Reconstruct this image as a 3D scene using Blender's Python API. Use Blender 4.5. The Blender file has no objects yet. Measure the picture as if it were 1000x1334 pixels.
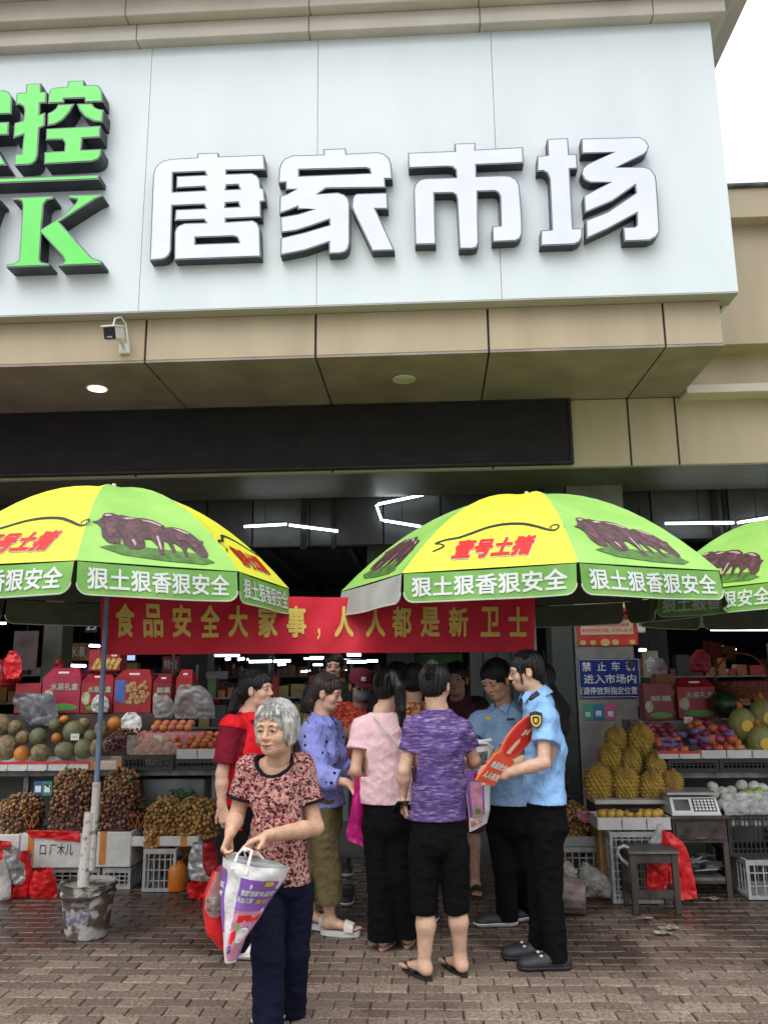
import bpy, bmesh, math, random
import numpy as np
from mathutils import Vector, Matrix, noise as mnoise
random.seed(7)
S = bpy.context.scene
C = S.collection
R = math.radians
PI = math.pi
# ------------------------------------------------------------------ camera
CH = 1.48; CF = 1076.5; CPI = R(11.815); CYA = R(2.836); CRO = R(-0.6055)
cam = bpy.data.cameras.new('camera'); cam.sensor_fit = 'VERTICAL'; cam.sensor_height = 36.0
cam.lens = CF / 1334 * 36.0; cam.clip_start = 0.05; cam.clip_end = 600
co = bpy.data.objects.new('camera', cam); C.objects.link(co)
_fw = Vector((-math.sin(CYA) * math.cos(CPI), math.cos(CYA) * math.cos(CPI), math.sin(CPI)))
_rt = Vector((math.cos(CYA), math.sin(CYA), 0)); _up = _rt.cross(_fw)
_c, _s = math.cos(CRO), math.sin(CRO)
_r2 = _rt * _c + _up * _s; _u2 = -_rt * _s + _up * _c
co.matrix_world = Matrix(((_r2.x, _u2.x, -_fw.x, 0), (_r2.y, _u2.y, -_fw.y, 0), (_r2.z, _u2.z, -_fw.z, CH), (0, 0, 0, 1)))
S.camera = co
# ------------------------------------------------------------------ world, sun, exposure
SUN_EL = R(52); SUN_AZ = R(205)      # azimuth measured clockwise from +Y (behind the viewer, a little left)
w = bpy.data.worlds.new("World"); S.world = w; w.use_nodes = True
nt = w.node_tree; nt.nodes.clear()
sky = nt.nodes.new('ShaderNodeTexSky'); sky.sky_type = 'NISHITA'; sky.sun_disc = False
sky.sun_elevation = SUN_EL; sky.sun_rotation = SUN_AZ; sky.air_density = 1.0; sky.dust_density = 6.0; sky.ozone_density = 1.0
hs = nt.nodes.new('ShaderNodeHueSaturation'); hs.inputs['Saturation'].default_value = 0.22
bg = nt.nodes.new('ShaderNodeBackground'); bg.inputs['Strength'].default_value = 0.15
wo = nt.nodes.new('ShaderNodeOutputWorld')
mxs = nt.nodes.new('ShaderNodeMix'); mxs.data_type = 'RGBA'; mxs.inputs['Factor'].default_value = .6; mxs.inputs['B'].default_value = (14.5, 14.9, 15.6, 1)   # even cloud cover
nt.links.new(sky.outputs[0], hs.inputs['Color']); nt.links.new(hs.outputs[0], mxs.inputs['A']); 
# overcast luminance falls off from zenith to horizon, (1 + 2 sin h) / 3, all round
tcw = nt.nodes.new('ShaderNodeTexCoord'); sxw = nt.nodes.new('ShaderNodeSeparateXYZ'); mrw = nt.nodes.new('ShaderNodeMapRange'); mlw = nt.nodes.new('ShaderNodeMix'); mlw.data_type = 'RGBA'; mlw.blend_type = 'MULTIPLY'; mlw.inputs['Factor'].default_value = 1
mrw.inputs['From Min'].default_value = 0; mrw.inputs['From Max'].default_value = 1; mrw.inputs['To Min'].default_value = .5; mrw.inputs['To Max'].default_value = 1.5
nt.links.new(tcw.outputs['Generated'], sxw.inputs[0]); nt.links.new(sxw.outputs['Z'], mrw.inputs['Value']); nt.links.new(mxs.outputs['Result'], mlw.inputs['A']); nt.links.new(mrw.outputs[0], mlw.inputs['B']); nt.links.new(mlw.outputs['Result'], bg.inputs[0]); nt.links.new(bg.outputs[0], wo.inputs[0])
sl = bpy.data.lights.new('sun', 'SUN'); sl.energy = 0.5; sl.angle = R(40); sl.color = (1, .97, .93)
so = bpy.data.objects.new('sun', sl); C.objects.link(so)
_sd = Vector((math.sin(SUN_AZ) * math.cos(SUN_EL), math.cos(SUN_AZ) * math.cos(SUN_EL), math.sin(SUN_EL)))
so.rotation_euler = _sd.to_track_quat('Z', 'Y').to_euler()
S.view_settings.view_transform = 'Standard'; S.view_settings.look = 'None'
S.view_settings.exposure = -0.1; S.view_settings.gamma = 1.0; S.view_settings.use_curve_mapping = False
S.render.engine = 'CYCLES'
S.cycles.max_bounces = 6; S.cycles.diffuse_bounces = 4; S.cycles.transparent_max_bounces = 12
# ------------------------------------------------------------------ pixel helpers (photo pixels to points on a plane)
def ray(px, py):
    return _r2 * ((px - 500) / CF) + _u2 * (-(py - 667) / CF) + _fw
def P(px, py, Y):
    r = ray(px, py); return Vector((0, 0, CH)) + r * (Y / r.y)
def G(px, py, z=0.0):
    r = ray(px, py); return Vector((0, 0, CH)) + r * ((z - CH) / r.z)
# ------------------------------------------------------------------ materials
MATS = {}
def mat(name, col, rough=.7, var=.12, scale=6., bump=0., bscale=None, metal=0., spec=.5, col2=None, detail=4., coat=0., trans=0.,
        emit=None, estr=0., stretch=None, sss=0., alpha=1., contrast=None):
    if name in MATS: return MATS[name]
    m = bpy.data.materials.new(name); m.use_nodes = True; MATS[name] = m
    t = m.node_tree; b = t.nodes['Principled BSDF']
    b.inputs['Roughness'].default_value = rough; b.inputs['Metallic'].default_value = metal
    b.inputs['Specular IOR Level'].default_value = spec
    if coat: b.inputs['Coat Weight'].default_value = coat; b.inputs['Coat Roughness'].default_value = .15
    if trans: b.inputs['Transmission Weight'].default_value = trans
    if sss: b.inputs['Subsurface Weight'].default_value = sss; b.inputs['Subsurface Radius'].default_value = (.012, .005, .003); b.inputs['Subsurface Scale'].default_value = 1
    if alpha < 1: b.inputs['Alpha'].default_value = alpha
    tc = t.nodes.new('ShaderNodeTexCoord'); mp = t.nodes.new('ShaderNodeMapping'); t.links.new(tc.outputs['Object'], mp.inputs[0])
    if stretch: mp.inputs['Scale'].default_value = stretch
    n = t.nodes.new('ShaderNodeTexNoise'); n.inputs['Scale'].default_value = scale; n.inputs['Detail'].default_value = detail
    t.links.new(mp.outputs[0], n.inputs['Vector'])
    c = tuple(col); c2 = tuple(col2) if col2 else tuple(max(0, x * (1 - var * 2.2)) for x in c)
    c1 = c if col2 else tuple(min(1, x * (1 + var)) for x in c)
    rp = t.nodes.new('ShaderNodeValToRGB'); e = rp.color_ramp.elements
    lo, hi = contrast if contrast else (.3, .7)
    e[0].position = lo; e[1].position = hi; e[0].color = (*c2, 1); e[1].color = (*c1, 1)
    t.links.new(n.outputs['Fac'], rp.inputs[0]); t.links.new(rp.outputs[0], b.inputs['Base Color'])
    if bump:
        n2 = t.nodes.new('ShaderNodeTexNoise'); n2.inputs['Scale'].default_value = bscale or scale * 4; n2.inputs['Detail'].default_value = 6
        t.links.new(mp.outputs[0], n2.inputs['Vector'])
        bp = t.nodes.new('ShaderNodeBump'); bp.inputs['Strength'].default_value = min(1, bump); bp.inputs['Distance'].default_value = .01 * max(1, bump)
        t.links.new(n2.outputs['Fac'], bp.inputs['Height']); t.links.new(bp.outputs[0], b.inputs['Normal'])
    if emit: b.inputs['Emission Color'].default_value = (*emit, 1); b.inputs['Emission Strength'].default_value = estr
    return m
# ------------------------------------------------------------------ object helpers
def thing(name, label, cat, loc=(0, 0, 0), rotz=0., group=None):
    o = bpy.data.objects.new(name, None); C.objects.link(o); o.empty_display_size = .1
    o.location = loc; o.rotation_euler = (0, 0, rotz); o['label'] = label; o['category'] = cat
    if group: o['group'] = group
    return o
def tag(o, label=None, cat=None, group=None, kind=None):
    if label: o['label'] = label
    if cat: o['category'] = cat
    if group: o['group'] = group
    if kind: o['kind'] = kind
    return o
class MB:
    """collects polygons, linked as ONE mesh object"""
    def __init__(s): s.v = []; s.f = []; s.m = []; s.mi = 0
    def add(s, vs, fs):
        k = len(s.v); s.v += [tuple(v) for v in vs]; s.f += [tuple(i + k for i in f) for f in fs]; s.m += [s.mi] * len(fs); return s
    def box(s, x0, y0, z0, x1, y1, z1, ch=0., M=None):
        if ch <= 0:
            vs = [(x0, y0, z0), (x1, y0, z0), (x1, y1, z0), (x0, y1, z0), (x0, y0, z1), (x1, y0, z1), (x1, y1, z1), (x0, y1, z1)]
            fs = [(0, 3, 2, 1), (4, 5, 6, 7), (0, 1, 5, 4), (1, 2, 6, 5), (2, 3, 7, 6), (3, 0, 4, 7)]
        else:
            bm = bmesh.new(); bmesh.ops.create_cube(bm, size=1)
            for v in bm.verts: v.co = Vector(((x0 + x1) / 2 + v.co.x * (x1 - x0), (y0 + y1) / 2 + v.co.y * (y1 - y0), (z0 + z1) / 2 + v.co.z * (z1 - z0)))
            bmesh.ops.bevel(bm, geom=bm.edges[:], offset=ch, segments=1, affect='EDGES')
            bm.verts.index_update(); vs = [tuple(v.co) for v in bm.verts]; fs = [tuple(v.index for v in f.verts) for f in bm.faces]; bm.free()
        if M is not None: vs = [tuple(M @ Vector(v)) for v in vs]
        return s.add(vs, fs)
    def tube(s, pts, r, n=8, caps=True, ry=None, up=None):
        pts = [Vector(p) for p in pts]; m = len(pts)
        rr = r if isinstance(r, (list, tuple)) else [r] * m
        vs = []; prev = None
        for i, p in enumerate(pts):
            d = (pts[min(i + 1, m - 1)] - pts[max(i - 1, 0)]).normalized()
            if prev is None:
                a = Vector(up) if up else (Vector((0, 0, 1)) if abs(d.z) < .9 else Vector((1, 0, 0)))
            else: a = prev
            x = d.cross(a)
            if x.length < 1e-6: x = d.cross(Vector((.3, 1, .2)))
            x.normalize(); y = x.cross(d).normalized(); prev = y
            for k in range(n):
                t = 2 * PI * k / n; vs.append(p + x * (math.cos(t) * rr[i]) + y * (math.sin(t) * (ry if ry else rr[i])))
        fs = []
        for i in range(m - 1):
            for k in range(n): fs.append((i * n + k, i * n + (k + 1) % n, (i + 1) * n + (k + 1) % n, (i + 1) * n + k))
        if caps: fs.append(tuple(range(n - 1, -1, -1))); fs.append(tuple((m - 1) * n + k for k in range(n)))
        return s.add(vs, fs)
    def cyl(s, x, y, z0, z1, r, r1=None, n=16): return s.tube([(x, y, z0), (x, y, z1)], [r, r1 if r1 is not None else r], n)
    def lathe(s, prof, n=16, x=0, y=0, jit=None):
        vs = []; m = len(prof)
        for i, (r, z) in enumerate(prof):
            for k in range(n):
                t = 2 * PI * k / n; q = r * (1 + (jit(t, z) if jit else 0)); vs.append((x + q * math.cos(t), y + q * math.sin(t), z))
        fs = []
        for i in range(m - 1):
            for k in range(n): fs.append((i * n + k, i * n + (k + 1) % n, (i + 1) * n + (k + 1) % n, (i + 1) * n + k))
        fs.append(tuple(range(n - 1, -1, -1))); fs.append(tuple((m - 1) * n + k for k in range(n)))
        return s.add(vs, fs)
    def ell(s, c, r, nu=12, nv=8, M=None, fn=None):
        vs = []; c = Vector(c)
        for j in range(1, nv):
            a = PI * j / nv
            for i in range(nu):
                b = 2 * PI * i / nu; d = Vector((math.sin(a) * math.cos(b), math.sin(a) * math.sin(b), math.cos(a)))
                q = fn(d) if fn else 1.; vs.append(Vector((d.x * r[0], d.y * r[1], d.z * r[2])) * q)
        t = Vector((0, 0, r[2])) * (fn(Vector((0, 0, 1))) if fn else 1); bt = Vector((0, 0, -r[2])) * (fn(Vector((0, 0, -1))) if fn else 1)
        vs += [t, bt]; T = len(vs) - 2; B = T + 1; fs = []
        for j in range(nv - 2):
            for i in range(nu): fs.append((j * nu + i, (j + 1) * nu + i, (j + 1) * nu + (i + 1) % nu, j * nu + (i + 1) % nu))
        for i in range(nu): fs.append((T, i, (i + 1) % nu)); fs.append((B, (nv - 2) * nu + (i + 1) % nu, (nv - 2) * nu + i))
        if M is not None: vs = [M @ v for v in vs]
        return s.add([v + c for v in vs], fs)
    def poly(s, pts): k = list(range(len(pts))); return s.add(pts, [tuple(k)])
    def build(s, name, mats, parent=None, label=None, smooth=False, world=True, kind=None):
        me = bpy.data.meshes.new(name)
        off = Vector((0, 0, 0))
        vs = s.v
        if parent is not None and world:
            Mi = (Matrix.Translation(WLOC(parent)) @ Matrix.Rotation(WROT(parent), 4, 'Z')).inverted()
            vs = [tuple(Mi @ Vector(v)) for v in vs]
        me.from_pydata(vs, [], s.f)
        if not isinstance(mats, (list, tuple)): mats = [mats]
        for m in mats: me.materials.append(m)
        me.polygons.foreach_set('material_index', s.m)
        if smooth: me.polygons.foreach_set('use_smooth', [True] * len(s.f))
        me.update()
        o = bpy.data.objects.new(name, me); C.objects.link(o)
        if parent is not None: o.parent = parent
        if label: o['label'] = label
        if kind: o['kind'] = kind
        return o
def WLOC(p):
    l = Vector(p.location); q = p.parent
    while q is not None:
        l = Matrix.Rotation(q.rotation_euler.z, 4, 'Z') @ l + Vector(q.location); q = q.parent
    return l
def WROT(p):
    a = p.rotation_euler.z; q = p.parent
    while q is not None: a += q.rotation_euler.z; q = q.parent
    return a
KIDS = {}
def copy_tree(o, kids, parent=None):
    c = o.copy(); C.objects.link(c); c.parent = parent
    for ch in kids.get(o.name, []): copy_tree(ch, kids, c)
    return c
def kidmap():
    d = {}
    for o in bpy.data.objects:
        if o.parent: d.setdefault(o.parent.name, []).append(o)
    return d
def bmdata(bm):
    bm.verts.index_update(); return [tuple(v.co) for v in bm.verts], [tuple(v.index for v in f.verts) for f in bm.faces]
def prism(outer, holes, y0, y1, conv):
    """extruded flat shape: outlines in 2-D mapped by conv(x, y, depth); returns (face polygons, side polygons) data"""
    cu = bpy.data.curves.new('t', 'CURVE'); cu.dimensions = '2D'; cu.fill_mode = 'BOTH'
    for pl in [outer] + list(holes):
        sp = cu.splines.new('POLY'); sp.points.add(len(pl) - 1); sp.use_cyclic_u = True
        for i, (x, y) in enumerate(pl): sp.points[i].co = (x, y, 0, 1)
    o = bpy.data.objects.new('t', cu); me = bpy.data.meshes.new_from_object(o)
    vs = [v.co.copy() for v in me.vertices]; fs = [tuple(p.vertices) for p in me.polygons]
    bpy.data.objects.remove(o); bpy.data.curves.remove(cu); bpy.data.meshes.remove(me)
    return vs, fs
_TX = {}
def text2d(s, size=1., off=0., sx=1., res=3, shear=0., space=1.):
    k = (s, size, off, sx, res, shear, space)
    if k in _TX: return _TX[k]
    cu = bpy.data.curves.new('t', 'FONT'); cu.body = s; cu.size = size; cu.offset = off; cu.align_x = 'CENTER'; cu.align_y = 'CENTER'
    cu.resolution_u = res; cu.shear = shear; cu.fill_mode = 'FRONT'; cu.space_character = space
    o = bpy.data.objects.new('t', cu); me = bpy.data.meshes.new_from_object(o)
    vs = [(v.co.x * sx, v.co.y) for v in me.vertices]; fs = [tuple(p.vertices) for p in me.polygons]
    bpy.data.objects.remove(o); bpy.data.curves.remove(cu); bpy.data.meshes.remove(me)
    _TX[k] = (vs, fs); return vs, fs
def fit_text(s, x0, x1, y0, y1, off=0., res=3, shear=0., space=1., hoff=None):
    """text scaled to fill the rectangle; off thickens the strokes with shifted layers (third coordinate = layer lift)"""
    vs, fs = text2d(s, 1., 0., 1., res, shear, space)
    if not vs: return [], []
    ax = min(v[0] for v in vs); bx = max(v[0] for v in vs); ay = min(v[1] for v in vs); by = max(v[1] for v in vs)
    kx, ky = (x1 - x0) / (bx - ax + 2 * off), (y1 - y0) / (by - ay + 2 * off); V, F = [], []
    for k, (dx, dy) in enumerate([(0, 0), (1, .9), (-1, -1), (1, -1), (-1, 1)] if off else [(0, 0)]):
        n = len(V); V += [(x0 + (v[0] - ax + off + dx * off) * kx, y0 + (v[1] - ay + off + dy * off) * ky, k * .0005) for v in vs]; F += [tuple(i + n for i in f) for f in fs]
    return V, F
def refine(vs, fs, L):
    """subdivide a flat mesh until edges are shorter than L"""
    bm = bmesh.new(); bv = [bm.verts.new((v[0], v[1], v[2] if len(v) > 2 else 0)) for v in vs]
    for f in fs:
        try: bm.faces.new([bv[i] for i in f])
        except ValueError: pass
    bmesh.ops.triangulate(bm, faces=bm.faces[:])
    for _ in range(5):
        ed = [e for e in bm.edges if e.calc_length() > L]
        if not ed: break
        bmesh.ops.subdivide_edges(bm, edges=ed, cuts=1); bmesh.ops.triangulate(bm, faces=[f for f in bm.faces if len(f.verts) > 3])
    v, f = bmdata(bm); bm.free(); return v, f
# ================================================================== GROUND
def brick_material():
    m = bpy.data.materials.new('paving_brick'); m.use_nodes = True; t = m.node_tree; b = t.nodes['Principled BSDF']; N = t.nodes.new; K = t.links.new
    g = N('ShaderNodeNewGeometry'); oi = N('ShaderNodeObjectInfo')
    ad = N('ShaderNodeMath'); ad.operation = 'ADD'; K(g.outputs['Random Per Island'], ad.inputs[0]); K(oi.outputs['Random'], ad.inputs[1])
    fr = N('ShaderNodeMath'); fr.operation = 'FRACT'; K(ad.outputs[0], fr.inputs[0])
    rp = N('ShaderNodeValToRGB'); K(fr.outputs[0], rp.inputs[0])
    e = rp.color_ramp.elements; e[0].color = (.155, .118, .094, 1); e[1].color = (.275, .215, .172, 1)
    e2 = rp.color_ramp.elements.new(.55); e2.color = (.195, .15, .122, 1)
    n = N('ShaderNodeTexNoise'); n.inputs['Scale'].default_value = 55; n.inputs['Detail'].default_value = 8; n.inputs['Roughness'].default_value = .75; K(g.outputs['Position'], n.inputs['Vector'])
    cr = N('ShaderNodeValToRGB'); cr.color_ramp.elements[0].position = .36; cr.color_ramp.elements[1].position = .62
    cr.color_ramp.elements[0].color = (.3, .27, .25, 1); cr.color_ramp.elements[1].color = (1.45, 1.4, 1.35, 1); K(n.outputs['Fac'], cr.inputs[0])
    mx = N('ShaderNodeMix'); mx.data_type = 'RGBA'; mx.blend_type = 'MULTIPLY'; mx.inputs['Factor'].default_value = 1; K(rp.outputs[0], mx.inputs['A']); K(cr.outputs[0], mx.inputs['B'])
    # damp stains that soak the paving
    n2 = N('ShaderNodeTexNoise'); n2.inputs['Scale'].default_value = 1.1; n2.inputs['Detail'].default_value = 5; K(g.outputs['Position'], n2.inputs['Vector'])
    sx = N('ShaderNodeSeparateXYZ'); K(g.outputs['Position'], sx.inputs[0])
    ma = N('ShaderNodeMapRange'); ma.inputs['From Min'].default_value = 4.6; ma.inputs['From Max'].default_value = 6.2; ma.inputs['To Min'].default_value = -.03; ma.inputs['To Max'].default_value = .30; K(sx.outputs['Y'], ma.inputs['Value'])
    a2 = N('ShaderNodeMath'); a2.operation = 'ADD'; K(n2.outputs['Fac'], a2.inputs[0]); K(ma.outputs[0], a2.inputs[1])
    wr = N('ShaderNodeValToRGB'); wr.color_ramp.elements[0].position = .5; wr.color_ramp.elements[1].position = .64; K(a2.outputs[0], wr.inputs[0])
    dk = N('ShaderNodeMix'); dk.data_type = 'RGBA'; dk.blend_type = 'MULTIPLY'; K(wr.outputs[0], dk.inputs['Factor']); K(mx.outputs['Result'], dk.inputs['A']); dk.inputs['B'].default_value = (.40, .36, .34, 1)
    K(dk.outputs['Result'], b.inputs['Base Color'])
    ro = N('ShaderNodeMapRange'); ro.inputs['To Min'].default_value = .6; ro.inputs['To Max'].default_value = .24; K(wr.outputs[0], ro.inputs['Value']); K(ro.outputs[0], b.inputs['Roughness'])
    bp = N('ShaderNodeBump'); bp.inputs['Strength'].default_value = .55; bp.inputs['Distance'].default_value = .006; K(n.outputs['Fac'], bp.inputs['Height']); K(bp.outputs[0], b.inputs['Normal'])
    return m
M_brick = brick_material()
m_joint = mat('damp_joint_sand', (.035, .028, .023), .6, .3, 9, .6)
g = MB(); g.poly([(-150, -120, -.016), (150, -120, -.016), (150, 150, -.016), (-150, 150, -.016)])
ground = g.build('ground', mat('wet_asphalt_ground', (.2, .19, .18), .6, .2, 2, .4)); tag(ground, kind='structure')
pav = MB(); pav.poly([(-6.4, 1.4, -.009), (6.4, 1.4, -.009), (6.4, 7.72, -.009), (-6.4, 7.72, -.009)])
pavement = pav.build('pavement', m_joint); tag(pavement, kind='structure')
def brick_data(L, W, cx=0, cy=0, dz=0, tx=0, ty=0, c=.0045, yaw=0):
    vs = []
    for (z, k) in ((-.012, 0), (-.005, 0), (0, c)):
        for sx_, sy_ in ((-1, -1), (1, -1), (1, 1), (-1, 1)):
            x = sx_ * (L / 2 - k); y = sy_ * (W / 2 - k); xr = x * math.cos(yaw) - y * math.sin(yaw); yr = x * math.sin(yaw) + y * math.cos(yaw)
            vs.append((cx + xr, cy + yr, z + dz + tx * x + ty * y))
    fs = [(8, 9, 10, 11)]
    for r in (0, 4):
        for k in range(4): fs.append((r + k, r + (k + 1) % 4, r + 4 + (k + 1) % 4, r + 4 + k))
    return vs, fs
BL, BW, GP = .168, .101, .0055
cells = []
row = 0; y = 1.6
while y < 7.66:
    off = (BL + GP) / 2 * (row % 2); x = -6.2 + off
    while x < 6.2:
        cells.append((x, y)); x += BL + GP
    y += BW + GP + .0015; row += 1
def seen(x, y):
    q = Vector((x, y, 0)) - Vector((0, 0, CH)); d = q.dot(_fw)
    if d < .1: return 0
    px = 500 + CF * q.dot(_r2) / d; py = 667 - CF * q.dot(_u2) / d
    return 1 if (-5 < px < 1005 and py < 1342) else 0
near = sorted([c for c in cells if seen(*c)], key=lambda c: c[0] ** 2 + c[1] ** 2)[:300]
ns = set(near)
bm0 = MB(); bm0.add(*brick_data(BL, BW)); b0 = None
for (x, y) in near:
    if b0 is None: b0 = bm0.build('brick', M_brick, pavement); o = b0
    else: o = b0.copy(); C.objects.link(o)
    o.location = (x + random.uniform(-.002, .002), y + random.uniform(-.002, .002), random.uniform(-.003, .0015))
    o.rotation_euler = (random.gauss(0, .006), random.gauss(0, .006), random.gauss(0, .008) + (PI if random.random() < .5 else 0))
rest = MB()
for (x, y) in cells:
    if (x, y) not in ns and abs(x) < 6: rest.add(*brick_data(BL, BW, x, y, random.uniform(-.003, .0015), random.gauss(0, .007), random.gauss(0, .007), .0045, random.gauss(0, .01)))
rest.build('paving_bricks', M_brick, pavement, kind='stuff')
# ================================================================== MARKET BUILDING
m_alu = mat('white_aluminium_panel', (.71, .785, .80), .42, .03, 2.6, .05, stretch=(1, 1, .3), col2=(.65, .725, .74), detail=8, contrast=(.25, .62))
m_beige = mat('beige_aluminium_panel', (.49, .405, .27), .5, .05, 3.5, .06, stretch=(1, 1, .22), col2=(.41, .33, .215), detail=7)
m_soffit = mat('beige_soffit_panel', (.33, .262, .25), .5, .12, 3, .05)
m_cornice = mat('grey_beige_cornice', (.60, .55, .47), .5, .06, 2, .05)
m_seam = mat('dark_silicone_seam', (.03, .035, .045), .6, .1)
m_seam2 = mat('pale_panel_joint', (.62, .67, .68), .6, .1)
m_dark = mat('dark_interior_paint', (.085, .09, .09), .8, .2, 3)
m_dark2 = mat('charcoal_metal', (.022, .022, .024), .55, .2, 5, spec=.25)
m_pillar = mat('grey_pillar_tile', (.2, .19, .18), .4, .15, 5, .1)
m_coping = mat('weathered_coping', (.13, .135, .13), .8, .3, 9, .4)
YW = 7.5; ZSOF = 4.114; YBAND = 6.29; YSIGN = 6.16; ZSB = 4.489; ZST = 6.975; XE = 2.512
bld = thing('market_building', 'two storey market hall with white fascia, beige panels and a dark open ground floor', 'market hall', (0, YW, 0))
def B(name, m, boxes, ch=0., parent=None, label=None, kind=None):
    q = MB()
    for b in boxes: q.box(*b, ch=ch)
    return q.build(name, m, parent or bld, label=label, kind=kind)
# white fascia sheets, one object per sheet with a fine open joint
xs = [-6.4]
for px in (190, 413, 646): xs.append((P(px - 6, 60, YSIGN).x + P(px + 7, 390, YSIGN).x) / 2)
xs += [XE - .002]
for i in range(len(xs) - 1):
    B('fascia_panel', m_alu, [(xs[i] + .0018, YSIGN, ZSB, xs[i + 1] - .0018, YSIGN + .03, ZST)], .0015)
B('fascia_return', m_alu, [(XE - .03, YSIGN + .031, ZSB, XE, 7.1, ZST)])
B('fascia_backing', m_seam2, [(-6.4, YSIGN + .031, ZSB + .02, XE - .04, YSIGN + .05, ZST)])
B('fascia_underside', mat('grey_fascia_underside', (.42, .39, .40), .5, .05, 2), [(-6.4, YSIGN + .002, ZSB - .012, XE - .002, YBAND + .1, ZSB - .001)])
# cornice over the fascia: three stepped courses cut in lengths
cy = [(ZST, ZST + .16, YSIGN - .10, XE + .10), (ZST + .162, ZST + .36, YSIGN - .20, XE + .20), (ZST + .362, ZST + .70, YSIGN - .42, XE + .42), (ZST + .702, ZST + .85, YSIGN - .50, XE + .5)]
for j, (z0, z1, yf, xe) in enumerate(cy):
    cuts = [-6.6, -4.75, P(178 + 6 * j, 40, yf).x - .15 * (j % 2), P(402, 40, yf).x, P(625, 30, yf).x, P(850, 10, yf).x, xe]
    for i in range(len(cuts) - 1): B('cornice_piece', m_cornice, [(cuts[i] + .003, yf, z0, cuts[i + 1] - .003, 7.2, z1)], .006)
# beige band under the fascia, one panel per length, dark open joints
XB = 2.41
bx = [-6.4] + [P(px, 440, YBAND).x for px in (190, 411, 636, 866)] + [XB]
for i in range(len(bx) - 1): B('band_panel', m_beige, [(bx[i] + (.009 if i else 0), YBAND, ZSOF, bx[i + 1] - .009, YBAND + .03, ZSB - .014)], .003)
B('band_backing', m_seam, [(-6.4, YBAND + .031, ZSOF + .003, XB - .02, YBAND + .05, ZSB - .014)])
B('band_return', m_beige, [(XB - .03, YBAND + .031, ZSOF, XB, YW, ZSB - .014)])
# soffit panels
sxb = [P(px, py, YW).x for px, py in ((245, 524), (433, 521), (626, 515))]
sf = [-6.4] + sxb
fr = [-6.4] + bx[1:4]
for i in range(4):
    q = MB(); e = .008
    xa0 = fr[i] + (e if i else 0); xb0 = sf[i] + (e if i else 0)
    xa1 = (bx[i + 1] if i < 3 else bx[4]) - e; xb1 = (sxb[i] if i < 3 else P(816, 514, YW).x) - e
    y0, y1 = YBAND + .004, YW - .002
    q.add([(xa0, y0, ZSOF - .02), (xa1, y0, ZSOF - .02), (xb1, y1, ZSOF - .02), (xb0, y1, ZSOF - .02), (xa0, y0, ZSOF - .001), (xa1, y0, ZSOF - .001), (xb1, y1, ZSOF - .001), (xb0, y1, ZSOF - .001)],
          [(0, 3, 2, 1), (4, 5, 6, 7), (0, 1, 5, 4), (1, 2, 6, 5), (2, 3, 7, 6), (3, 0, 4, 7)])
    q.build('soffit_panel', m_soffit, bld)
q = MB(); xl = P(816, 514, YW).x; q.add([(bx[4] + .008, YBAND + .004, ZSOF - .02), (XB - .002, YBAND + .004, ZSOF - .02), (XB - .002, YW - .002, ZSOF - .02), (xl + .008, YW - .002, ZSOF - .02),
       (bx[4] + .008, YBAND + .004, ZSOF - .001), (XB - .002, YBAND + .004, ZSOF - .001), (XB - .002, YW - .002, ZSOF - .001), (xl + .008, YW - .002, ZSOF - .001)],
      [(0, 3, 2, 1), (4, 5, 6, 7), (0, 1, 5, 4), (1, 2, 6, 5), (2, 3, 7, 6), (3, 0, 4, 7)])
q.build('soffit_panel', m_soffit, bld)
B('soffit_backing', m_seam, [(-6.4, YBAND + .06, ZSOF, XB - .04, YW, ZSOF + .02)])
# lintel over the opening
ZL = 3.44
lx = [-6.4] + [P(px, 560, YW).x for px in (180, 433, 640, 819, 881)] + [6.4]
for i in range(len(lx) - 1): B('lintel_panel', m_beige, [(lx[i] + .009, YW, ZL, lx[i + 1] - .009, YW + .03, ZSOF - .024)], .003)
B('lintel_backing', m_seam, [(-6.4, YW + .031, ZL + .002, 6.4, YW + .06, ZSOF + .3)])
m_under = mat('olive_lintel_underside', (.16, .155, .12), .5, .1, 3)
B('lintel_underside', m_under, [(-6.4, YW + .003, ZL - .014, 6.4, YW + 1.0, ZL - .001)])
# right hand wing stepping out above the lintel
z = lambda py, Y: P(970, py, Y).z
B('wing_ledge', m_cornice, [(XB + .003, 7.28, z(510, 7.28), 6.4, YW + .02, z(499, 7.28))], .004)
B('wing_band', m_beige, [(XB + .003, 7.3, z(499, 7.28) + .002, 6.4, YW + .02, z(459, 7.3))], .004)
zu = P(970, 448, 7.05).z
B('wing_wall', m_beige, [(XB + .005, 7.05, zu, 4.1, 7.6, z(285, 7.05)), (4.106, 7.05, zu, 6.4, 7.6, z(285, 7.05))], .004)
zc = P(970, 283, 6.9).z
B('wing_parapet', m_beige, [(XE + .005, 6.9, zc, 6.4, 7.6, P(970, 245, 6.9).z)], .004)
B('wing_coping', m_coping, [(XE + .005, 6.86, P(970, 245, 6.9).z + .002, 6.4, 7.6, P(970, 240, 6.86).z + .02)], .006)
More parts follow.
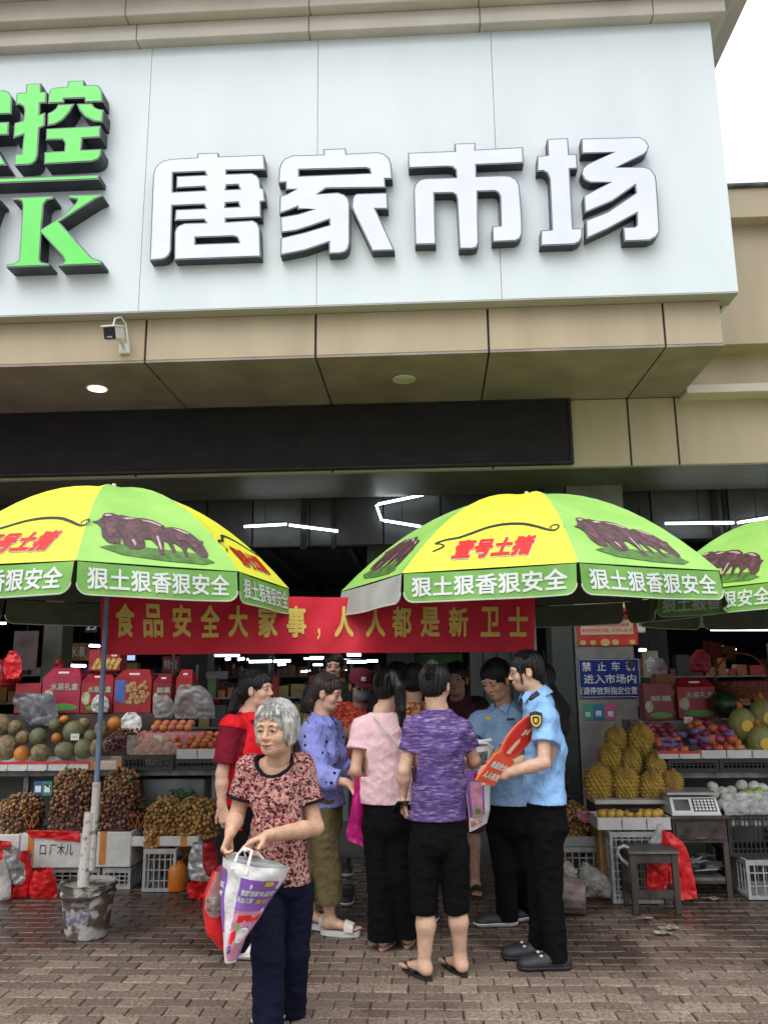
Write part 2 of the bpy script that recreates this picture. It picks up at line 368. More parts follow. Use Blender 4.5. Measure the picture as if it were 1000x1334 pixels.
# interior shell
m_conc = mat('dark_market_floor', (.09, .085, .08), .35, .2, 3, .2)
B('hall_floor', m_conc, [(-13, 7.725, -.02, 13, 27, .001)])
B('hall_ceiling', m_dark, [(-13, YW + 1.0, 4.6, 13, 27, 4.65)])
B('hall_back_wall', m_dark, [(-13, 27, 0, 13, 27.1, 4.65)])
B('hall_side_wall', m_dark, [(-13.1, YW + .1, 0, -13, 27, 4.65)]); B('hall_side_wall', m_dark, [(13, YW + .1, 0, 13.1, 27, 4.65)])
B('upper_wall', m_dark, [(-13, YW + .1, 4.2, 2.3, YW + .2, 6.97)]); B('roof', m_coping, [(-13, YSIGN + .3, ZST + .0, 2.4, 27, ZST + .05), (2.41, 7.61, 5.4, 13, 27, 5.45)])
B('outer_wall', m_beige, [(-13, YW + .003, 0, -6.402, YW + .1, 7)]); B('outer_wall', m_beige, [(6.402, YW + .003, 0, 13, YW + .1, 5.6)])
# inner header: folded shutter boxes seen over the umbrellas
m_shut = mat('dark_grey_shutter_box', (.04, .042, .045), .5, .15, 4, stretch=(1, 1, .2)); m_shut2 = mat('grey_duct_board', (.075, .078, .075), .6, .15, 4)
xx = -6.3
while xx < 6.3:
    wd = random.choice((.42, .5, .62, .8)); B('header_board', random.choice((m_shut, m_shut, m_shut2)), [(xx + .006, 8.7 + random.uniform(0, .03), 2.95, xx + wd - .006, 8.78, 3.9)], .004); xx += wd
for px, wpx in ((390, 8), (685, 10), (430, 6), (930, 8), (945, 5)):
    a = P(px, 650, 8.5); B('hanging_rail', m_dark2, [(a.x, 8.6, 2.9, a.x + wpx * .008, 8.64, 3.9)])
# columns
def colm(x0, x1, y0, y1, m, nm='pillar'): return B(nm, m, [(x0, y0, 0, x1, y1, ZL + .6)], .01)
YPIL = YW + .7; xa = P(752, 900, YPIL).x; xb = P(829, 900, YPIL).x
pil = colm(xa, xb, YPIL, YPIL + .5, m_pillar); B('skirting', m_dark2, [(xa - .01, YPIL - .01, 0, xb + .01, YPIL + .51, .12)], parent=bld)
B('pillar', mat('dark_green_door_frame', (.035, .045, .04), .5, .1), [(xa - .22, YPIL + .03, 0, xa - .012, YPIL + .4, ZL + .6)], .005)
colm(P(40, 900, 9).x, P(66, 900, 9).x, 9.2, 9.5, mat('cream_poster_column', (.12, .12, .09), .6, .1))
for cx_, cy_ in ((-6.2, 8), (6.1, 8), (-3.6, 13), (-.4, 13), (3.4, 13), (-3.6, 18), (3.4, 18), (-8, 14), (8, 14)): colm(cx_ - .22, cx_ + .22, cy_ - .22, cy_ + .22, m_shut2)
# vertical panelled partition behind the group
m_part = mat('grey_green_partition', (.085, .095, .09), .55, .15, 3, stretch=(2, 1, .2))
for k in range(5):
    a = P(612 + k * 18, 870, 10.2); B('partition_panel', m_part, [(a.x, 10.2, 0, a.x + .155, 10.24, 2.35)], .004)
# ================================================================== SCREEN, CAMERA, DOWNLIGHTS
scr = thing('screen_panel', 'long switched off black display panel on the beige lintel', 'display panel', (-2.3, YW, ZL))
xr_ = P(745, 560, YW - .06).x; z0_, z1_ = P(745, 604, YW - .06).z, P(745, 516, YW - .06).z
q = MB(); q.box(-6.3, YW - .06, z0_, xr_, YW - .003, z0_ + .035, ch=.006); q.box(-6.3, YW - .06, z1_ - .03, xr_, YW - .003, z1_, ch=.006); q.box(xr_ - .03, YW - .0605, z0_ + .001, xr_ + .001, YW - .004, z1_ - .001, ch=.006)
q.build('frame', m_dark2, scr)
kk = -6.3; blk = mat('black_led_face', (.024, .020, .022), .6, .12, 3, 0, stretch=(1, 1, 4), spec=.15)
while kk < xr_ - .05:
    q = MB(); q.box(kk + .001, YW - .045, z0_ + .037, min(kk + .64, xr_ - .031) - .001, YW - .006, z1_ - .032); q.build('module', blk, scr); kk += .64
cm = thing('security_camera', 'white bullet security camera on a wall bracket under the fascia', 'camera', P(160, 450, YBAND - .02))
m_wp = mat('white_plastic', (.72, .72, .7), .35, .04, 5); m_bp = mat('black_glossy_plastic', (.015, .015, .018), .12, .1, 5)
c0 = P(148, 434, YBAND - .2); X = Matrix.Translation(c0) @ Matrix.Rotation(R(-4), 4, 'Z') @ Matrix.Rotation(R(22), 4, 'X')
q = MB(); q.box(-.052, -.07, -.055, .052, .1, .055, ch=.012, M=X); q.box(-.058, -.10, .045, .058, .1, .06, ch=.004, M=X); q.build('housing', m_wp, cm)
q = MB(); q.box(-.048, -.078, -.049, .048, -.066, .043, ch=.004, M=X); q.build('lens_window', m_bp, cm)
q = MB(); q.mi = 0; q.box(-.022, -.0805, -.036, .022, -.0775, -.026, M=X); q.build('infrared_strip', mat('pale_strip', (.5, .52, .55), .4), cm)
bp_ = P(163, 455, YBAND - .006); q = MB(); q.box(bp_.x - .045, YBAND - .03, bp_.z - .045, bp_.x + .045, YBAND - .001, bp_.z + .045, ch=.008); q.tube([bp_ + Vector((0, -.01, 0)), c0 + Vector((.04, .05, -.03))], .016); q.build('bracket', m_wp, cm)
q = MB(); q.tube([P(148, 423, YBAND - .15), P(150, 415, YBAND - .13), P(158, 413, YBAND - .1), P(164, 422, YBAND - .06), P(168, 450, YBAND - .03)], .007, 8); q.build('cable', m_wp, cm)
for px, py, lit, lb in ((127, 506, 1, 'lit round downlight glowing in the beige soffit near the camera'), (526, 494, 0, 'unlit round downlight disc in the soffit over the market entrance')):
    g_ = G(px, py, ZSOF - .022); t_ = thing('downlight', lb, 'downlight', g_)
    q = MB(); q.lathe([(.075, -.002), (.098, -.006), (.1, -.001), (.1, .0)], 24, 0, 0); q.v = [(a + g_.x, b + g_.y, c + g_.z) for a, b, c in q.v]; q.build('trim_ring', m_wp, t_)
    q = MB(); q.lathe([(.078, -.009), (.078, -.004)], 24); q.v = [(a + g_.x, b + g_.y, c + g_.z) for a, b, c in q.v]
    q.build('diffuser', mat('lit_diffuser', (.8, .78, .6), .5, emit=(1, .93, .6), estr=3.0) if lit else mat('opal_diffuser', (.62, .6, .48), .5), t_)
# ================================================================== RAISED SIGN LETTERS
def letter(name, label, outs, ox, oy, sc, depth, mface, parent=None, Ywall=YSIGN, cat=None):
    """outs: list of (outline, holes) in crop pixels; front face lies depth proud of the wall"""
    Yf = Ywall - depth
    def cv(p): a = P(ox + p[0] * sc, oy + p[1] * sc, Yf); return (a.x, a.z)
    m_side = mat('dark_letter_side', (.035, .045, .055), .5, .15, 6); m_rim = mat('grey_letter_rim', (.2, .22, .23), .5, .1)
    root = thing(name, label, cat or 'sign letter', (cv(outs[0][0][0])[0], Ywall, cv(outs[0][0][0])[1]), group=cat and None)
    for outer, holes in outs:
        lo = [cv(p) for p in outer]; hs_ = [[cv(p) for p in h] for h in holes]
        sd = MB(); sd.mi = 0
        for lp in [lo] + hs_:
            n = len(lp)
            for i in range(n):
                a, b = lp[i], lp[(i + 1) % n]
                sd.add([(a[0], Yf, a[1]), (b[0], Yf, b[1]), (b[0], Ywall - .002, b[1]), (a[0], Ywall - .002, a[1])], [(0, 1, 2, 3)])
        vs, fs = prism(lo, hs_, 0, 0, None)
        sd.mi = 1; sd.add([(v[0], Yf, v[1]) for v in vs], fs)
        s_ = sd.build('letter_body', [m_side, m_rim], root)
        vs, fs = prism(inset(lo, .011), [inset(h, -.011) for h in hs_], 0, 0, None)
        fc = MB(); fc.add([(v[0], Yf - .004, v[1]) for v in vs], fs); fc.build('face', mface, root)
    return root
def inset(lp, d):
    n = len(lp); ar = sum(lp[i][0] * lp[(i + 1) % n][1] - lp[(i + 1) % n][0] * lp[i][1] for i in range(n)); sg = 1 if ar > 0 else -1
    out = []
    for i in range(n):
        p0, p1, p2 = Vector(lp[i - 1]), Vector(lp[i]), Vector(lp[(i + 1) % n])
        a = (p1 - p0); b = (p2 - p1)
        if a.length < 1e-7 or b.length < 1e-7: out.append(tuple(p1)); continue
        a.normalize(); b.normalize(); na = Vector((-a.y, a.x)) * sg; nb = Vector((-b.y, b.x)) * sg
        m = na + nb
        if m.length < .3: out.append(tuple(p1 + na * d)); continue
        m.normalize(); k = min(2.2, 1 / max(.35, m.dot(na))); out.append(tuple(p1 + m * d * k))
    return out
m_lw = mat('white_acrylic_face', (.78, .82, .94), .3, .02, 4, col2=(.71, .75, .90)); m_lg = mat('green_acrylic_face', (.15, .80, .13), .3, .03, 3, col2=(.13, .72, .11))
TANG = [([(60, 910), (85, 260), (95, 215), (120, 175), (160, 145), (220, 130), (425, 118), (425, 88), (585, 82), (590, 112), (935, 98), (945, 215), (650, 222), (650, 245), (840, 238), (880, 255), (905, 290), (910, 350), (935, 360), (945, 455), (910, 462), (915, 580), (645, 592), (645, 612), (850, 600), (885, 620), (905, 660), (912, 880), (248, 905), (250, 690), (262, 660), (285, 638), (330, 622), (487, 617), (475, 598), (250, 605), (258, 518), (487, 508), (475, 482), (235, 492), (225, 830), (210, 870), (180, 895), (150, 903)],
  [[(240, 240), (480, 230), (490, 252), (265, 262), (262, 356), (478, 345), (487, 370), (238, 382)], [(650, 335), (735, 330), (748, 360), (645, 365)], [(645, 470), (735, 465), (745, 495), (640, 500)], [(412, 735), (700, 725), (730, 735), (742, 770), (412, 782)]])]
JIA = [([(45, 345), (50, 240), (65, 190), (95, 155), (150, 133), (390, 125), (388, 85), (560, 78), (567, 120), (800, 108), (850, 118), (890, 150), (910, 200), (918, 315), (862, 315), (866, 382), (410, 388), (350, 428), (500, 415), (550, 432), (580, 460), (592, 500), (592, 800), (580, 850), (555, 875), (520, 885), (430, 888), (430, 800), (250, 862), (60, 900), (62, 765), (250, 720), (435, 665), (432, 628), (300, 675), (180, 712), (65, 728), (60, 605), (200, 580), (335, 537), (190, 548), (190, 530), (130, 555), (52, 582), (55, 445), (110, 428), (175, 395), (100, 400), (100, 342)], [[(205, 245), (715, 232), (740, 240), (748, 268), (205, 290)]]),
       ([(610, 470), (622, 440), (645, 425), (880, 418), (886, 545), (790, 545), (935, 862), (762, 868), (620, 570), (605, 530)], [])]
SHI = [([(35, 142), (395, 128), (392, 72), (555, 65), (552, 118), (918, 98), (922, 222), (560, 238), (562, 322), (760, 315), (820, 320), (865, 345), (890, 390), (910, 640), (912, 760), (895, 800), (860, 820), (682, 828), (680, 705), (745, 700), (740, 480), (725, 450), (700, 438), (570, 442), (578, 830), (565, 868), (530, 880), (428, 880), (410, 500), (400, 465), (375, 452), (240, 455), (252, 845), (90, 848), (78, 430), (90, 385), (120, 352), (165, 338), (405, 330), (400, 275), (375, 255), (340, 250), (40, 262)], [])]
CHANG = [([(100, 95), (262, 88), (270, 212), (330, 212), (335, 325), (275, 328), (300, 780), (372, 778), (370, 850), (350, 885), (310, 905), (50, 915), (52, 795), (135, 790), (118, 400), (100, 360), (70, 342), (22, 345), (25, 225), (105, 218)], []),
         ([(360, 92), (810, 80), (855, 105), (882, 150), (870, 190), (845, 215), (640, 312), (850, 308), (900, 330), (932, 380), (940, 430), (960, 740), (962, 810), (935, 850), (885, 875), (690, 882), (680, 770), (770, 768), (785, 755), (785, 668), (560, 790), (400, 862), (396, 718), (560, 655), (778, 508), (772, 455), (600, 575), (388, 665), (380, 530), (480, 478), (580, 430), (430, 432), (385, 410), (362, 365), (370, 320), (410, 285), (605, 200), (365, 210)], [])]
CTRL = [([(230, 98), (360, 90), (362, 165), (408, 162), (407, 262), (352, 268), (350, 360), (396, 342), (394, 460), (345, 485), (332, 720), (315, 765), (280, 795), (240, 802), (128, 805), (132, 708), (190, 702), (208, 540), (118, 570), (128, 435), (205, 415), (215, 330), (205, 295), (175, 278), (140, 280), (148, 175), (228, 170)], []),
        ([(425, 180), (440, 145), (480, 128), (590, 118), (590, 72), (732, 65), (735, 108), (835, 103), (870, 120), (890, 160), (895, 254), (740, 258), (735, 222), (560, 228), (560, 262), (418, 268)], []),
        ([(505, 274), (650, 268), (610, 340), (550, 410), (480, 450), (414, 462), (416, 352), (460, 330), (490, 305)], []), ([(668, 268), (800, 265), (825, 298), (860, 314), (903, 320), (893, 430), (820, 425), (740, 385), (690, 325)], []),
        ([(405, 485), (878, 458), (872, 562), (720, 570), (710, 668), (885, 660), (878, 720), (850, 755), (800, 772), (385, 795), (388, 688), (560, 678), (565, 610), (545, 582), (400, 585)], [])]
LEFTC = [([(-600, 170), (40, 150), (80, 165), (105, 200), (108, 250), (104, 358), (-600, 385)], []), ([(-600, 455), (82, 425), (78, 540), (-600, 570)], []), ([(-300, 600), (-60, 600), (62, 803), (-300, 815)], [])]
KK = [([(110, 250), (465, 235), (468, 262), (410, 275), (385, 310), (365, 520), (560, 400), (665, 290), (670, 268), (600, 255), (600, 228), (888, 220), (890, 238), (830, 265), (760, 310), (520, 462), (800, 770), (885, 800), (885, 830), (505, 845), (505, 825), (550, 815), (565, 800), (550, 765), (362, 560), (350, 790), (365, 810), (430, 822), (430, 845), (58, 858), (60, 832), (130, 820), (160, 800), (170, 770), (198, 320), (190, 285), (160, 270), (112, 272)], [])]
YY = [([(-420, 285), (-200, 272), (-200, 300), (-240, 310), (-110, 520), (-60, 300), (-100, 290), (-100, 268), (4, 262), (4, 285), (-30, 300), (-120, 560), (-110, 850), (-320, 860), (-250, 820), (-260, 580), (-380, 310), (-420, 305)], [])]
letter('sign_character', 'raised white character with a box at its foot, nearest the green letters', TANG, 185, 185, .17, .1, m_lw)
letter('sign_character', 'raised white character with a wide roof stroke and curved left strokes', JIA, 355, 180, .17, .1, m_lw)
letter('sign_character', 'raised white character with three hanging legs under a long crossbar', SHI, 525, 175, .17, .1, m_lw)
letter('sign_character', 'raised white character at the right end of the fascia beside the sky', CHANG, 695, 165, .17, .1, m_lw)
letter('sign_character', 'raised green character with a small window slot standing above the green bar', CTRL, 0, 95, .15, .15, m_lg)
letter('sign_character', 'raised green character cut off by the left edge of the photo', LEFTC, 0, 95, .15, .15, m_lg)
letter('sign_bar', 'long raised green bar between green character and letter K', [([(-900, 950), (862, 884), (860, 926), (-900, 995)], [])], 0, 95, .15, .15, m_lg, cat='sign bar')
letter('sign_letter', 'raised green serif letter K at the fascia bottom left', KK, 0, 220, .15, .15, m_lg)
letter('sign_letter', 'raised green serif letter mostly outside the picture beside the K', YY, 0, 220, .15, .15, m_lg)
# ================================================================== UMBRELLAS
m_yel = mat('yellow_umbrella_fabric', (.86, .87, .05), .6, .05, 4, .5, 5, col2=(.74, .75, .05), detail=8); m_grn = mat('lime_umbrella_fabric', (.34, .62, .14), .6, .05, 4, .5, 5, col2=(.26, .53, .10), detail=8)
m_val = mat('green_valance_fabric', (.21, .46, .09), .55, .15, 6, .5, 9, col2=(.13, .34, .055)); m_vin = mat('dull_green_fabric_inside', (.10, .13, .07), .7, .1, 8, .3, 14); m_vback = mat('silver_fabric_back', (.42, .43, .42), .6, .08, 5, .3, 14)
m_txt = mat('white_print', (.72, .76, .72), .5, .03); m_redp = mat('red_print', (.68, .02, .015), .5, .05); m_blk = mat('black_print', (.02, .02, .025), .5, .05)
m_hemw = mat('pale_hem', (.55, .6, .5), .6, .05); m_pole = mat('blue_grey_painted_pole', (.17, .27, .38), .4, .15, 9, metal=.0); m_white_pole = mat('chipped_white_pole', (.58, .55, .5), .6, .25, 22, .4, col2=(.2, .16, .12), contrast=(.32, .45))
m_pg1 = mat('dark_pig_print', (.055, .025, .03), .45, .3, 30, col2=(.13, .06, .07)); m_pg2 = mat('pig_highlight_print', (.15, .07, .08), .45, .3, 20); m_pg3 = mat('pig_gloss_print', (.55, .40, .42), .45, .2, 40); m_pgs = mat('pig_shadow_print', (.09, .2, .04), .5, .2, 20)
# print of three dark pigs, in a unit box about 0..1 x 0..0.55
PIG = [(m_pgs, 0, [(.02, .09), (.2, .03), (.55, .0), (.9, -.01), (1.0, .02), (.85, .1), (.5, .12), (.2, .14)]),
       (m_pg1, 1, [(0, .36), (.045, .345), (.07, .3), (.06, .2), (.1, .14), (.2, .13), (.24, .3), (.3, .42), (.27, .5), (.2, .53), (.13, .5), (.09, .42), (.05, .38)]),
       (m_pg1, 1, [(.62, .3), (.66, .4), (.72, .41), (.8, .385), (.87, .33), (.92, .25), (.955, .24), (.94, .2), (.96, .1), (.94, .06), (.89, .06), (.84, .12), (.8, .17), (.77, .13), (.77, .05), (.74, .045), (.73, .15), (.68, .2), (.63, .18)]),
       (m_pg1, 2, [(.2, .38), (.22, .48), (.28, .52), (.38, .5), (.48, .51), (.56, .49), (.64, .42), (.67, .33), (.66, .2), (.67, .1), (.64, .08), (.62, .2), (.59, .22), (.57, .13), (.56, .06), (.52, .05), (.52, .15), (.48, .22), (.42, .22), (.41, .13), (.37, .1), (.28, .09), (.23, .14), (.22, .25)]),
       (m_pg2, 3, [(.1, .3), (.13, .42), (.2, .46), (.22, .38), (.18, .24), (.12, .2)]), (m_pg2, 3, [(.3, .4), (.36, .46), (.4, .38), (.36, .26), (.3, .2), (.27, .28)]), (m_pg2, 3, [(.48, .4), (.56, .44), (.61, .38), (.58, .28), (.52, .26)]),
       (m_pg2, 3, [(.7, .34), (.78, .35), (.84, .28), (.9, .2), (.86, .15), (.78, .22), (.72, .24)]),
       (m_pg3, 4, [(.28, .47), (.36, .49), (.40, .475), (.36, .46), (.31, .45)]), (m_pg3, 4, [(.44, .48), (.55, .465), (.62, .41), (.6, .4), (.53, .44), (.46, .46)]), (m_pg3, 4, [(.12, .47), (.18, .5), (.2, .48), (.14, .45)]), (m_pg3, 4, [(.7, .385), (.78, .37), (.85, .32), (.83, .31), (.76, .35)]), (m_pg3, 4, [(.53, .26), (.55, .27), (.55, .12), (.53, .1)]), (m_pg3, 4, [(.3, .19), (.325, .2), (.335, .15), (.32, .12)])]
def umbrella(label, x0, y0, R_, zr, za, ph, colors, words, pigs, pole, tip=True, group='green and yellow umbrellas before the market'):
    root = thing('market_umbrella', label, 'umbrella', (x0, y0, 0))
    H_ = za - zr
    def rim(i, s=1.): a = ph + i * PI / 4; return Vector((x0 + R_ * s * math.cos(a), y0 + R_ * s * math.sin(a)))
    def prof(r): return zr + H_ * (1 - max(0, r) ** 2.05) + .0
    def surf(i, u, v, d=0.):
        """panel i, u across -1..1, v radial 0..1"""
        a = rim(i, v); b = rim(i + 1, v); t = (u + 1) / 2; p = a.lerp(b, t); sag = -.022 * (1 - u * u) * math.sin(min(1, v) * PI) 
        z = prof(v) + sag; m = (rim(i) + rim(i + 1)) / 2 - Vector((x0, y0)); m.normalize()
        sl_ = H_ * 1.85 * v ** .85 / R_; n = Vector((m.x * sl_, m.y * sl_, 1)).normalized()
        return Vector((p.x, p.y, z)) + n * d
    nv, nu = 12, 8
    W = 2 * R_ * math.sin(PI / 8)
    for i in range(8):
        q = MB()
        for layer, d in ((0, 0), (1, -.003)):
            q.mi = layer; vs = [surf(i, -1 + 2 * k / nu, max(.01, j / nv), d) for j in range(nv + 1) for k in range(nu + 1)]
            fs = [(j * (nu + 1) + k, j * (nu + 1) + k + 1, (j + 1) * (nu + 1) + k + 1, (j + 1) * (nu + 1) + k) for j in range(nv) for k in range(nu)]
            q.add(vs, fs if layer else [f[::-1] for f in fs])
        pn = q.build('canopy_panel', [m_yel if colors[i] else m_grn, m_vin], root, smooth=True)
        q = MB(); q.tube([surf(i, -1, v, -.004) for v in (.03, .2, .4, .6, .8, 1.)], .0045, 6); q.build('rib', m_pole, root)
        # valance
        a, b = rim(i), rim(i + 1); dr = (b - a).normalized(); nr = Vector((dr.y, -dr.x)); VH = .172; sd_ = random.random() * 9
        def val(s, tt, d=0.):   # s 0..W, tt 0 (top) .. 1 (bottom)
            q_ = a + dr * s; wv = math.sin(s * 9 + sd_ + i * 2.1) * .012 * tt + .02 * tt
            return Vector((q_.x + nr.x * (wv + d), q_.y + nr.y * (wv + d), zr - .005 - VH * tt - .006 * math.sin(PI * s / W)))
        L = W - .02; n = 28; q = MB()
        def edge(s):    # rounded lower corners
            c = .06; e_ = min(s - .01, W - .01 - s)
            return 1. if e_ >= c else 1 - (c - math.sqrt(max(0, c * c - (c - max(0, e_)) ** 2))) / VH
        S_ = [.01 + (W - .02) * (.5 - .5 * math.cos(PI * k / n)) for k in range(n + 1)]
        for layer, d in ((0, .0), (1, -.003)):
            q.mi = layer; vs = [val(s, edge(s) * j / 4, d) for s in S_ for j in range(5)]
            fs = [(k * 5 + j, k * 5 + j + 1, (k + 1) * 5 + j + 1, (k + 1) * 5 + j) for k in range(n) for j in range(4)]
            q.add(vs, fs if not layer else [f[::-1] for f in fs])
        vo = q.build('valance', [m_val if words[i] != -1 else m_vback, m_vin], root, smooth=True)
        q = MB(); q.tube([val(s, edge(s)) for s in S_], .0045, 5); q.build('hem', m_hemw, root)
        if words[i] == 1:
            tv, tf = fit_text('狠土狠香狠安全', .06, W - .06, -.142, -.022, off=.02); tv, tf = refine(tv, tf, .05)
            q = MB(); q.add([val(v[0], -v[1] / VH, .0045 + v[2]) for v in tv], tf); q.build('lettering', m_txt, root)
        if pigs[i] == 1:
            by = {}
            for m_, lay, pl in PIG:
                vs, fs = prism(pl, [], 0, 0, None); vs, fs = refine([(v[0], v[1]) for v in vs], fs, .06); by.setdefault(m_.name, (m_, [])); by[m_.name][1].append((lay, vs, fs))
            q = MB(); ms = []
            for k_, (m_, ls) in by.items():
                q.mi = len(ms); ms.append(m_)
                for lay, vs, fs in ls: q.add([surf(i, (-.335 + .66 * v[0]) / (W / 2 * (.975 - v[1] * .52)), .975 - v[1] * .52, .004 + .0012 * lay) for v in vs], fs)
            q.build('pig_print', ms, root)
        if pigs[i] == 2:
            def mp(x, y): v_ = .95 - y * .42; return ((x * 2 - 1) * .38 / (W / 2 * v_), v_)
            tv, tf = fit_text('壹号土猪', .19, .84, .0, .28, off=.045, shear=.2); tv, tf = refine(tv, tf, .08)
            q = MB(); q.add([surf(i, *mp(v[0], v[1]), .0065 + v[2]) for v in tv], tf); q.build('lettering', m_redp, root)
            q = MB(); q.add([surf(i, *mp(v[0] * 1.0 + .004, v[1] - .007), .0035 + v[2]) for v in tv], tf); q.build('lettering_outline', m_txt, root)
            cv_ = [(.02, .13), (.1, .2), (.06, .24), (.02, .25), (.1, .3), (.2, .33), (.3, .4), (.42, .49), (.55, .53), (.7, .5), (.82, .42), (.92, .34), (.975, .32), (1.0, .37), (.97, .41), (.93, .38), (.95, .35)]
            wd = [.008, .01, .006, .01, .012, .013, .016, .018, .019, .017, .014, .011, .009, .008, .007, .006, .004]
            pts = []; 
            for k in range(len(cv_) - 1):
                p0 = cv_[max(0, k - 1)]; p1 = cv_[k]; p2 = cv_[k + 1]; p3 = cv_[min(len(cv_) - 1, k + 2)]
                for h in range(4):
                    t = h / 4; f = lambda a_, b_, c_, d_: .5 * (2 * b_ + (c_ - a_) * t + (2 * a_ - 5 * b_ + 4 * c_ - d_) * t * t + (3 * b_ - a_ - 3 * c_ + d_) * t ** 3)
                    pts.append((f(p0[0], p1[0], p2[0], p3[0]), f(p0[1], p1[1], p2[1], p3[1]), wd[k] * (1 - t) + wd[k + 1] * t))
            vs = []
            for k, (x, y, w_) in enumerate(pts):
                a_ = pts[max(0, k - 1)]; b_ = pts[min(len(pts) - 1, k + 1)]; dx, dy = b_[0] - a_[0], b_[1] - a_[1]; l_ = math.hypot(dx, dy) or 1; nx, ny = -dy / l_ * w_ * .8, dx / l_ * w_ * .8
                vs += [surf(i, *mp(x + nx, y + ny * 1.6), .004), surf(i, *mp(x - nx, y - ny * 1.6), .004)]
            q = MB(); q.add(vs, [(2 * k, 2 * k + 1, 2 * k + 3, 2 * k + 2) for k in range(len(pts) - 1)]); q.build('swoosh_print', m_blk, root)
        q = MB(); q.tube([surf(i, -1, .5, -.01), (x0, y0, zr + .02)], .006, 6); q.build('strut', m_pole, root)
    q = MB(); q.cyl(x0, y0, za - .03, za + .035, .03, .012, 12); q.build('finial', m_hemw, root)
    q = MB(); q.cyl(x0, y0, zr - .02, zr + .05, .03, n=12); q.build('hub', m_bp, root)
    pole(root, x0, y0, za)
    return root
def pole_plain(root, x0, y0, za):
    q = MB(); q.cyl(x0, y0, .05, za - .01, .019, n=12); q.build('pole', m_white_pole, root)
def pole_left(root, x0, y0, za):
    q = MB(); q.cyl(x0, y0, .78, za - .01, .0165, n=12); q.build('pole', m_pole, root)
    q = MB(); q.tube([(x0 - .005, y0, .38), (x0 + .002, y0, .9)], .026, 12); q.build('lower_pole', m_white_pole, root)
    q = MB(); q.tube([(x0 - .045, y0 - .01, .27), (x0 - .028, y0 - .01, .72)], [.036, .033], 14); q.build('pole_sleeve', m_white_pole, root)
umbrella('green and yellow umbrella standing in the bucket, over the left fruit stall', -2.095, 5.35, 1.19, 2.135, 2.80, R(238.3), [1, 1 - 1, 1, 0, 1, 0, 1, 1], [1, 1, 1, 0, 0, 0, 0, 1], [2, 1, 2, 0, 0, 0, 0, 0], pole_left)
umbrella('green and yellow umbrella over the group at the entrance, beside the blue sign', .745, 5.9, 1.345, 2.13, 2.81, R(184), [0, 1, 0, 1, 0, 1, 0, 1], [-1, 1, 1, 0, 0, 0, 0, 0], [1, 2, 1, 0, 0, 0, 0, 0], pole_plain)
umbrella('darker green umbrella at the right edge, half hidden behind its neighbour', 2.93, 6.7, 1.25, 2.13, 2.76, R(197), [0, 0, 1, 0, 1, 0, 1, 0], [1, 1, -1, 0, 0, 0, 0, 0], [1, 1, 0, 0, 0, 0, 0, 0], pole_plain)
# ================================================================== BANNER
bn = thing('banner', 'long red cloth banner with yellow characters tied between two umbrella poles', 'banner', (-.7, 5.6, 1.7))
A0 = P(132, 772, 5.42); A1 = P(132, 853, 5.42); B0 = P(696, 779, 5.84); B1 = P(696, 849, 5.84)
def ban(u, v, d=0.):
    p = A0.lerp(B0, u).lerp(A1.lerp(B1, u), v); sg = .012 * math.sin(u * PI) 
    wv = .012 * math.sin(u * 21 + v * 2) * (.3 + v) + .006 * math.sin(u * 57 + 1 + v * 5)
    return p + Vector((.02, -1, 0)) * (d + wv) + Vector((0, 0, -sg * (1 - v) * 1.0))
m_ban = mat('red_banner_cloth', (.72, .02, .045), .5, .1, 5, .8, 7, col2=(.58, .015, .035), spec=.3); m_by = mat('yellow_banner_print', (.78, .60, .12), .5, .08, 8)
q = MB(); nu, nv = 120, 8
for layer, d in ((0, 0), (1, -.002)):
    vs = [ban(i / nu, j / nv, d) for i in range(nu + 1) for j in range(nv + 1)]; q.add(vs, [(i * (nv + 1) + j, i * (nv + 1) + j + 1, (i + 1) * (nv + 1) + j + 1, (i + 1) * (nv + 1) + j) for i in range(nu) for j in range(nv)])
q.build('cloth', m_ban, bn, smooth=True)
bc = [(164, '食'), (200, '品'), (237, '安'), (274, '全'), (311, '大'), (349, '家'), (386, '事'), (448, '人'), (489, '人'), (523, '都'), (560, '是'), (597, '新'), (638, '卫'), (674, '士')]
def banu(px, py=815): a = P(px, py, 5.42); 
def solve_u(px):
    lo, hi = 0., 1.
    for _ in range(30):
        m_ = (lo + hi) / 2; p = A0.lerp(B0, m_); q_ = p - Vector((0, 0, CH)); x_ = 500 + CF * q_.dot(_r2) / q_.dot(_fw)
        if x_ < px: lo = m_
        else: hi = m_
    return lo
for px, ch_ in bc:
    u0, u1 = solve_u(px - 12.5), solve_u(px + 12.5)
    tv, tf = fit_text(ch_, u0 * 3, u1 * 3, -.72 if ch_ != '人' else -.72, -.17, off=.028, res=3); tv, tf = refine(tv, tf, .06)
    q = MB(); q.add([ban(v[0] / 3, -v[1], .006 + v[2]) for v in tv], tf); q.build('character', m_by, bn)
u0, u1 = solve_u(413), solve_u(417); tv, tf = fit_text('，', u0 * 3, u1 * 3, -.76, -.56, off=.01); q = MB(); q.add([ban(v[0] / 3, -v[1], .006 + v[2]) for v in tv], tf); q.build('comma', m_by, bn)
for pa, pb in ((A0, (-2.095, 5.35, A0.z + .01)), (A1, (-2.1, 5.35, A1.z)), (B0, (.745, 5.9, B0.z)), (B1, (.745, 5.9, B1.z))):
    q = MB(); q.tube([pa, pb], .004, 5); q.build('tie_cord', m_bp, bn)
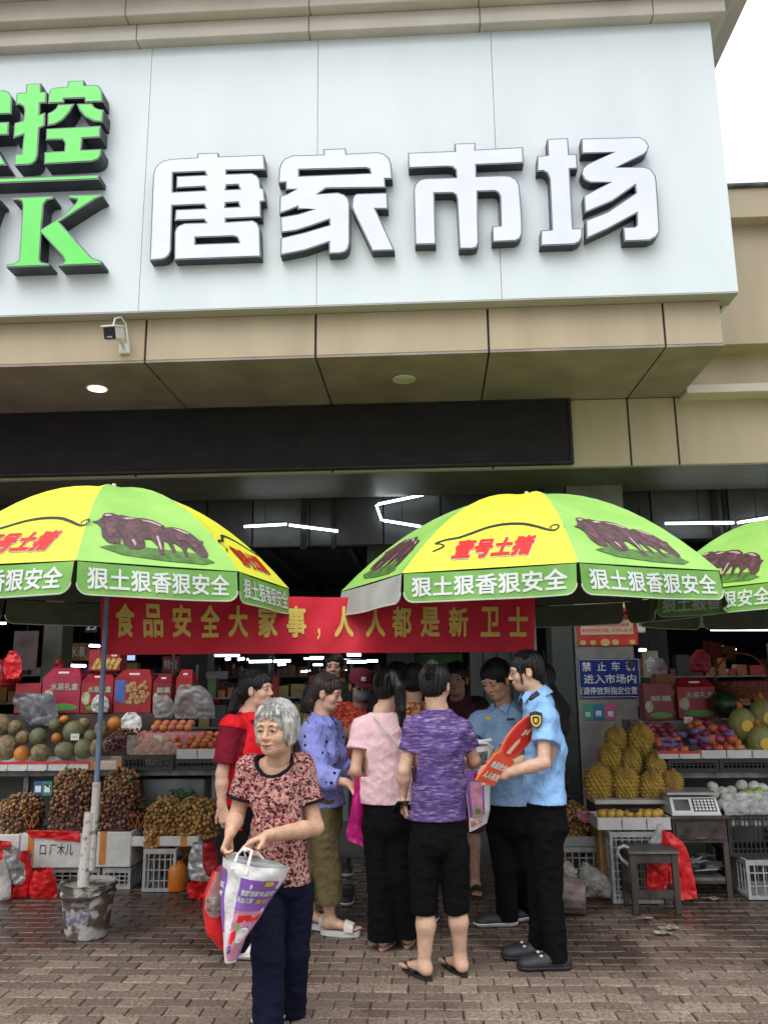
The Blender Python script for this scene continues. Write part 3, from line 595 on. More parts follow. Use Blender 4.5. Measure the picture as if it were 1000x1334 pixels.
# ================================================================== FIGURES: implicit surfaces meshed by surface nets
class Field:
    def __init__(s, lo, hi, h):
        s.lo = np.array(lo, np.float32) - 2 * h; s.h = h
        n = np.ceil((np.array(hi) + 2 * h - s.lo) / h).astype(int) + 1; s.n = n
        s.ax = [(s.lo[i] + h * np.arange(n[i])).astype(np.float32) for i in range(3)]
        s.F = np.full(tuple(n), .3, np.float32)
    def sl(s, lo, hi, m):
        r = []
        for i in range(3):
            a = max(0, int((lo[i] - m - s.lo[i]) / s.h)); b = min(s.n[i], int((hi[i] + m - s.lo[i]) / s.h) + 2)
            if a >= b: return None
            r.append(slice(a, b))
        return tuple(r)
    def grid(s, sl): return s.ax[0][sl[0]][:, None, None], s.ax[1][sl[1]][None, :, None], s.ax[2][sl[2]][None, None, :]
    def comb(s, sl, d, k, sub):
        F = s.F[sl]
        if sub: F = -F
        if sub: t = np.clip(.5 + .5 * (F - d) / k, 0, 1)
        else: t = np.clip(.5 + .5 * (F - d) / k, 0, 1)
        G_ = F * (1 - t) + d * t - k * t * (1 - t)
        s.F[sl] = -G_ if sub else G_
    def cone(s, a, b, ra, rb, k=.012, fa=False, fb=False, u=None, ry0=None, ry1=None, sub=False):
        a = np.array(a, np.float32); b = np.array(b, np.float32); ry0 = ry0 or ra; ry1 = ry1 or rb
        m = max(ra, rb, ry0, ry1); sl = s.sl(np.minimum(a, b) - m, np.maximum(a, b) + m, k * 1.5 + s.h * 2)
        if sl is None: return s
        ab = b - a; L = float(np.linalg.norm(ab)) + 1e-6; ax = ab / L
        if u is None: u = np.cross(ax, (0, 0, 1) if abs(ax[2]) < .9 else (0, 1, 0))
        vv = np.cross(ax, np.array(u, float)); vv /= np.linalg.norm(vv) + 1e-9; uu = np.cross(vv, ax)
        x, y, z = s.grid(sl); x = x - a[0]; y = y - a[1]; z = z - a[2]
        t = x * ax[0] + y * ax[1] + z * ax[2]; tc = np.clip(t / L, 0, 1); e = t - tc * L
        du = x * uu[0] + y * uu[1] + z * uu[2]; dv = x * vv[0] + y * vv[1] + z * vv[2]
        rx = ra + (rb - ra) * tc; ry = ry0 + (ry1 - ry0) * tc; mn = np.minimum(rx, ry)
        if fa: ea = np.minimum(e, 0)
        ee = e.copy()
        if fa: ee = np.maximum(ee, 0)
        if fb: ee = np.minimum(ee, 0)
        q = (np.sqrt((du / rx) ** 2 + (dv / ry) ** 2 + (ee / mn) ** 2) - 1) * mn
        if fa: q = np.maximum(q, -t)
        if fb: q = np.maximum(q, t - L)
        s.comb(sl, q.astype(np.float32), k, sub); return s
    def ell(s, c, r, k=.01, M=None, sub=False):
        c = np.array(c, np.float32); m = max(r); sl = s.sl(c - m, c + m, k * 1.5 + s.h * 2)
        if sl is None: return s
        x, y, z = s.grid(sl); x = x - c[0]; y = y - c[1]; z = z - c[2]
        if M is not None: A = [(x * M[i][0] + y * M[i][1] + z * M[i][2]) for i in range(3)]
        else: A = [x, y, z]
        q = np.sqrt((A[0] / r[0]) ** 2 + (A[1] / r[1]) ** 2 + (A[2] / r[2]) ** 2)
        d = (q - 1) * min(r); s.comb(sl, d.astype(np.float32), k, sub); return s
    def cut(s, p, n):   # keep the side the normal points to
        x, y, z = s.grid((slice(None),) * 3); s.F = np.maximum(s.F, -((x - p[0]) * n[0] + (y - p[1]) * n[1] + (z - p[2]) * n[2])).astype(np.float32); return s
    def wrinkle(s, amp, f, seed=0, st=(1, 1, 1)):
        x, y, z = s.grid((slice(None),) * 3); rs = np.random.RandomState(seed); m = np.abs(s.F) < .03
        N = 0
        for k in range(5):
            d = rs.normal(size=3); d /= np.linalg.norm(d); fr = f * (1 + .45 * k); ph = rs.uniform(0, 6)
            N = N + (1.6 * np.abs(np.sin(.5 * ((x * d[0] * st[0] + y * d[1] * st[1] + z * d[2] * st[2]) * fr + ph + 1.5 * np.sin((x * d[2] * st[0] - y * d[0] + z * d[1] * st[2]) * fr * .6 + ph * 2)))) - 1.0) / (1 + .6 * k)
        s.F = (s.F + amp * N * .85).astype(np.float32); return s
    def mesh(s):
        F = s.F; ins = F < 0; n = F.shape
        c = [ins[i:n[0] - 1 + i, j:n[1] - 1 + j, k:n[2] - 1 + k] for i in (0, 1) for j in (0, 1) for k in (0, 1)]
        al = c[0].copy(); an = c[0].copy()
        for q in c[1:]: al &= q; an |= q
        act = an & ~al; I, J, K = np.nonzero(act)
        if len(I) == 0: return np.zeros((0, 3)), np.zeros((0, 4), int)
        idx = np.full(act.shape, -1, np.int32); idx[I, J, K] = np.arange(len(I))
        acc = np.zeros((len(I), 3)); cnt = np.zeros(len(I))
        for axn in range(3):
            for p in (0, 1):
                for q in (0, 1):
                    o0 = [0, 0, 0]; oth = [a for a in range(3) if a != axn]; o0[oth[0]] = p; o0[oth[1]] = q; o1 = list(o0); o1[axn] = 1
                    f0 = F[I + o0[0], J + o0[1], K + o0[2]]; f1 = F[I + o1[0], J + o1[1], K + o1[2]]
                    m = (f0 < 0) != (f1 < 0); t = np.where(m, f0 / np.where(m, f0 - f1, 1), 0)
                    v = np.zeros((len(I), 3)); v[:, oth[0]] = p; v[:, oth[1]] = q; v[:, axn] = t
                    acc[m] += v[m]; cnt[m] += 1
        V = (np.stack([I, J, K], 1) + acc / cnt[:, None]) * s.h + s.lo
        Q = []
        for axn in range(3):
            b, d = [(1, 2), (2, 0), (0, 1)][axn]
            s0 = [slice(1, -1)] * 3; s0[axn] = slice(0, -1); s1 = list(s0); s1[axn] = slice(1, None)
            A = ins[tuple(s0)]; Bm = ins[tuple(s1)]; m = A != Bm; P_ = np.stack(np.nonzero(m), 1)
            off = np.array([1, 1, 1]); off[axn] = 0; P_ = P_ + off; fl = A[m]
            def cid(db, dd): Z = P_.copy(); Z[:, b] += db; Z[:, d] += dd; return idx[Z[:, 0], Z[:, 1], Z[:, 2]]
            q = np.stack([cid(-1, -1), cid(0, -1), cid(0, 0), cid(-1, 0)], 1); q[~fl] = q[~fl][:, ::-1]; Q.append(q)
        Q = np.concatenate(Q); Q = Q[(Q >= 0).all(1)]
        return V, Q
def mesh_object(name, parts, mats, parent, kind=None):
    """parts: list of (V, Q, material index)"""
    vs, fs, mi = [], [], []; n = 0
    for V, Q, m in parts: vs.append(V); fs.append(Q + n); mi.append(np.full(len(Q), m)); n += len(V)
    V = np.concatenate(vs); Q = np.concatenate(fs); mi = np.concatenate(mi)
    L = np.array(WLOC(parent)); V = V - L
    me = bpy.data.meshes.new(name); me.vertices.add(len(V)); me.vertices.foreach_set('co', V.astype(np.float32).ravel())
    me.loops.add(len(Q) * 4); me.loops.foreach_set('vertex_index', Q.astype(np.int32).ravel())
    me.polygons.add(len(Q)); me.polygons.foreach_set('loop_start', np.arange(0, len(Q) * 4, 4, dtype=np.int32)); me.polygons.foreach_set('loop_total', np.full(len(Q), 4, np.int32))
    me.polygons.foreach_set('material_index', mi.astype(np.int32)); me.polygons.foreach_set('use_smooth', np.ones(len(Q), bool))
    for m in (mats if isinstance(mats, (list, tuple)) else [mats]): me.materials.append(m)
    me.update(calc_edges=True); o = bpy.data.objects.new(name, me); C.objects.link(o); o.parent = parent
    return o
def bounds(pts, m): a = np.array([list(p) for p in pts]); return a.min(0) - m, a.max(0) + m
def nz(v): v = Vector(v); return v.normalized()
# ---- fabrics
def pattern_mat(name, kind, cols, rough=.8, scale=30):
    if name in MATS: return MATS[name]
    m = bpy.data.materials.new(name); m.use_nodes = True; MATS[name] = m; t = m.node_tree; b = t.nodes['Principled BSDF']; N = t.nodes.new; K = t.links.new
    b.inputs['Roughness'].default_value = rough; b.inputs['Specular IOR Level'].default_value = .12
    tc = N('ShaderNodeTexCoord'); mp = N('ShaderNodeMapping'); K(tc.outputs['Object'], mp.inputs[0])
    rp = N('ShaderNodeValToRGB'); rp.color_ramp.interpolation = 'CONSTANT' if kind in ('floral', 'dots') else 'LINEAR'
    e = rp.color_ramp.elements
    if kind == 'floral':
        v = N('ShaderNodeTexVoronoi'); v.inputs['Scale'].default_value = scale; K(mp.outputs[0], v.inputs['Vector'])
        n = N('ShaderNodeTexNoise'); n.inputs['Scale'].default_value = scale * 1.4; n.inputs['Detail'].default_value = 3; K(mp.outputs[0], n.inputs['Vector'])
        sp = N('ShaderNodeSeparateColor'); K(v.outputs['Color'], sp.inputs[0]); ad = N('ShaderNodeMath'); ad.operation = 'ADD'; K(sp.outputs[0], ad.inputs[0])
        m2 = N('ShaderNodeMath'); m2.operation = 'MULTIPLY_ADD'; m2.inputs[1].default_value = 1.6; m2.inputs[2].default_value = -.8; K(n.outputs['Fac'], m2.inputs[0]); K(m2.outputs[0], ad.inputs[1]); K(ad.outputs[0], rp.inputs[0])
    elif kind == 'dots':
        v = N('ShaderNodeTexVoronoi'); v.inputs['Scale'].default_value = scale; v.inputs['Randomness'].default_value = .55; K(mp.outputs[0], v.inputs['Vector']); K(v.outputs['Distance'], rp.inputs[0])
    else:
        mp.inputs['Scale'].default_value = (1, 1, 6.5) if kind == 'heather' else (1, 1, 1)
        n = N('ShaderNodeTexNoise'); n.inputs['Scale'].default_value = scale; n.inputs['Detail'].default_value = 5; n.inputs['Roughness'].default_value = .65; K(mp.outputs[0], n.inputs['Vector']); K(n.outputs['Fac'], rp.inputs[0])
    while len(e) < len(cols): e.new(.5)
    for k, (p, c) in enumerate(cols): e[k].position = p; e[k].color = (*c, 1)
    K(rp.outputs[0], b.inputs['Base Color'])
    n3 = N('ShaderNodeTexNoise'); n3.inputs['Scale'].default_value = 13; n3.inputs['Detail'].default_value = 7; n3.inputs['Distortion'].default_value = 1.2; mp3 = N('ShaderNodeMapping'); mp3.inputs['Scale'].default_value = (1.5, 1.5, .8); K(tc.outputs['Object'], mp3.inputs[0]); K(mp3.outputs[0], n3.inputs['Vector'])
    bp = N('ShaderNodeBump'); bp.inputs['Strength'].default_value = .6; bp.inputs['Distance'].default_value = .022; K(n3.outputs['Fac'], bp.inputs['Height']); K(bp.outputs[0], b.inputs['Normal'])
    return m
def cloth(name, c, rough=.85, dark=.8): return pattern_mat(name, 'plain', [(.3, tuple(x * dark for x in c)), (.7, c)], rough, 9)
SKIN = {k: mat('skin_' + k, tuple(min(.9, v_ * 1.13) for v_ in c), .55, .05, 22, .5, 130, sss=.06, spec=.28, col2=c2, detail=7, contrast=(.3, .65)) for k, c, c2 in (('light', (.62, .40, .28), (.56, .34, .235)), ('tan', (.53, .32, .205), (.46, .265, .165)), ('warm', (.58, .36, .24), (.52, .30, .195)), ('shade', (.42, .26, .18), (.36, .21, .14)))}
m_hairb = mat('black_hair', (.010, .008, .008), .45, .3, 60, .5, 160, stretch=(1, 1, .12), spec=.35); m_hairg = mat('silver_grey_hair', (.50, .49, .46), .42, .2, 90, .5, 170, stretch=(1, 1, .08), col2=(.2, .195, .185), contrast=(.36, .58)); m_hairbr = mat('dark_brown_hair', (.035, .022, .018), .4, .3, 60, .5, 160, stretch=(1, 1, .12))
m_lip = mat('lips', (.33, .12, .10), .45, .1); m_eyed = mat('dark_eye', (.03, .02, .016), .15, .1); m_eyew = mat('eye_white', (.24, .19, .165), .3, .05)
m_sole = mat('white_sole', (.62, .6, .57), .6, .1, 12, .2); m_blackf = cloth('black_trouser_cloth', (.005, .005, .006), .9, .6); m_rub = mat('black_rubber', (.018, .018, .02), .6, .2, 20, .2)
def frame(fwd, up=(0, 0, 1)):
    f = nz(fwd); s_ = nz(f.cross(Vector(up))); u = nz(s_.cross(f)); return s_, f, u     # side, forward, up (rows)
def head_mesh(c, fwd, hs, skin, h, neck, parent_parts, up=(0, 0, 1), smile=0, old=0., nk=.052):
    s_, f, u = frame(fwd, up); M = [list(s_), list(f), list(u)]
    W = lambda x, y, z: c + (s_ * x + f * y + u * z) * hs
    F = Field(*bounds([c], .155 * hs), h) if neck is None else Field(*bounds([c, neck], .15 * hs), h)
    E = lambda x, y, z, r, k=.012, sub=False: F.ell(W(x, y, z), [q * hs for q in r], k * hs, M, sub)
    E(0, -.014, .034, (.074, .096, .082)); E(0, .018, -.03, (.060, .068, .078), .02); E(0, .05, -.084, (.03, .026, .022), .02); E(0, .02, -.075, (.05, .05, .03), .02)
    for q in (-1, 1): E(q * .036, .056, -.028, (.024 + .002 * smile, .024, .024), .02)
    F.cone(W(-.04, .074, .022), W(.04, .074, .022), .012 * hs, .012 * hs, .012 * hs)
    for q in (-1, 1): E(q * .031, .093, .003, (.018, .0105, .010), .009, True); E(q * .031, .0775, .002, (.0155, .011, .0085), .003); F.cone(W(q * .018, .0835, .0078), W(q * .046, .078, .0066), .0028 * hs, .0022 * hs, .004)
    F.cone(W(0, .083, .012), W(0, .101, -.026), .007 * hs, .011 * hs, .007 * hs)
    for q in (-1, 1): E(q * .0125, .092, -.031, (.0085, .0095, .0075), .005); E(q * .007, .099, -.0405, (.004, .005, .003), .002, True)
    E(0, .083, -.055, (.024, .0125, .008), .006); E(0, .08, -.068, (.02, .0115, .007), .005); E(0, .093, -.0612, (.022, .008, .0022), .002, True)
    if old:
        for q in (-1, 1): F.cone(W(q * .018, .099, -.03), W(q * .034, .082, -.062), .0028 * hs, .0028 * hs, .004 * hs, sub=True); E(q * .03, .092, -.0165, (.014, .0035, .002), .004, True)
    for q in (-1, 1):
        E(q * .0765, -.004, -.008, (.010, .019, .031), .004); E(q * .088, .002, -.004, (.008, .011, .018), .004, True)
    if neck is not None: F.cone(W(0, -.022, -.07), neck, nk * hs * .98, nk * 1.12, .02, fb=False)
    V, Q = F.mesh(); parent_parts.append((V, Q, 0))
    return s_, f, u, W, M
def hand(F, wr, d, n, ts, sc=1., curl=(.35, .55, .45), spread=.05, thumb=(.55, .25), fin=None):
    d = nz(d); n = nz(Vector(n) - d * Vector(n).dot(d)); sd = d.cross(n) * ts
    F.cone(wr - d * .02, wr + d * .085 * sc, .026 * sc, .038 * sc, .01, u=sd, ry0=.02 * sc, ry1=.0135 * sc)
    for k, (o, L) in enumerate(((.029, .072), (.0095, .08), (-.0095, .074), (-.028, .058))):
        p = wr + d * (.082 - abs(o) * .16) * sc + sd * o * sc; dd = nz(d + sd * (o * spread * 20)); ang = 0
        cu = curl if fin is None or k not in fin else fin[k]
        for j, (fr, r0, r1) in enumerate(((.46, .0092, .0085), (.30, .0085, .0078), (.24, .0078, .0066))):
            ang += cu[j]; v = dd * math.cos(ang) + n * math.sin(ang); p2 = p + v * L * fr * sc
            F.cone(p, p2, r0 * sc, r1 * sc, .0035); p = p2
    p = wr + d * .022 * sc + sd * .024 * sc; v = nz(d * .62 + sd * thumb[0] + n * thumb[1]); p2 = p + v * .045 * sc; F.cone(p, p2, .0145 * sc, .0105 * sc, .008)
    v2 = nz(v * .8 + d * .45 + n * .1); F.cone(p2, p2 + v2 * .032 * sc, .0105 * sc, .0082 * sc, .004)
def arm(sh, el, wr, hd, n, ts, r=(.041, .032, .022), sc=1., h=.0045, **kw):
    hd = nz(hd); F = Field(*bounds([sh, el, wr, wr + hd * .19 * sc], .07), h)
    F.cone(sh, el, r[0], r[1] * 1.02); mid = el.lerp(wr, .3); F.cone(el, mid, r[1], r[1] * 1.06, .015); F.cone(mid, wr, r[1] * 1.06, r[2], .015)
    hand(F, wr, hd, n, ts, sc, **kw); V, Q = F.mesh(); return (V, Q, 0)
def foot(F, an, td, sc=1., toes=True, z0=0.):
    """bare foot under the ankle; td toe direction"""
    td = nz((td[0], td[1], 0)); sd = Vector((-td.y, td.x, 0)); b = Vector((an.x, an.y, z0))
    F.cone(an, b + Vector((0, 0, .045)) - td * .01, .034 * sc, .036 * sc, .015); F.ell(b - td * .022 + Vector((0, 0, .03)), (.03 * sc, .03 * sc, .028 * sc), .015)
    F.cone(b + Vector((0, 0, .045)), b + td * .12 * sc + Vector((0, 0, .022)), .036 * sc, .04 * sc, .015, u=sd, ry0=.034 * sc, ry1=.018 * sc)
    if toes:
        for k, (o, L, r) in enumerate(((.027, .062, .0125), (.009, .056, .0095), (-.006, .05, .009), (-.02, .042, .0085), (-.032, .032, .008))):
            F.cone(b + td * .115 * sc + sd * o + Vector((0, 0, .018)), b + td * (.12 + L) * sc + sd * o + Vector((0, 0, .012)), r, r * .85, .004)
    else: F.ell(b + td * .155 * sc + Vector((0, 0, .02)), (.036 * sc, .036 * sc, .02), .012)
def shoe(kind, an, td, parent, z0=.0, mats=None, sc=1.):
    td = nz((td[0], td[1], 0)); sd = Vector((-td.y, td.x, 0)); b = Vector((an.x, an.y, z0)); Z = Vector((0, 0, 1))
    lo, hi = bounds([b - td * .08, b + td * .24 * sc, b + Z * .12], .06)
    if kind in ('sneaker', 'croc', 'cloth'):
        big = 1.14 if kind == 'croc' else 1.
        def up():
            F = Field(lo, hi, .004)
            F.cone(b - td * .03 + Z * .035, b + td * .12 * sc + Z * .035, .04 * big, .047 * big, .02, u=sd, ry0=.045 * big, ry1=.04); F.ell(b + td * .165 * sc + Z * .03, (.045 * big, .045 * big, .032 * big), .02)
            if kind != 'croc': F.cone(an + Z * .02, b + Z * .04, .042, .045, .02, fa=True)
            else: F.cone(b - td * .02 + Z * .03, b + td * .03 + Z * .055, .042, .045, .02)
            return F
        F = up(); F.cut(b + Z * .012, (0, 0, 1)); o = mesh_object('shoe', [(*F.mesh(), 0)], mats[0], parent)
        F = up(); F.F -= .004 if kind != 'croc' else .005; F.cut(b + Z * (.026 if kind != 'croc' else .02), (0, 0, -1)); F.cut(b + Z * .002, (0, 0, 1)); mesh_object('sole', [(*F.mesh(), 0)], mats[1], o)
        if kind == 'sneaker':
            q = MB()
            for k in range(4): c_ = b + td * (.06 + .02 * k) + Z * (.083 - .006 * k); q.tube([c_ + sd * .022, c_ + Z * .006, c_ - sd * .022], .003, 5)
            q.build('laces', mats[2] if len(mats) > 2 else mats[1], o)
        if kind == 'croc':
            q = MB()
            for k, (a_, s2) in enumerate(((.07, -.035), (.1, .0), (.12, -.04), (.15, .02), (.14, -.02), (.09, .03))): q.ell(b + td * a_ + sd * s2 + Z * (.086 - abs(s2) * .5 - max(0, a_ - .09) * .3), (.010, .010, .007), 8, 5)
            q.build('charm', [mats[2]], o, kind='stuff')
            q = MB(); q.tube([b + td * .05 + sd * .05 + Z * .05, b - td * .03 + sd * .05 + Z * .05, b - td * .065 + Z * .055, b - td * .03 - sd * .05 + Z * .05, b + td * .05 - sd * .05 + Z * .05], .006, 6); q.build('heel_strap', mats[0], o)
    else:
        q = MB(); n = 24; prof = []
        for k in range(n):
            t = 2 * PI * k / n; x = math.cos(t); wd = .038 + .008 * x; prof.append(b + td * (.062 + .125 * x) * sc + sd * wd * math.sin(t) * sc)
        th = .014 if kind != 'wedge' else .03; vs = [p + Z * .001 for p in prof] + [p + Z * th * (1 if kind != 'wedge' else (1.0)) for p in prof]
        q.add(vs, [tuple(range(n - 1, -1, -1)), tuple(range(n, 2 * n))] + [(k, (k + 1) % n, n + (k + 1) % n, n + k) for k in range(n)])
        o = q.build('sandal', mats[0], parent)
        q = MB()
        if kind == 'flipflop':
            for s2 in (-1, 1): q.tube([b + td * .165 * sc + Z * .02 + sd * .012, b + td * .13 * sc + sd * (.012 + s2 * .02) + Z * .052, b + td * .04 * sc + sd * s2 * .04 + Z * .02], [.005, .006, .006], 6)
            q.build('strap', mats[1], o)
        else:
            nn = 10; vs = []
            for k in range(nn + 1):
                t = PI * k / nn
                for e_ in (-.028, .028): vs.append(b + td * (.125 + e_) * sc + sd * .046 * math.cos(t) + Z * (th + (.05 - e_ * .35) * math.sin(t) ** .7))
            q.add(vs, [(2 * k, 2 * k + 1, 2 * k + 3, 2 * k + 2) for k in range(nn)]); q.add([v + Z * .003 for v in vs], [(2 * k + 2, 2 * k + 3, 2 * k + 1, 2 * k) for k in range(nn)])
            q.build('strap', mats[1], o, smooth=True)
    return o
def hair(c, s_, f, u, hs, style, m, parent, h=.004, tail=None, extra=None):
    M = [list(s_), list(f), list(u)]; W = lambda x, y, z: c + (s_ * x + f * y + u * z) * hs
    pts = [c] + (tail or []); F = Field(*bounds(pts, .17 * hs), h)
    E = lambda x, y, z, r, k=.012, sub=False: F.ell(W(x, y, z), [q * hs for q in r], k * hs, M, sub)
    if style == 'bob':
        E(0, -.016, .040, (.086, .104, .091)); E(0, -.035, -.01, (.084, .082, .08), .03)
        for q in (-1, 1): F.cone(W(q * .071, .022, .03), W(q * .078, .012, -.05), .024 * hs, .017 * hs, .012)
        E(0, .120, -.044, (.071, .082, .112), .004, True); E(0, .03, -.125, (.12, .085, .055), .012, True)
        F.cut(W(0, 0, -.078), list(u))
        for a_, z_ in ((-.05, .046), (-.036, .056), (-.022, .04), (-.006, .05), (.01, .036), (.024, .05), (.04, .042), (.054, .03)):
            F.cone(W(a_ * .8, .052, .098), W(a_ * 1.1, .0845 - abs(a_) * .3, .07), .0085 * hs, .0065 * hs, .004); F.cone(W(a_ * 1.1, .0845 - abs(a_) * .3, .07), W(a_ * 1.16, .089 - abs(a_) * .38, z_ + .006), .0065 * hs, .0015 * hs, .003)
    elif style == 'short':
        E(0, -.014, .042, (.083, .105, .088)); E(0, -.05, -.005, (.072, .062, .06), .02)
        for q in (-1, 1): F.cone(W(q * .07, .01, .03), W(q * .073, .012, -.015), .012 * hs, .007 * hs, .01)
        E(0, .118, -.028, (.074, .07, .09), .006, True); F.cut(W(0, 0, -.06), list(u))
    else:
        E(0, -.018, .038, (.085, .104, .09)); E(0, -.055, -.01, (.07, .055, .062), .02)
        E(0, .118, -.032, (.08, .075, .085), .012, True)
        for q in (-1, 1): E(q * .085, .005, -.012, (.022, .026, .036), .006, True)
        if style == 'sides':
            for q in (-1, 1): F.cone(W(q * .07, .048, .03), W(q * .075, .05, -.07), .01 * hs, .004 * hs, .006)
        if style == 'bun': E(0, -.055, .115, (.03, .03, .026), .012); E(0, -.06, -.045, (.05, .035, .03), .015)
        F.cut(W(0, 0, -.085 if style != 'long' else -.25), list(u))
    if tail:
        rr = extra or [.026, .03, .026, .012]
        for k in range(len(tail) - 1): F.cone(tail[k], tail[k + 1], rr[k], rr[k + 1], .015)
    x, y, z = F.grid((slice(None),) * 3); x = x - c.x; y = y - c.y; z = z - c.z
    az_ = np.arctan2(x * f.x + y * f.y + z * f.z, x * s_.x + y * s_.y + z * s_.z); zz = x * u.x + y * u.y + z * u.z
    F.F = (F.F + .0022 * np.sin(az_ * 46 + zz * 30) + .002 * np.sin(az_ * 23 + 1 - zz * 18) + .0015 * np.sin(az_ * 71 + 2)).astype(np.float32)
    return mesh_object('hair', [(*F.mesh(), 0)], m, parent)
def strands(c, s_, f, u, hs, style, m, parent, n=230, seed=1):
    rs = random.Random(seed); q = MB(); W = lambda x, y, z: c + (s_ * x + f * y + u * z) * hs
    for _ in range(n):
        if style in ('bob', 'short'):
            a = rs.uniform(0, 2 * PI); lo = -.9 if style == 'bob' else -.35
            if math.sin(a) > .45: lo = .25 + rs.uniform(-.05, .12)
            a2 = a + rs.uniform(-.25, .25); g = rs.uniform(1.0, 1.035); pts = []
            for j in range(7):
                e = 1.45 + (math.asin(lo) - 1.45) * j / 6; aa = a + (a2 - a) * j / 6; ce = max(math.cos(e), .0 if e > 0 else .92 + .0 * e)
                pts.append(W(.0875 * g * ce * math.cos(aa), -.014 + .105 * g * ce * math.sin(aa), .040 + .093 * g * math.sin(e)))
        else:
            x0 = rs.uniform(-.078, .078); g = rs.uniform(1.0, 1.03); pts = []
            for j in range(8):
                t = .9 + (PI + .25 - .9) * j / 7; k_ = math.sqrt(max(0, 1 - (x0 / .087) ** 2)); xx = x0 * (1 - .45 * (j / 7) ** 2)
                pts.append(W(xx * g, -.018 + .106 * g * k_ * math.cos(t), .038 + .092 * g * k_ * math.sin(t)))
        ww = Vector((rs.gauss(0, .003), rs.gauss(0, .003), rs.gauss(0, .002))); pts = [p + ww * (j / 6) ** 2 + Vector((rs.gauss(0, .0009), rs.gauss(0, .0009), rs.gauss(0, .0009))) for j, p in enumerate(pts)]
        q.tube(pts, [.0007] + [.0013 * hs] * (len(pts) - 2) + [.0004], 3, caps=False)
    q.build('loose_strands', m, parent, kind='stuff')
def face_bits(W, M, hs, parent, brow=m_hairb, eyes=.0, lips=m_lip):
    s_, f, u = [Vector(q) for q in M]; Rm = Matrix((s_, f, u)).transposed()
    R4 = Rm.to_4x4()
    for q in (-1, 1):
        e = MB(); e.ell(W(q * .031, .083, .0015), (.0125 * hs, .0065 * hs, .0042 * hs), 12, 8, R4); eo = e.build('eye', m_eyew, parent, smooth=True)
        e = MB(); e.ell(W(q * .031 , .0872, .0015), (.0062 * hs, .0034 * hs, .0042 * hs), 10, 6, R4); e.build('iris', m_eyed, eo, smooth=True)
        e = MB(); e.tube([W(q * .0165, .0855, .004), W(q * .031, .0895, .0068), W(q * .046, .081, .0035)], [.0012 * hs, .0017 * hs, .001 * hs], 6); e.build('eyelash', m_eyed, parent)
        e = MB(); e.tube([W(q * .014, .0885, .0205), W(q * .030, .0875, .0255), W(q * .048, .0735, .0205)], [.0022 * hs, .0027 * hs, .0012 * hs], 6); e.build('eyebrow', brow, parent)
    e = MB(); e.tube([W(-.021, .085, -.0598), W(-.008, .0935, -.0572), W(0, .0945, -.0582), W(.008, .0935, -.0572), W(.021, .085, -.0598)], [.0012 * hs, .003 * hs, .003 * hs, .003 * hs, .0012 * hs], 8)
    e.tube([W(-.02, .0845, -.062), W(0, .0915, -.0665), W(.02, .0845, -.062)], [.0012 * hs, .0042 * hs, .0012 * hs], 8); e.build('lips', lips, parent, smooth=True)
def rotz(v, a): v = Vector(v); c, s = math.cos(a), math.sin(a); return Vector((v.x * c - v.y * s, v.x * s + v.y * c, v.z))
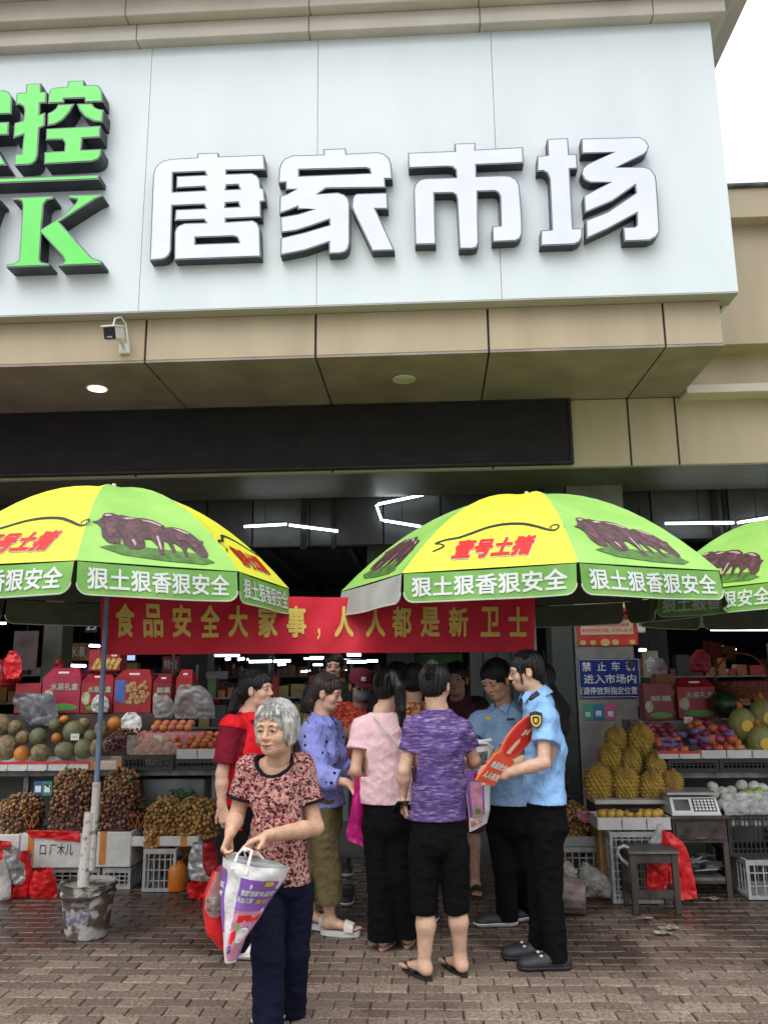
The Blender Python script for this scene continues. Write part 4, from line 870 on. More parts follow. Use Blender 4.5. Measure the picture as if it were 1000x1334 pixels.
def person(label, px, Y, az, h, over, group=None, skin='light', hs=1., faz=None, fpitch=0., hstyle='pony', hmat=None, tail=None, tailr=None, top=None, bottom=None, shoes=None,
           hands=None, q=1., bare_legs=False, old=0., low=False, lean=0, facebits=True, shoulder=None, upv=None):
    base = P(px[0], px[1], Y); base.z = 0
    root = thing('person', label, 'person', base, group=group)
    k = h / 1.6; a = R(az)
    D = dict(pel=(0, 0, .9), wst=(0, 0, 1.0), chs=(0, 0, 1.2), nck=(0, .01, 1.345), head=(0, -.015, 1.492), shR=(-.165, .005, 1.305), shL=(.165, .005, 1.305), elR=(-.205, .02, 1.04), elL=(.205, .02, 1.04),
             wrR=(-.2, -.04, .81), wrL=(.2, -.04, .81), hipR=(-.085, 0, .86), hipL=(.085, 0, .86), knR=(-.09, -.01, .46), knL=(.09, -.01, .46), anR=(-.09, .02, .08), anL=(.09, .02, .08))
    J = {n: base + rotz(Vector(v) * k, a) for n, v in D.items()}
    for n, v in over.items(): J[n] = P(v[0], v[1], Y + (v[2] if len(v) > 2 else 0))
    if 'chs' not in over: J['chs'] = J['pel'].lerp(J['nck'], .66)
    if 'wst' not in over: J['wst'] = J['pel'].lerp(J['nck'], .26)
    fd = rotz((0, -1, 0), a); side = rotz((1, 0, 0), a)
    fa = R(faz if faz is not None else az); ff = rotz((0, -math.cos(R(fpitch)), math.sin(R(fpitch))), fa)
    sk = SKIN[skin]; parts = []; hq = .0036 * q
    s_, f, u, W, M = head_mesh(J['head'], ff, hs, sk, hq, J['nck'] - Vector((0, 0, .03)), parts, up=upv or (0, 0, 1), old=old)
    # trunk under the clothes, one surface with the neck
    F = Field(*bounds([J['shR'], J['shL'], J['pel'], J['nck']], .12), .009 * q)
    F.cone(J['shR'], J['shL'], .045, .045, .03); F.cone(J['chs'], J['nck'] - Vector((0, 0, .05)), .14 * k, .09 * k, .03, u=side, ry0=.09 * k, ry1=.06 * k); F.cone(J['nck'] - Vector((0, 0, .08)), J['nck'] + Vector((0, 0, .02)), .06, .052, .03)
    F.cone(J['wst'], J['chs'], .11 * k, .13 * k, .03, u=side, ry0=.08 * k, ry1=.09 * k)
    if shoes and shoes[0] in ('flipflop', 'slide', 'wedge', 'croc'):
        F.__init__(*bounds([J['shR'], J['shL'], J['pel'], J['nck'], J['knR'], J['knL']], .12), .009 * q)
        F.cone(J['shR'], J['shL'], .045, .045, .03); F.cone(J['chs'], J['nck'] - Vector((0, 0, .05)), .12 * k, .085 * k, .03, u=side, ry0=.075 * k, ry1=.055 * k); F.cone(J['nck'] - Vector((0, 0, .08)), J['nck'] + Vector((0, 0, .02)), .06, .052, .03)
        F.cone(J['pel'], J['chs'], .10 * k, .12 * k, .03, u=side, ry0=.065 * k, ry1=.075 * k)
        for S_ in ('R', 'L'): F.cone(J['hip' + S_], J['kn' + S_], .055, .044, .02)
    elif not old: F.cut(J['wst'], (0, 0, 1))
    parts.append((*F.mesh(), 0))
    hd = hands or {}
    for S_, ts in (('R', -1), ('L', 1)):
        o = hd.get(S_, {}); dr = o.get('d'); wr = J['wr' + S_]
        d_ = nz(wr - J['el' + S_]) if dr is None else (P(dr[0], dr[1], Y + dr[2]) - wr)
        n_ = o.get('n', tuple(-side * (1 if S_ == 'L' else -1)))
        parts.append(arm(J['sh' + S_], J['el' + S_], wr, d_, n_, o.get('ts', ts), sc=o.get('sc', 1.) * min(1.06, k), h=.0042 * q, r=o.get('r', (.041, .033, .022)), **{z: o[z] for z in ('curl', 'thumb', 'fin', 'spread') if z in o}))
    if bare_legs or shoes and shoes[0] in ('flipflop', 'slide', 'wedge', 'croc'):
        for S_ in ('R', 'L'):
            kn, an = J['kn' + S_], J['an' + S_]
            tdv = shoes[2 if S_ == 'R' else 3]; td = rotz((0, -1, 0), R(tdv)); cf = kn.lerp(an, .32) - td * .012
            z0 = {'flipflop': .012, 'slide': .012, 'wedge': .028, 'croc': .015}.get(shoes[0], .0)
            # toes reach past the box: enlarge
            F2 = Field(*bounds([kn, an, Vector((an.x, an.y, 0)) + td * .2, Vector((an.x, an.y, 0)) - td * .06], .07), .005 * q)
            if bare_legs or (bottom or {}).get('len', 1) < 1: F2.cone(kn, cf, .046 * k, .049 * k, .02); F2.cone(cf, an, .049 * k, .03 * k, .02)
            else: F2.cone(kn, an, .042, .032, .02)
            foot(F2, an, td, 1., shoes[0] != 'croc', z0); F2.cut((0, 0, z0 + .001), (0, 0, 1)); parts.append((*F2.mesh(), 0))
    body = mesh_object('body', parts, sk, root)
    if facebits: face_bits(W, M, hs, root, brow=m_hairbr if old else (hmat or m_hairb))
    if hstyle: hair(J['head'], s_, f, u, hs, hstyle, hmat or m_hairb, root, h=.0042 * q, tail=[P(t[0], t[1], Y + t[2]) for t in tail] if tail else None, extra=tailr); strands(J['head'], s_, f, u, hs, hstyle, hmat or m_hairb, root, 520 if hstyle == 'bob' else 260)
    if shoes:
        for S_ in ('R', 'L'):
            tdv = shoes[2 if S_ == 'R' else 3]; shoe(shoes[0], J['an' + S_], rotz((0, -1, 0), R(tdv)), root, 0, shoes[1])
    # trousers
    if bottom:
        b = dict(m=m_blackf, w=.165, d=.125, r0=.098, rk=.078, r1=.065, len=1., top=0., amp=.004); b.update(bottom)
        F = Field(*bounds([J['pel'] + Vector((0, 0, .1)), J['anR'], J['anL'], J['knR'], J['knL']], .17), .0068 * q)
        zt = (top or {}).get('hem', .02) + .045
        F.cone(J['pel'] + Vector((0, 0, zt + .05)), J['pel'] - Vector((0, 0, .05)), b['w'] * .84 * k, b['w'] * k, .03, u=side, ry0=b['d'] * .86 * k, ry1=b['d'] * k)
        for S_ in ('R', 'L'):
            hp, kn, an = J['hip' + S_], J['kn' + S_], J['an' + S_]; L = b['len']; end = kn.lerp(an, L) - Vector((0, 0, 0.02 if L >= 1 else 0)); ax_ = nz(end - kn)
            F.cone(hp, kn, b['r0'] * k, b['rk'] * k, .02); F.cone(kn, end + ax_ * .04, b['rk'] * k, b['r1'] * k, .02)
        F.wrinkle(b['amp'], 30, 3, (1, 1, 1.8)); F.wrinkle(b['amp'] * .3, 75, 5, (1, 1, 1.5)); F.cut(J['pel'] + Vector((0, 0, zt)), (0, 0, -1))
        for S_ in ('R', 'L'):
            kn, an = J['kn' + S_], J['an' + S_]; L = b['len']; end = kn.lerp(an, L) - Vector((0, 0, 0.02 if L >= 1 else 0)); ax_ = nz(end - kn)
            F.cone(end, end + ax_ * .16, .14, .14, .002, fa=True, fb=True, sub=True)
        mesh_object('trousers', [(*F.mesh(), 0)], b['m'], root)
    if top:
        garment(root, J, top, side, fd, k, q, W, hs)
    return root, J, W, M, side, fd, k
def torso_field(J, t, side, fd, k, q, grow=0., hem=None, sleeves=True):
    hemp = J['pel'] + Vector((0, 0, t['hem'])) + fd * t.get('fw', 0)
    F = Field(*bounds([J['shR'], J['shL'], hemp, J['nck'], J['elR'], J['elL'], J['pel'], J['wrR'] if t.get('sl', .5) > .9 else J['elR'], J['wrL'] if t.get('sl', .5) > .9 else J['elL']], .19), t.get('h', .0062) * q)
    g = grow; w, d = t['w'] * k + g, t['d'] * k + g
    up = J['nck'] - Vector((0, 0, .045)); sec = [(hemp, w * t.get('hw', 1.08), d * t.get('hd', 1.08)), (J['wst'], w * t.get('ww', .98), d * t.get('wd', 1.)), (J['chs'], w, d * t.get('bd', 1.02)), (J['chs'].lerp(up, .6), w * .92, d * .9), (up, w * .62, d * .62)]
    for i in range(len(sec) - 1):
        a, b = sec[i], sec[i + 1]; F.cone(a[0] - (Vector((0, 0, .05)) if i == 0 else Vector((0, 0, 0))), b[0], a[1], b[1], .02, u=side, ry0=a[2], ry1=b[2])
    if t.get('bust'):
        for q_ in (-1, 1): F.ell(J['chs'] + side * q_ * .07 * k + fd * (d * .62) - Vector((0, 0, .02)), (.065 + g, .06 + g, .062 + g), .04)
    if t.get('belly'): F.ell(J['wst'] + fd * d * .35, (w * .8, d * .85, .12), .05)
    cR, cL = J['shR'].lerp(J['chs'], .12), J['shL'].lerp(J['chs'], .12); F.cone(J['shR'], cL.lerp(cR, .4), .058 * k + g, .07 * k + g, .03); F.cone(J['shL'], cR.lerp(cL, .4), .058 * k + g, .07 * k + g, .03)
    F.cone(J['shR'].lerp(J['nck'], .1), up, .052 * k + g, .075 * k + g, .03); F.cone(J['shL'].lerp(J['nck'], .1), up, .052 * k + g, .075 * k + g, .03)
    if sleeves:
        for S_ in ('R', 'L'):
            sh, el, wr = J['sh' + S_], J['el' + S_], J['wr' + S_]; sl = t.get('sl', .6); r0, r1 = t.get('sr', (.062, .07))
            if sl <= 1: F.cone(sh, sh.lerp(el, sl) + nz(el - sh) * .03, (r0 + .0) * k + g, r1 * k + g, .03)
            else: F.cone(sh, el, r0 * k + g, r1 * k + g, .03); F.cone(el, el.lerp(wr, sl - 1) + nz(wr - el) * .02, r1 * k + g, t.get('cuff', .045) * k + g, .02)
    return F
def garment(root, J, t, side, fd, k, q, W, hs):
    base = dict(w=.165, d=.115, hem=.02, neck='round', amp=.0045, m=None, name='shirt'); base.update(t); t = base
    F = torso_field(J, t, side, fd, k, q)
    nc = J['nck'] + fd * t.get('nf', .02) + Vector((0, 0, t.get('nz', .035))); nr = t.get('nr', .075)
    F.wrinkle(t['amp'], 26, t.get('seed', 2), (1, 1, t.get('wz', 1.0))); F.wrinkle(t['amp'] * .45, 70, 9)
    F.cut(J['pel'] + Vector((0, 0, t['hem'])), (0, 0, 1))
    for S_ in ('R', 'L'):
        sh, el, wr = J['sh' + S_], J['el' + S_], J['wr' + S_]; sl = t.get('sl', .6); e = sh.lerp(el, sl) if sl <= 1 else el.lerp(wr, sl - 1); ax_ = nz(el - sh) if sl <= 1 else nz(wr - el)
        F.cone(e, e + ax_ * .15, t.get('sr', (.062, .07))[1] * k + .022, t.get('sr', (.062, .07))[1] * k + .022, .002, fa=True, fb=True, sub=True)
    keep = F.F.copy(); F.ell(nc, (nr, nr, nr * t.get('nv', 1.)), .004, sub=True)
    shirt = mesh_object(t['name'], [(*F.mesh(), 0)], t['m'], root)
    if t.get('trim'):
        x, y, z = F.grid((slice(None),) * 3); dn = np.sqrt((x - nc.x) ** 2 + (y - nc.y) ** 2 + ((z - nc.z) / t.get('nv', 1.)) ** 2) - nr
        G_ = np.maximum(keep - .004, np.abs(dn) - .0075)
        F.F = G_.astype(np.float32); mesh_object('neck_trim', [(*F.mesh(), 0)], t['trim'], shirt)
        for S_ in ('R', 'L'):
            sh, el = J['sh' + S_], J['el' + S_]; e = sh.lerp(el, t['sl']); ax = nz(el - sh); Fs = Field(*bounds([e], .12), .0045); Fs.cone(e - ax * .011, e + ax * .004, t['sr'][1] * k + .0045, t['sr'][1] * k + .0045, .003, fa=True, fb=True)
            mesh_object('cuff_trim', [(*Fs.mesh(), 0)], t['trim'], shirt)
    if t.get('collar'):
        nb = J['nck']; Fc = Field(*bounds([nb], .13), .004); up = nz(J['head'] - J['nck']); c0 = nb + up * .002 
        Fc.cone(c0 - up * .02, c0 + up * .04, .093, .068, .004, fa=True, fb=True); Fc.cone(c0 - up * .03, c0 + up * .06, .088, .060, .003, fa=True, fb=True, sub=True)
        Fc.ell(c0 + fd * .09 + Vector((0, 0, .02)), (.03, .03, .05), .004, sub=True)
        mesh_object('collar', [(*Fc.mesh(), 0)], t['collar'], shirt)
        qd = MB()
        for s2 in (-1, 1):
            a0 = c0 + fd * .075 + side * s2 * .03 + Vector((0, 0, .022)); a1 = c0 + fd * .05 + side * s2 * .07 + Vector((0, 0, .02)); a2 = c0 + fd * .098 + side * s2 * .062 - Vector((0, 0, .04)); a3 = c0 + fd * .098 + side * s2 * .022 - Vector((0, 0, .012))
            qd.add([a0, a1, a2, a3] + [p - fd * .006 for p in (a0, a1, a2, a3)], [(0, 1, 2, 3), (7, 6, 5, 4), (0, 4, 5, 1), (1, 5, 6, 2), (2, 6, 7, 3), (3, 7, 4, 0)])
        qd.build('collar_point', t['collar'], shirt, kind='stuff')
    return shirt
# ================================================================== THE PEOPLE
floral = pattern_mat('small_floral_print', 'floral', [(0, (.035, .012, .015)), (.2, (.30, .05, .07)), (.38, (.52, .27, .22)), (.55, (.62, .42, .33)), (.68, (.25, .08, .1)), (.8, (.55, .3, .25)), (.92, (.04, .025, .03))], .8, 82)
dots = pattern_mat('blue_cloth_with_black_dots', 'dots', [(0, (.012, .012, .03)), (.17, (.27, .30, .68)), (.6, (.25, .28, .64))], .7, 17)
heather = pattern_mat('heather_purple_knit', 'heather', [(.34, (.05, .028, .12)), (.52, (.115, .07, .22)), (.72, (.38, .31, .48))], .8, 17)
pinkc = cloth('pale_pink_jersey', (.80, .54, .57), .85, .9); lblue = cloth('light_blue_uniform_cloth', (.29, .53, .88), .75, .88); lblue2 = cloth('pale_blue_uniform_cloth', (.27, .43, .66), .75, .88); redv = cloth('bright_red_vest_cloth', (.78, .015, .025), .55, .82)
maroon = cloth('maroon_jersey', (.22, .012, .03)); olive = cloth('olive_khaki_cloth', (.17, .135, .065)); navy = cloth('navy_cloth', (.007, .009, .026), .8, .7); orp = pattern_mat('orange_red_speckle', 'floral', [(0, (.4, .03, .02)), (.45, (.55, .08, .04)), (.9, (.6, .25, .15))], .8, 70)
brp = pattern_mat('brown_gold_print', 'floral', [(0, (.15, .04, .02)), (.4, (.4, .18, .08)), (.7, (.5, .33, .18)), (.9, (.1, .03, .02))], .8, 60); dkm = cloth('dark_plum_cloth', (.10, .03, .04)); blk_t = cloth('black_tee_cloth', (.02, .02, .022))
R1 = {}
# 1 elderly woman in front
p1 = person('elderly woman with silver bob in a floral tee, holding a white tote bag', (362, 1300), 4.05, -12, 1.44,
    dict(pel=(364, 1128), chs=(359, 1040, -.02), nck=(362, 990, -.02), head=(360, 950, -.09), shR=(325, 1001, -.03), shL=(392, 998, .04), elR=(308, 1064, -.03), wrR=(300, 1085, -.24), elL=(411, 1078, .02), wrL=(348, 1089, -.27),
         hipR=(348, 1155, -.02), hipL=(386, 1155, .03), knR=(350, 1243, -.14), knL=(381, 1243, .03), anR=(349, 1350, -.2), anL=(378, 1322, .12)),
    skin='warm', hs=1.06, faz=-20, fpitch=-3, hstyle='bob', hmat=m_hairg, old=1, q=.82,
    top=dict(m=floral, w=.148, d=.115, hem=-.07, trim=cloth('black_rib', (.015, .012, .015)), sl=.62, sr=(.064, .077), nr=.088, nf=.05, nz=.018, nv=1.05, amp=.004, h=.0058, hw=1.1, belly=1),
    bottom=dict(m=navy, w=.15, d=.125, r0=.092, rk=.082, r1=.075, amp=.0045, top=-.04), shoes=('cloth', [m_rub, m_sole], -10, -40),
    hands=dict(R=dict(d=(292, 1108, -.27), n=(.6, -.2, -.4), curl=(.9, .9, .6), sc=1.02, r=(.039, .036, .025)), L=dict(d=(318, 1100, -.33), n=(.1, -.25, -1), curl=(1.0, 1.0, .7), fin={0: (.15, .2, .1)}, thumb=(.5, .5), sc=1.05, r=(.04, .037, .026))))
# 2 woman in red vest
p2 = person('woman in a red vest over a maroon tee, behind the silver haired woman', (320, 1200), 5.05, 78, 1.6,
    dict(pel=(322, 1080), nck=(322, 934), head=(335, 899), shR=(301, 947, -.16), shL=(326, 944, .16), elR=(289, 1008, -.2), wrR=(289, 1050, -.2), anR=(311, 1232, -.08), anL=(330, 1222, .1), knR=(318, 1160, -.08)),
    hs=.95, faz=74, fpitch=2, tail=[(321, 893, 0), (310, 903, 0), (303, 925, 0), (301, 940, 0)], tailr=[.02, .03, .028, .012], top=dict(m=maroon, w=.155, d=.115, hem=.1, sl=.8, sr=(.062, .068), nr=.066),
    bottom=dict(w=.155, d=.13, r1=.075), shoes=('sneaker', [mat('white_canvas', (.66, .65, .62), .7, .05), m_sole], 78, 70), hands=dict(R=dict(curl=(.4, .5, .4), d=(294, 1070, -.2))))
def vest(pp, m, sl=.17, hem=.02, w=.168, d=.125, name='vest', **kw):
    root, J, W, M, side, fd, k = pp
    t = dict(w=w, d=d, hem=hem, sl=sl, sr=(.068, .074), amp=.004, hw=1.05, nr=.08, nv=1.3, nf=.05, nz=.0, m=m, name=name, seed=5); t.update(kw); return garment(root, J, t, side, fd, k, 1., W, 1)
v2 = vest(p2, redv, sl=.02)
rt, J, W, M, side, fd, k = p2
Fc = Field(*bounds([J['nck']], .13), .0045); c0 = J['nck'] - Vector((0, 0, .03)); Fc.cone(c0, c0 + Vector((0, 0, .055)) + fd * -.01, .1, .074, .004, fa=True, fb=True); Fc.cone(c0 - Vector((0, 0, .01)), c0 + Vector((0, 0, .07)), .092, .062, .003, fa=True, fb=True, sub=True); Fc.ell(c0 + fd * .1, (.035, .035, .08), .004, sub=True); mesh_object('collar', [(*Fc.mesh(), 0)], redv, v2)
# 3 woman in blue dotted blouse
p3 = person('woman in a blue blouse with black dots and olive cropped trousers, facing right', (425, 1200), 5.42, 72, 1.58,
    dict(pel=(424, 1062), nck=(418, 938), head=(426, 903), shR=(405, 955, -.14), shL=(432, 952, .15), elR=(414, 1012, -.2), wrR=(453, 1020, -.24), elL=(440, 1000, .12), wrL=(462, 1010, .02), anR=(430, 1197, -.02), anL=(404, 1190, .14), knR=(427, 1135, -.03), knL=(412, 1130, .1)),
    hs=.98, faz=76, fpitch=-12, hmat=m_hairbr, tail=[(410, 900, 0), (404, 915, 0), (403, 925, 0)], tailr=[.045, .04, .02], hstyle='pony',
    top=dict(m=dots, w=.158, d=.112, hem=.06, sl=1.72, sr=(.075, .085), cuff=.058, collar=dots, amp=.006, hw=1.12, bust=1, nr=.07),
    bottom=dict(m=olive, w=.142, d=.1, r0=.09, rk=.085, r1=.085, len=.66, amp=.005), shoes=('wedge', [m_sole, mat('cream_leather', (.66, .6, .53), .5, .05)], 80, 62),
    hands=dict(R=dict(d=(470, 1027, -.24), n=(0, .5, -1), curl=(.9, .9, .5))))
# 4 woman in pink
p4 = person('woman in a pale pink tee with long ponytail, seen from behind', (506, 1210), 5.15, 172, 1.62,
    dict(pel=(504, 1062), nck=(497, 930), head=(506, 897), shL=(471, 950, .02), shR=(531, 948, 0), elL=(463, 1004, -.03), wrL=(474, 1030, .16), elR=(545, 1000, .1), wrR=(540, 1010, .3), anL=(500, 1218, 0), anR=(530, 1212, .05), knL=(498, 1140), knR=(521, 1140), hipL=(492, 1080), hipR=(518, 1080)),
    hs=.93, faz=150, hstyle='pony', tail=[(511, 880, -.1), (519, 895, -.13), (522, 925, -.13), (525, 952, -.12)], tailr=[.03, .034, .03, .012],
    top=dict(m=pinkc, w=.158, d=.11, hem=.07, sl=.5, sr=(.066, .074), nr=.07, nf=.0, hw=1.05), bottom=dict(w=.152, d=.115, r0=.092, rk=.088, r1=.094, amp=.004), shoes=('slide', [mat('pink_foam', (.6, .35, .32), .6, .1), mat('pink_foam', (.6, .35, .32))], 176, 165), hands=dict())
rt, J, W, M, side, fd, k = p4
q = MB(); q.tube([P(488, 931, 5.07), P(492, 938, 5.02), P(505, 955, 4.995), P(519, 972, 5.0), P(536, 1000, 5.03)], .009, 6); tag(q.build('bag_strap', mat('cream_strap', (.62, .55, .45), .6, .05), None), 'thin cream shoulder strap running across the back of the pink tee', 'strap')
# 5 woman in purple
p5 = person('woman in heather purple tee, cropped trousers and flip flops, seen from behind', (572, 1240), 4.66, 186, 1.62,
    dict(pel=(571, 1080), nck=(571, 926), head=(567, 893), shL=(540, 950), shR=(600, 952), elL=(526, 1004, -.02), wrL=(525, 1036, .03), elR=(617, 990, .08), wrR=(612, 996, .28), anL=(552, 1256), anR=(599, 1245, .06), knL=(553, 1180), knR=(594, 1178, .02), hipL=(553, 1110), hipR=(591, 1110)),
    hs=.96, faz=160, fpitch=-8, hstyle='bun', top=dict(m=heather, w=.142, d=.112, hem=.05, sl=.55, sr=(.056, .064), nr=.068, nf=-.0, hw=1.1, amp=.005), bottom=dict(w=.15, d=.112, r0=.086, rk=.065, r1=.062, len=.14, amp=.004),
    shoes=('flipflop', [m_rub, m_rub], 206, 216), hands=dict(L=dict(d=(524, 1052, .05), curl=(.6, .7, .4)), R=dict(d=(603, 992, .3), curl=(1, .9, .5))))
# 6 male officer
p6 = person('man in pale blue uniform shirt, head bowed, handing over a bag', (660, 1190), 5.62, -32, 1.70,
    dict(pel=(664, 1062), nck=(656, 921), head=(646, 886, -.08), shR=(624, 942), shL=(686, 938, .06), elR=(609, 975, -.04), wrR=(603, 972, -.28), elL=(702, 992, 0), wrL=(664, 981, -.25), anR=(660, 1193, 0), anL=(690, 1180, .15), knR=(658, 1130, -.02), knL=(680, 1125)),
    skin='tan', hs=1.05, faz=-42, fpitch=-24, hstyle='short', top=dict(m=lblue2, w=.168, d=.115, hem=.07, sl=.5, sr=(.068, .078), collar=lblue2, nr=.068, hw=1.02), bottom=dict(w=.148, d=.115, r0=.088, rk=.07, r1=.064), shoes=('sneaker', [m_rub, m_sole, m_rub], -80, -60),
    hands=dict(L=dict(d=(644, 977, -.28), n=(0, -.3, -1), curl=(.7, .8, .5)), R=dict(curl=(.8, .8, .5))))
# 7 female officer
p7 = person('woman in light blue uniform shirt and glasses holding a red placard', (715, 1240), 4.86, -78, 1.68,
    dict(pel=(711, 1062), nck=(699, 906), head=(684, 875), chs=(710, 972), shL=(709, 936, -.13), shR=(701, 930, .15), elL=(708, 994, -.2), wrL=(652, 1009, -.2), elR=(690, 990, .12), wrR=(655, 1000, .02), anL=(725, 1246, -.04), anR=(703, 1226, .12), knL=(716, 1155, -.04), knR=(704, 1150, .08), hipL=(712, 1085, -.06), hipR=(710, 1085, .08)),
    hs=.94, faz=-84, fpitch=-8, hstyle='sides', tail=[(696, 867, 0), (703, 882, .02), (711, 905, .03), (721, 932, .02), (729, 955, .0)], tailr=[.042, .034, .034, .03, .008], top=dict(m=lblue, w=.148, d=.098, hem=.07, sl=.55, sr=(.058, .07), collar=lblue, nr=.07, hw=1.1, amp=.005), bottom=dict(w=.148, d=.105, r0=.084, rk=.066, r1=.06, amp=.005),
    shoes=('croc', [mat('black_foam_clog', (.022, .02, .026), .6, .15, 20, .2)] * 2 + [m_sole], -88, -84), hands=dict(L=dict(d=(634, 1005, -.2), n=(0, .6, -.5), curl=(.7, .8, .5)), R=dict(d=(640, 1000, 0), curl=(.7, .7, .4))))
# background people
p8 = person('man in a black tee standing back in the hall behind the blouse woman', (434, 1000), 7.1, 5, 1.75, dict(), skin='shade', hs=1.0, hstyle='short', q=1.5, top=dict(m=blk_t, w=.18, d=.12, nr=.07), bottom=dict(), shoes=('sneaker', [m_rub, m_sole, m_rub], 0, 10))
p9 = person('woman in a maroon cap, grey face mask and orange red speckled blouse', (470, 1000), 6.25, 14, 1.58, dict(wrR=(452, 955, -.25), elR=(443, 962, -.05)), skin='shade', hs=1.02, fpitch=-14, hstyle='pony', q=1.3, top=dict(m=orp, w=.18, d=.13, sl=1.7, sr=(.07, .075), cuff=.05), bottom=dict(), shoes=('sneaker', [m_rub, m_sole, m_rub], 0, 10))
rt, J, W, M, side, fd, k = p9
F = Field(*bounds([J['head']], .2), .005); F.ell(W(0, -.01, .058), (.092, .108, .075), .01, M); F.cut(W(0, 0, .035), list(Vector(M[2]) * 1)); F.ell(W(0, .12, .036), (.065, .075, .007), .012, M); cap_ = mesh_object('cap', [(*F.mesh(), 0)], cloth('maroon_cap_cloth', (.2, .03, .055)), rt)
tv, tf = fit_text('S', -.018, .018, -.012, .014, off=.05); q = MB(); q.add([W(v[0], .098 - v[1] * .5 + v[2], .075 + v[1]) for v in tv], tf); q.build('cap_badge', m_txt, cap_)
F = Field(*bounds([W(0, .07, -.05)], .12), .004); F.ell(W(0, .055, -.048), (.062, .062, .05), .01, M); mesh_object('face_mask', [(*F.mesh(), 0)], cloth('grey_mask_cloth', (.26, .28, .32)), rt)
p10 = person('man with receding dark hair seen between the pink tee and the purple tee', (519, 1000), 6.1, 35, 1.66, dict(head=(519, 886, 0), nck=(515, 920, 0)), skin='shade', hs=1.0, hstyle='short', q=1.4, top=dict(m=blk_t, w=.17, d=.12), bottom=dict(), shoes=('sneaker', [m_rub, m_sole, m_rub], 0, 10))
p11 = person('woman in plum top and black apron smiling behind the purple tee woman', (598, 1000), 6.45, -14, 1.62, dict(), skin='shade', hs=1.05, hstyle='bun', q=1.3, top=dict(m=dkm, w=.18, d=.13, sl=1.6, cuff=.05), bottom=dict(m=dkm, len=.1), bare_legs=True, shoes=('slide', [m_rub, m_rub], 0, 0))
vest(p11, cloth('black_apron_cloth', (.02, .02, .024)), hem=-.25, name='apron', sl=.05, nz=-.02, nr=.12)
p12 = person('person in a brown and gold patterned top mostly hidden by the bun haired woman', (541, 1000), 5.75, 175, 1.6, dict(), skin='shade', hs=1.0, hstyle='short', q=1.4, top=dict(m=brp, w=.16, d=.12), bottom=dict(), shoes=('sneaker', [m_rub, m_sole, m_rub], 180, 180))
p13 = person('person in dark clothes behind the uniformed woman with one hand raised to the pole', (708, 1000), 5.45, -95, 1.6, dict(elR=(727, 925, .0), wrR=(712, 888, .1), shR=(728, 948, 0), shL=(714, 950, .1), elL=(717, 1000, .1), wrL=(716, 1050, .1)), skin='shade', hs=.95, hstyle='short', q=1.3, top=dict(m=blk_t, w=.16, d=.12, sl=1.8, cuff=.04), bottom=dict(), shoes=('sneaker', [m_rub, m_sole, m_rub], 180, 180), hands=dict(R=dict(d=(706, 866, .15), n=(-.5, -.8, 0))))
# ================================================================== THINGS IN HAND
m_wbag = mat('white_woven_plastic', (.74, .73, .72), .5, .06, 14, .5, 40); m_purp = mat('purple_bag_print', (.26, .12, .47), .5, .1, 8, .2); m_pinkp = mat('pink_print', (.68, .30, .42), .5, .12, 30); m_grey_in = mat('grey_bag_lining', (.33, .33, .33), .7, .1, 10, .3)
m_yp = mat('yellow_print', (.72, .5, .06), .5, .1); m_gp = mat('green_print', (.1, .35, .06), .5, .15); m_bp2 = mat('blue_print', (.06, .12, .4), .5, .15); m_orp = mat('orange_red_print', (.75, .1, .03), .5, .08)
def sag(x, s=0): return mnoise.noise(Vector((x[0] * 9 + s, x[1] * 9, x[2] * 9)))
def lerp_sec(secs, t):
    n = len(secs) - 1; i = min(n - 1, int(t * n)); f_ = t * n - i; return [a + (b - a) * f_ for a, b in zip(secs[i], secs[i + 1])]
def bagsurf(secs, Y, depth, amp=.008, seed=0):
    """secs: pixel rows (xl, yl, xr, yr); returns surface function f(s,t,d): s 0..1 across the front, t 0..1 down"""
    def f_(s, t, d=0., back=False):
        xl, yl, xr, yr = lerp_sec(secs, t); p = P(xl, yl, Y).lerp(P(xr, yr, Y), s)
        dp = depth * (math.sin(PI * min(1, max(0, s)))) ** .6 * (1 - t * .75) * (.5)
        n = (sag(p, seed) + .5 * mnoise.noise(Vector((p.x * 26 + seed, p.y * 8, p.z * 30))) + .25 * abs(mnoise.noise(Vector((p.x * 55, seed, p.z * 40))))) * amp * (1 if 0 < s < 1 else 0); return p + Vector((0, (dp + n + d) * (1 if back else -1), 0))
    return f_
def sheet(q, f_, s0, s1, t0, t1, ns, nt_, d=0., back=False):
    vs = [f_(s0 + (s1 - s0) * i / ns, t0 + (t1 - t0) * j / nt_, d, back) for i in range(ns + 1) for j in range(nt_ + 1)]
    fs = [(i * (nt_ + 1) + j, i * (nt_ + 1) + j + 1, (i + 1) * (nt_ + 1) + j + 1, (i + 1) * (nt_ + 1) + j) for i in range(ns) for j in range(nt_)]
    q.add(vs, [x[::-1] for x in fs] if back else fs)
def put_text(q, f_, txt, s0, s1, t0, t1, d, off=.02):
    tv, tf = fit_text(txt, s0, s1, -t1, -t0, off=off); tv, tf = refine(tv, tf, .08); q.add([f_(v[0], -v[1], d + v[2]) for v in tv], tf)
def put_poly(q, f_, pts, d):
    vs, fs = prism([(x, -y) for x, y in pts], [], 0, 0, None); vs, fs = refine([(v[0], v[1]) for v in vs], fs, .1); q.add([f_(v[0], -v[1], d) for v in vs], fs)
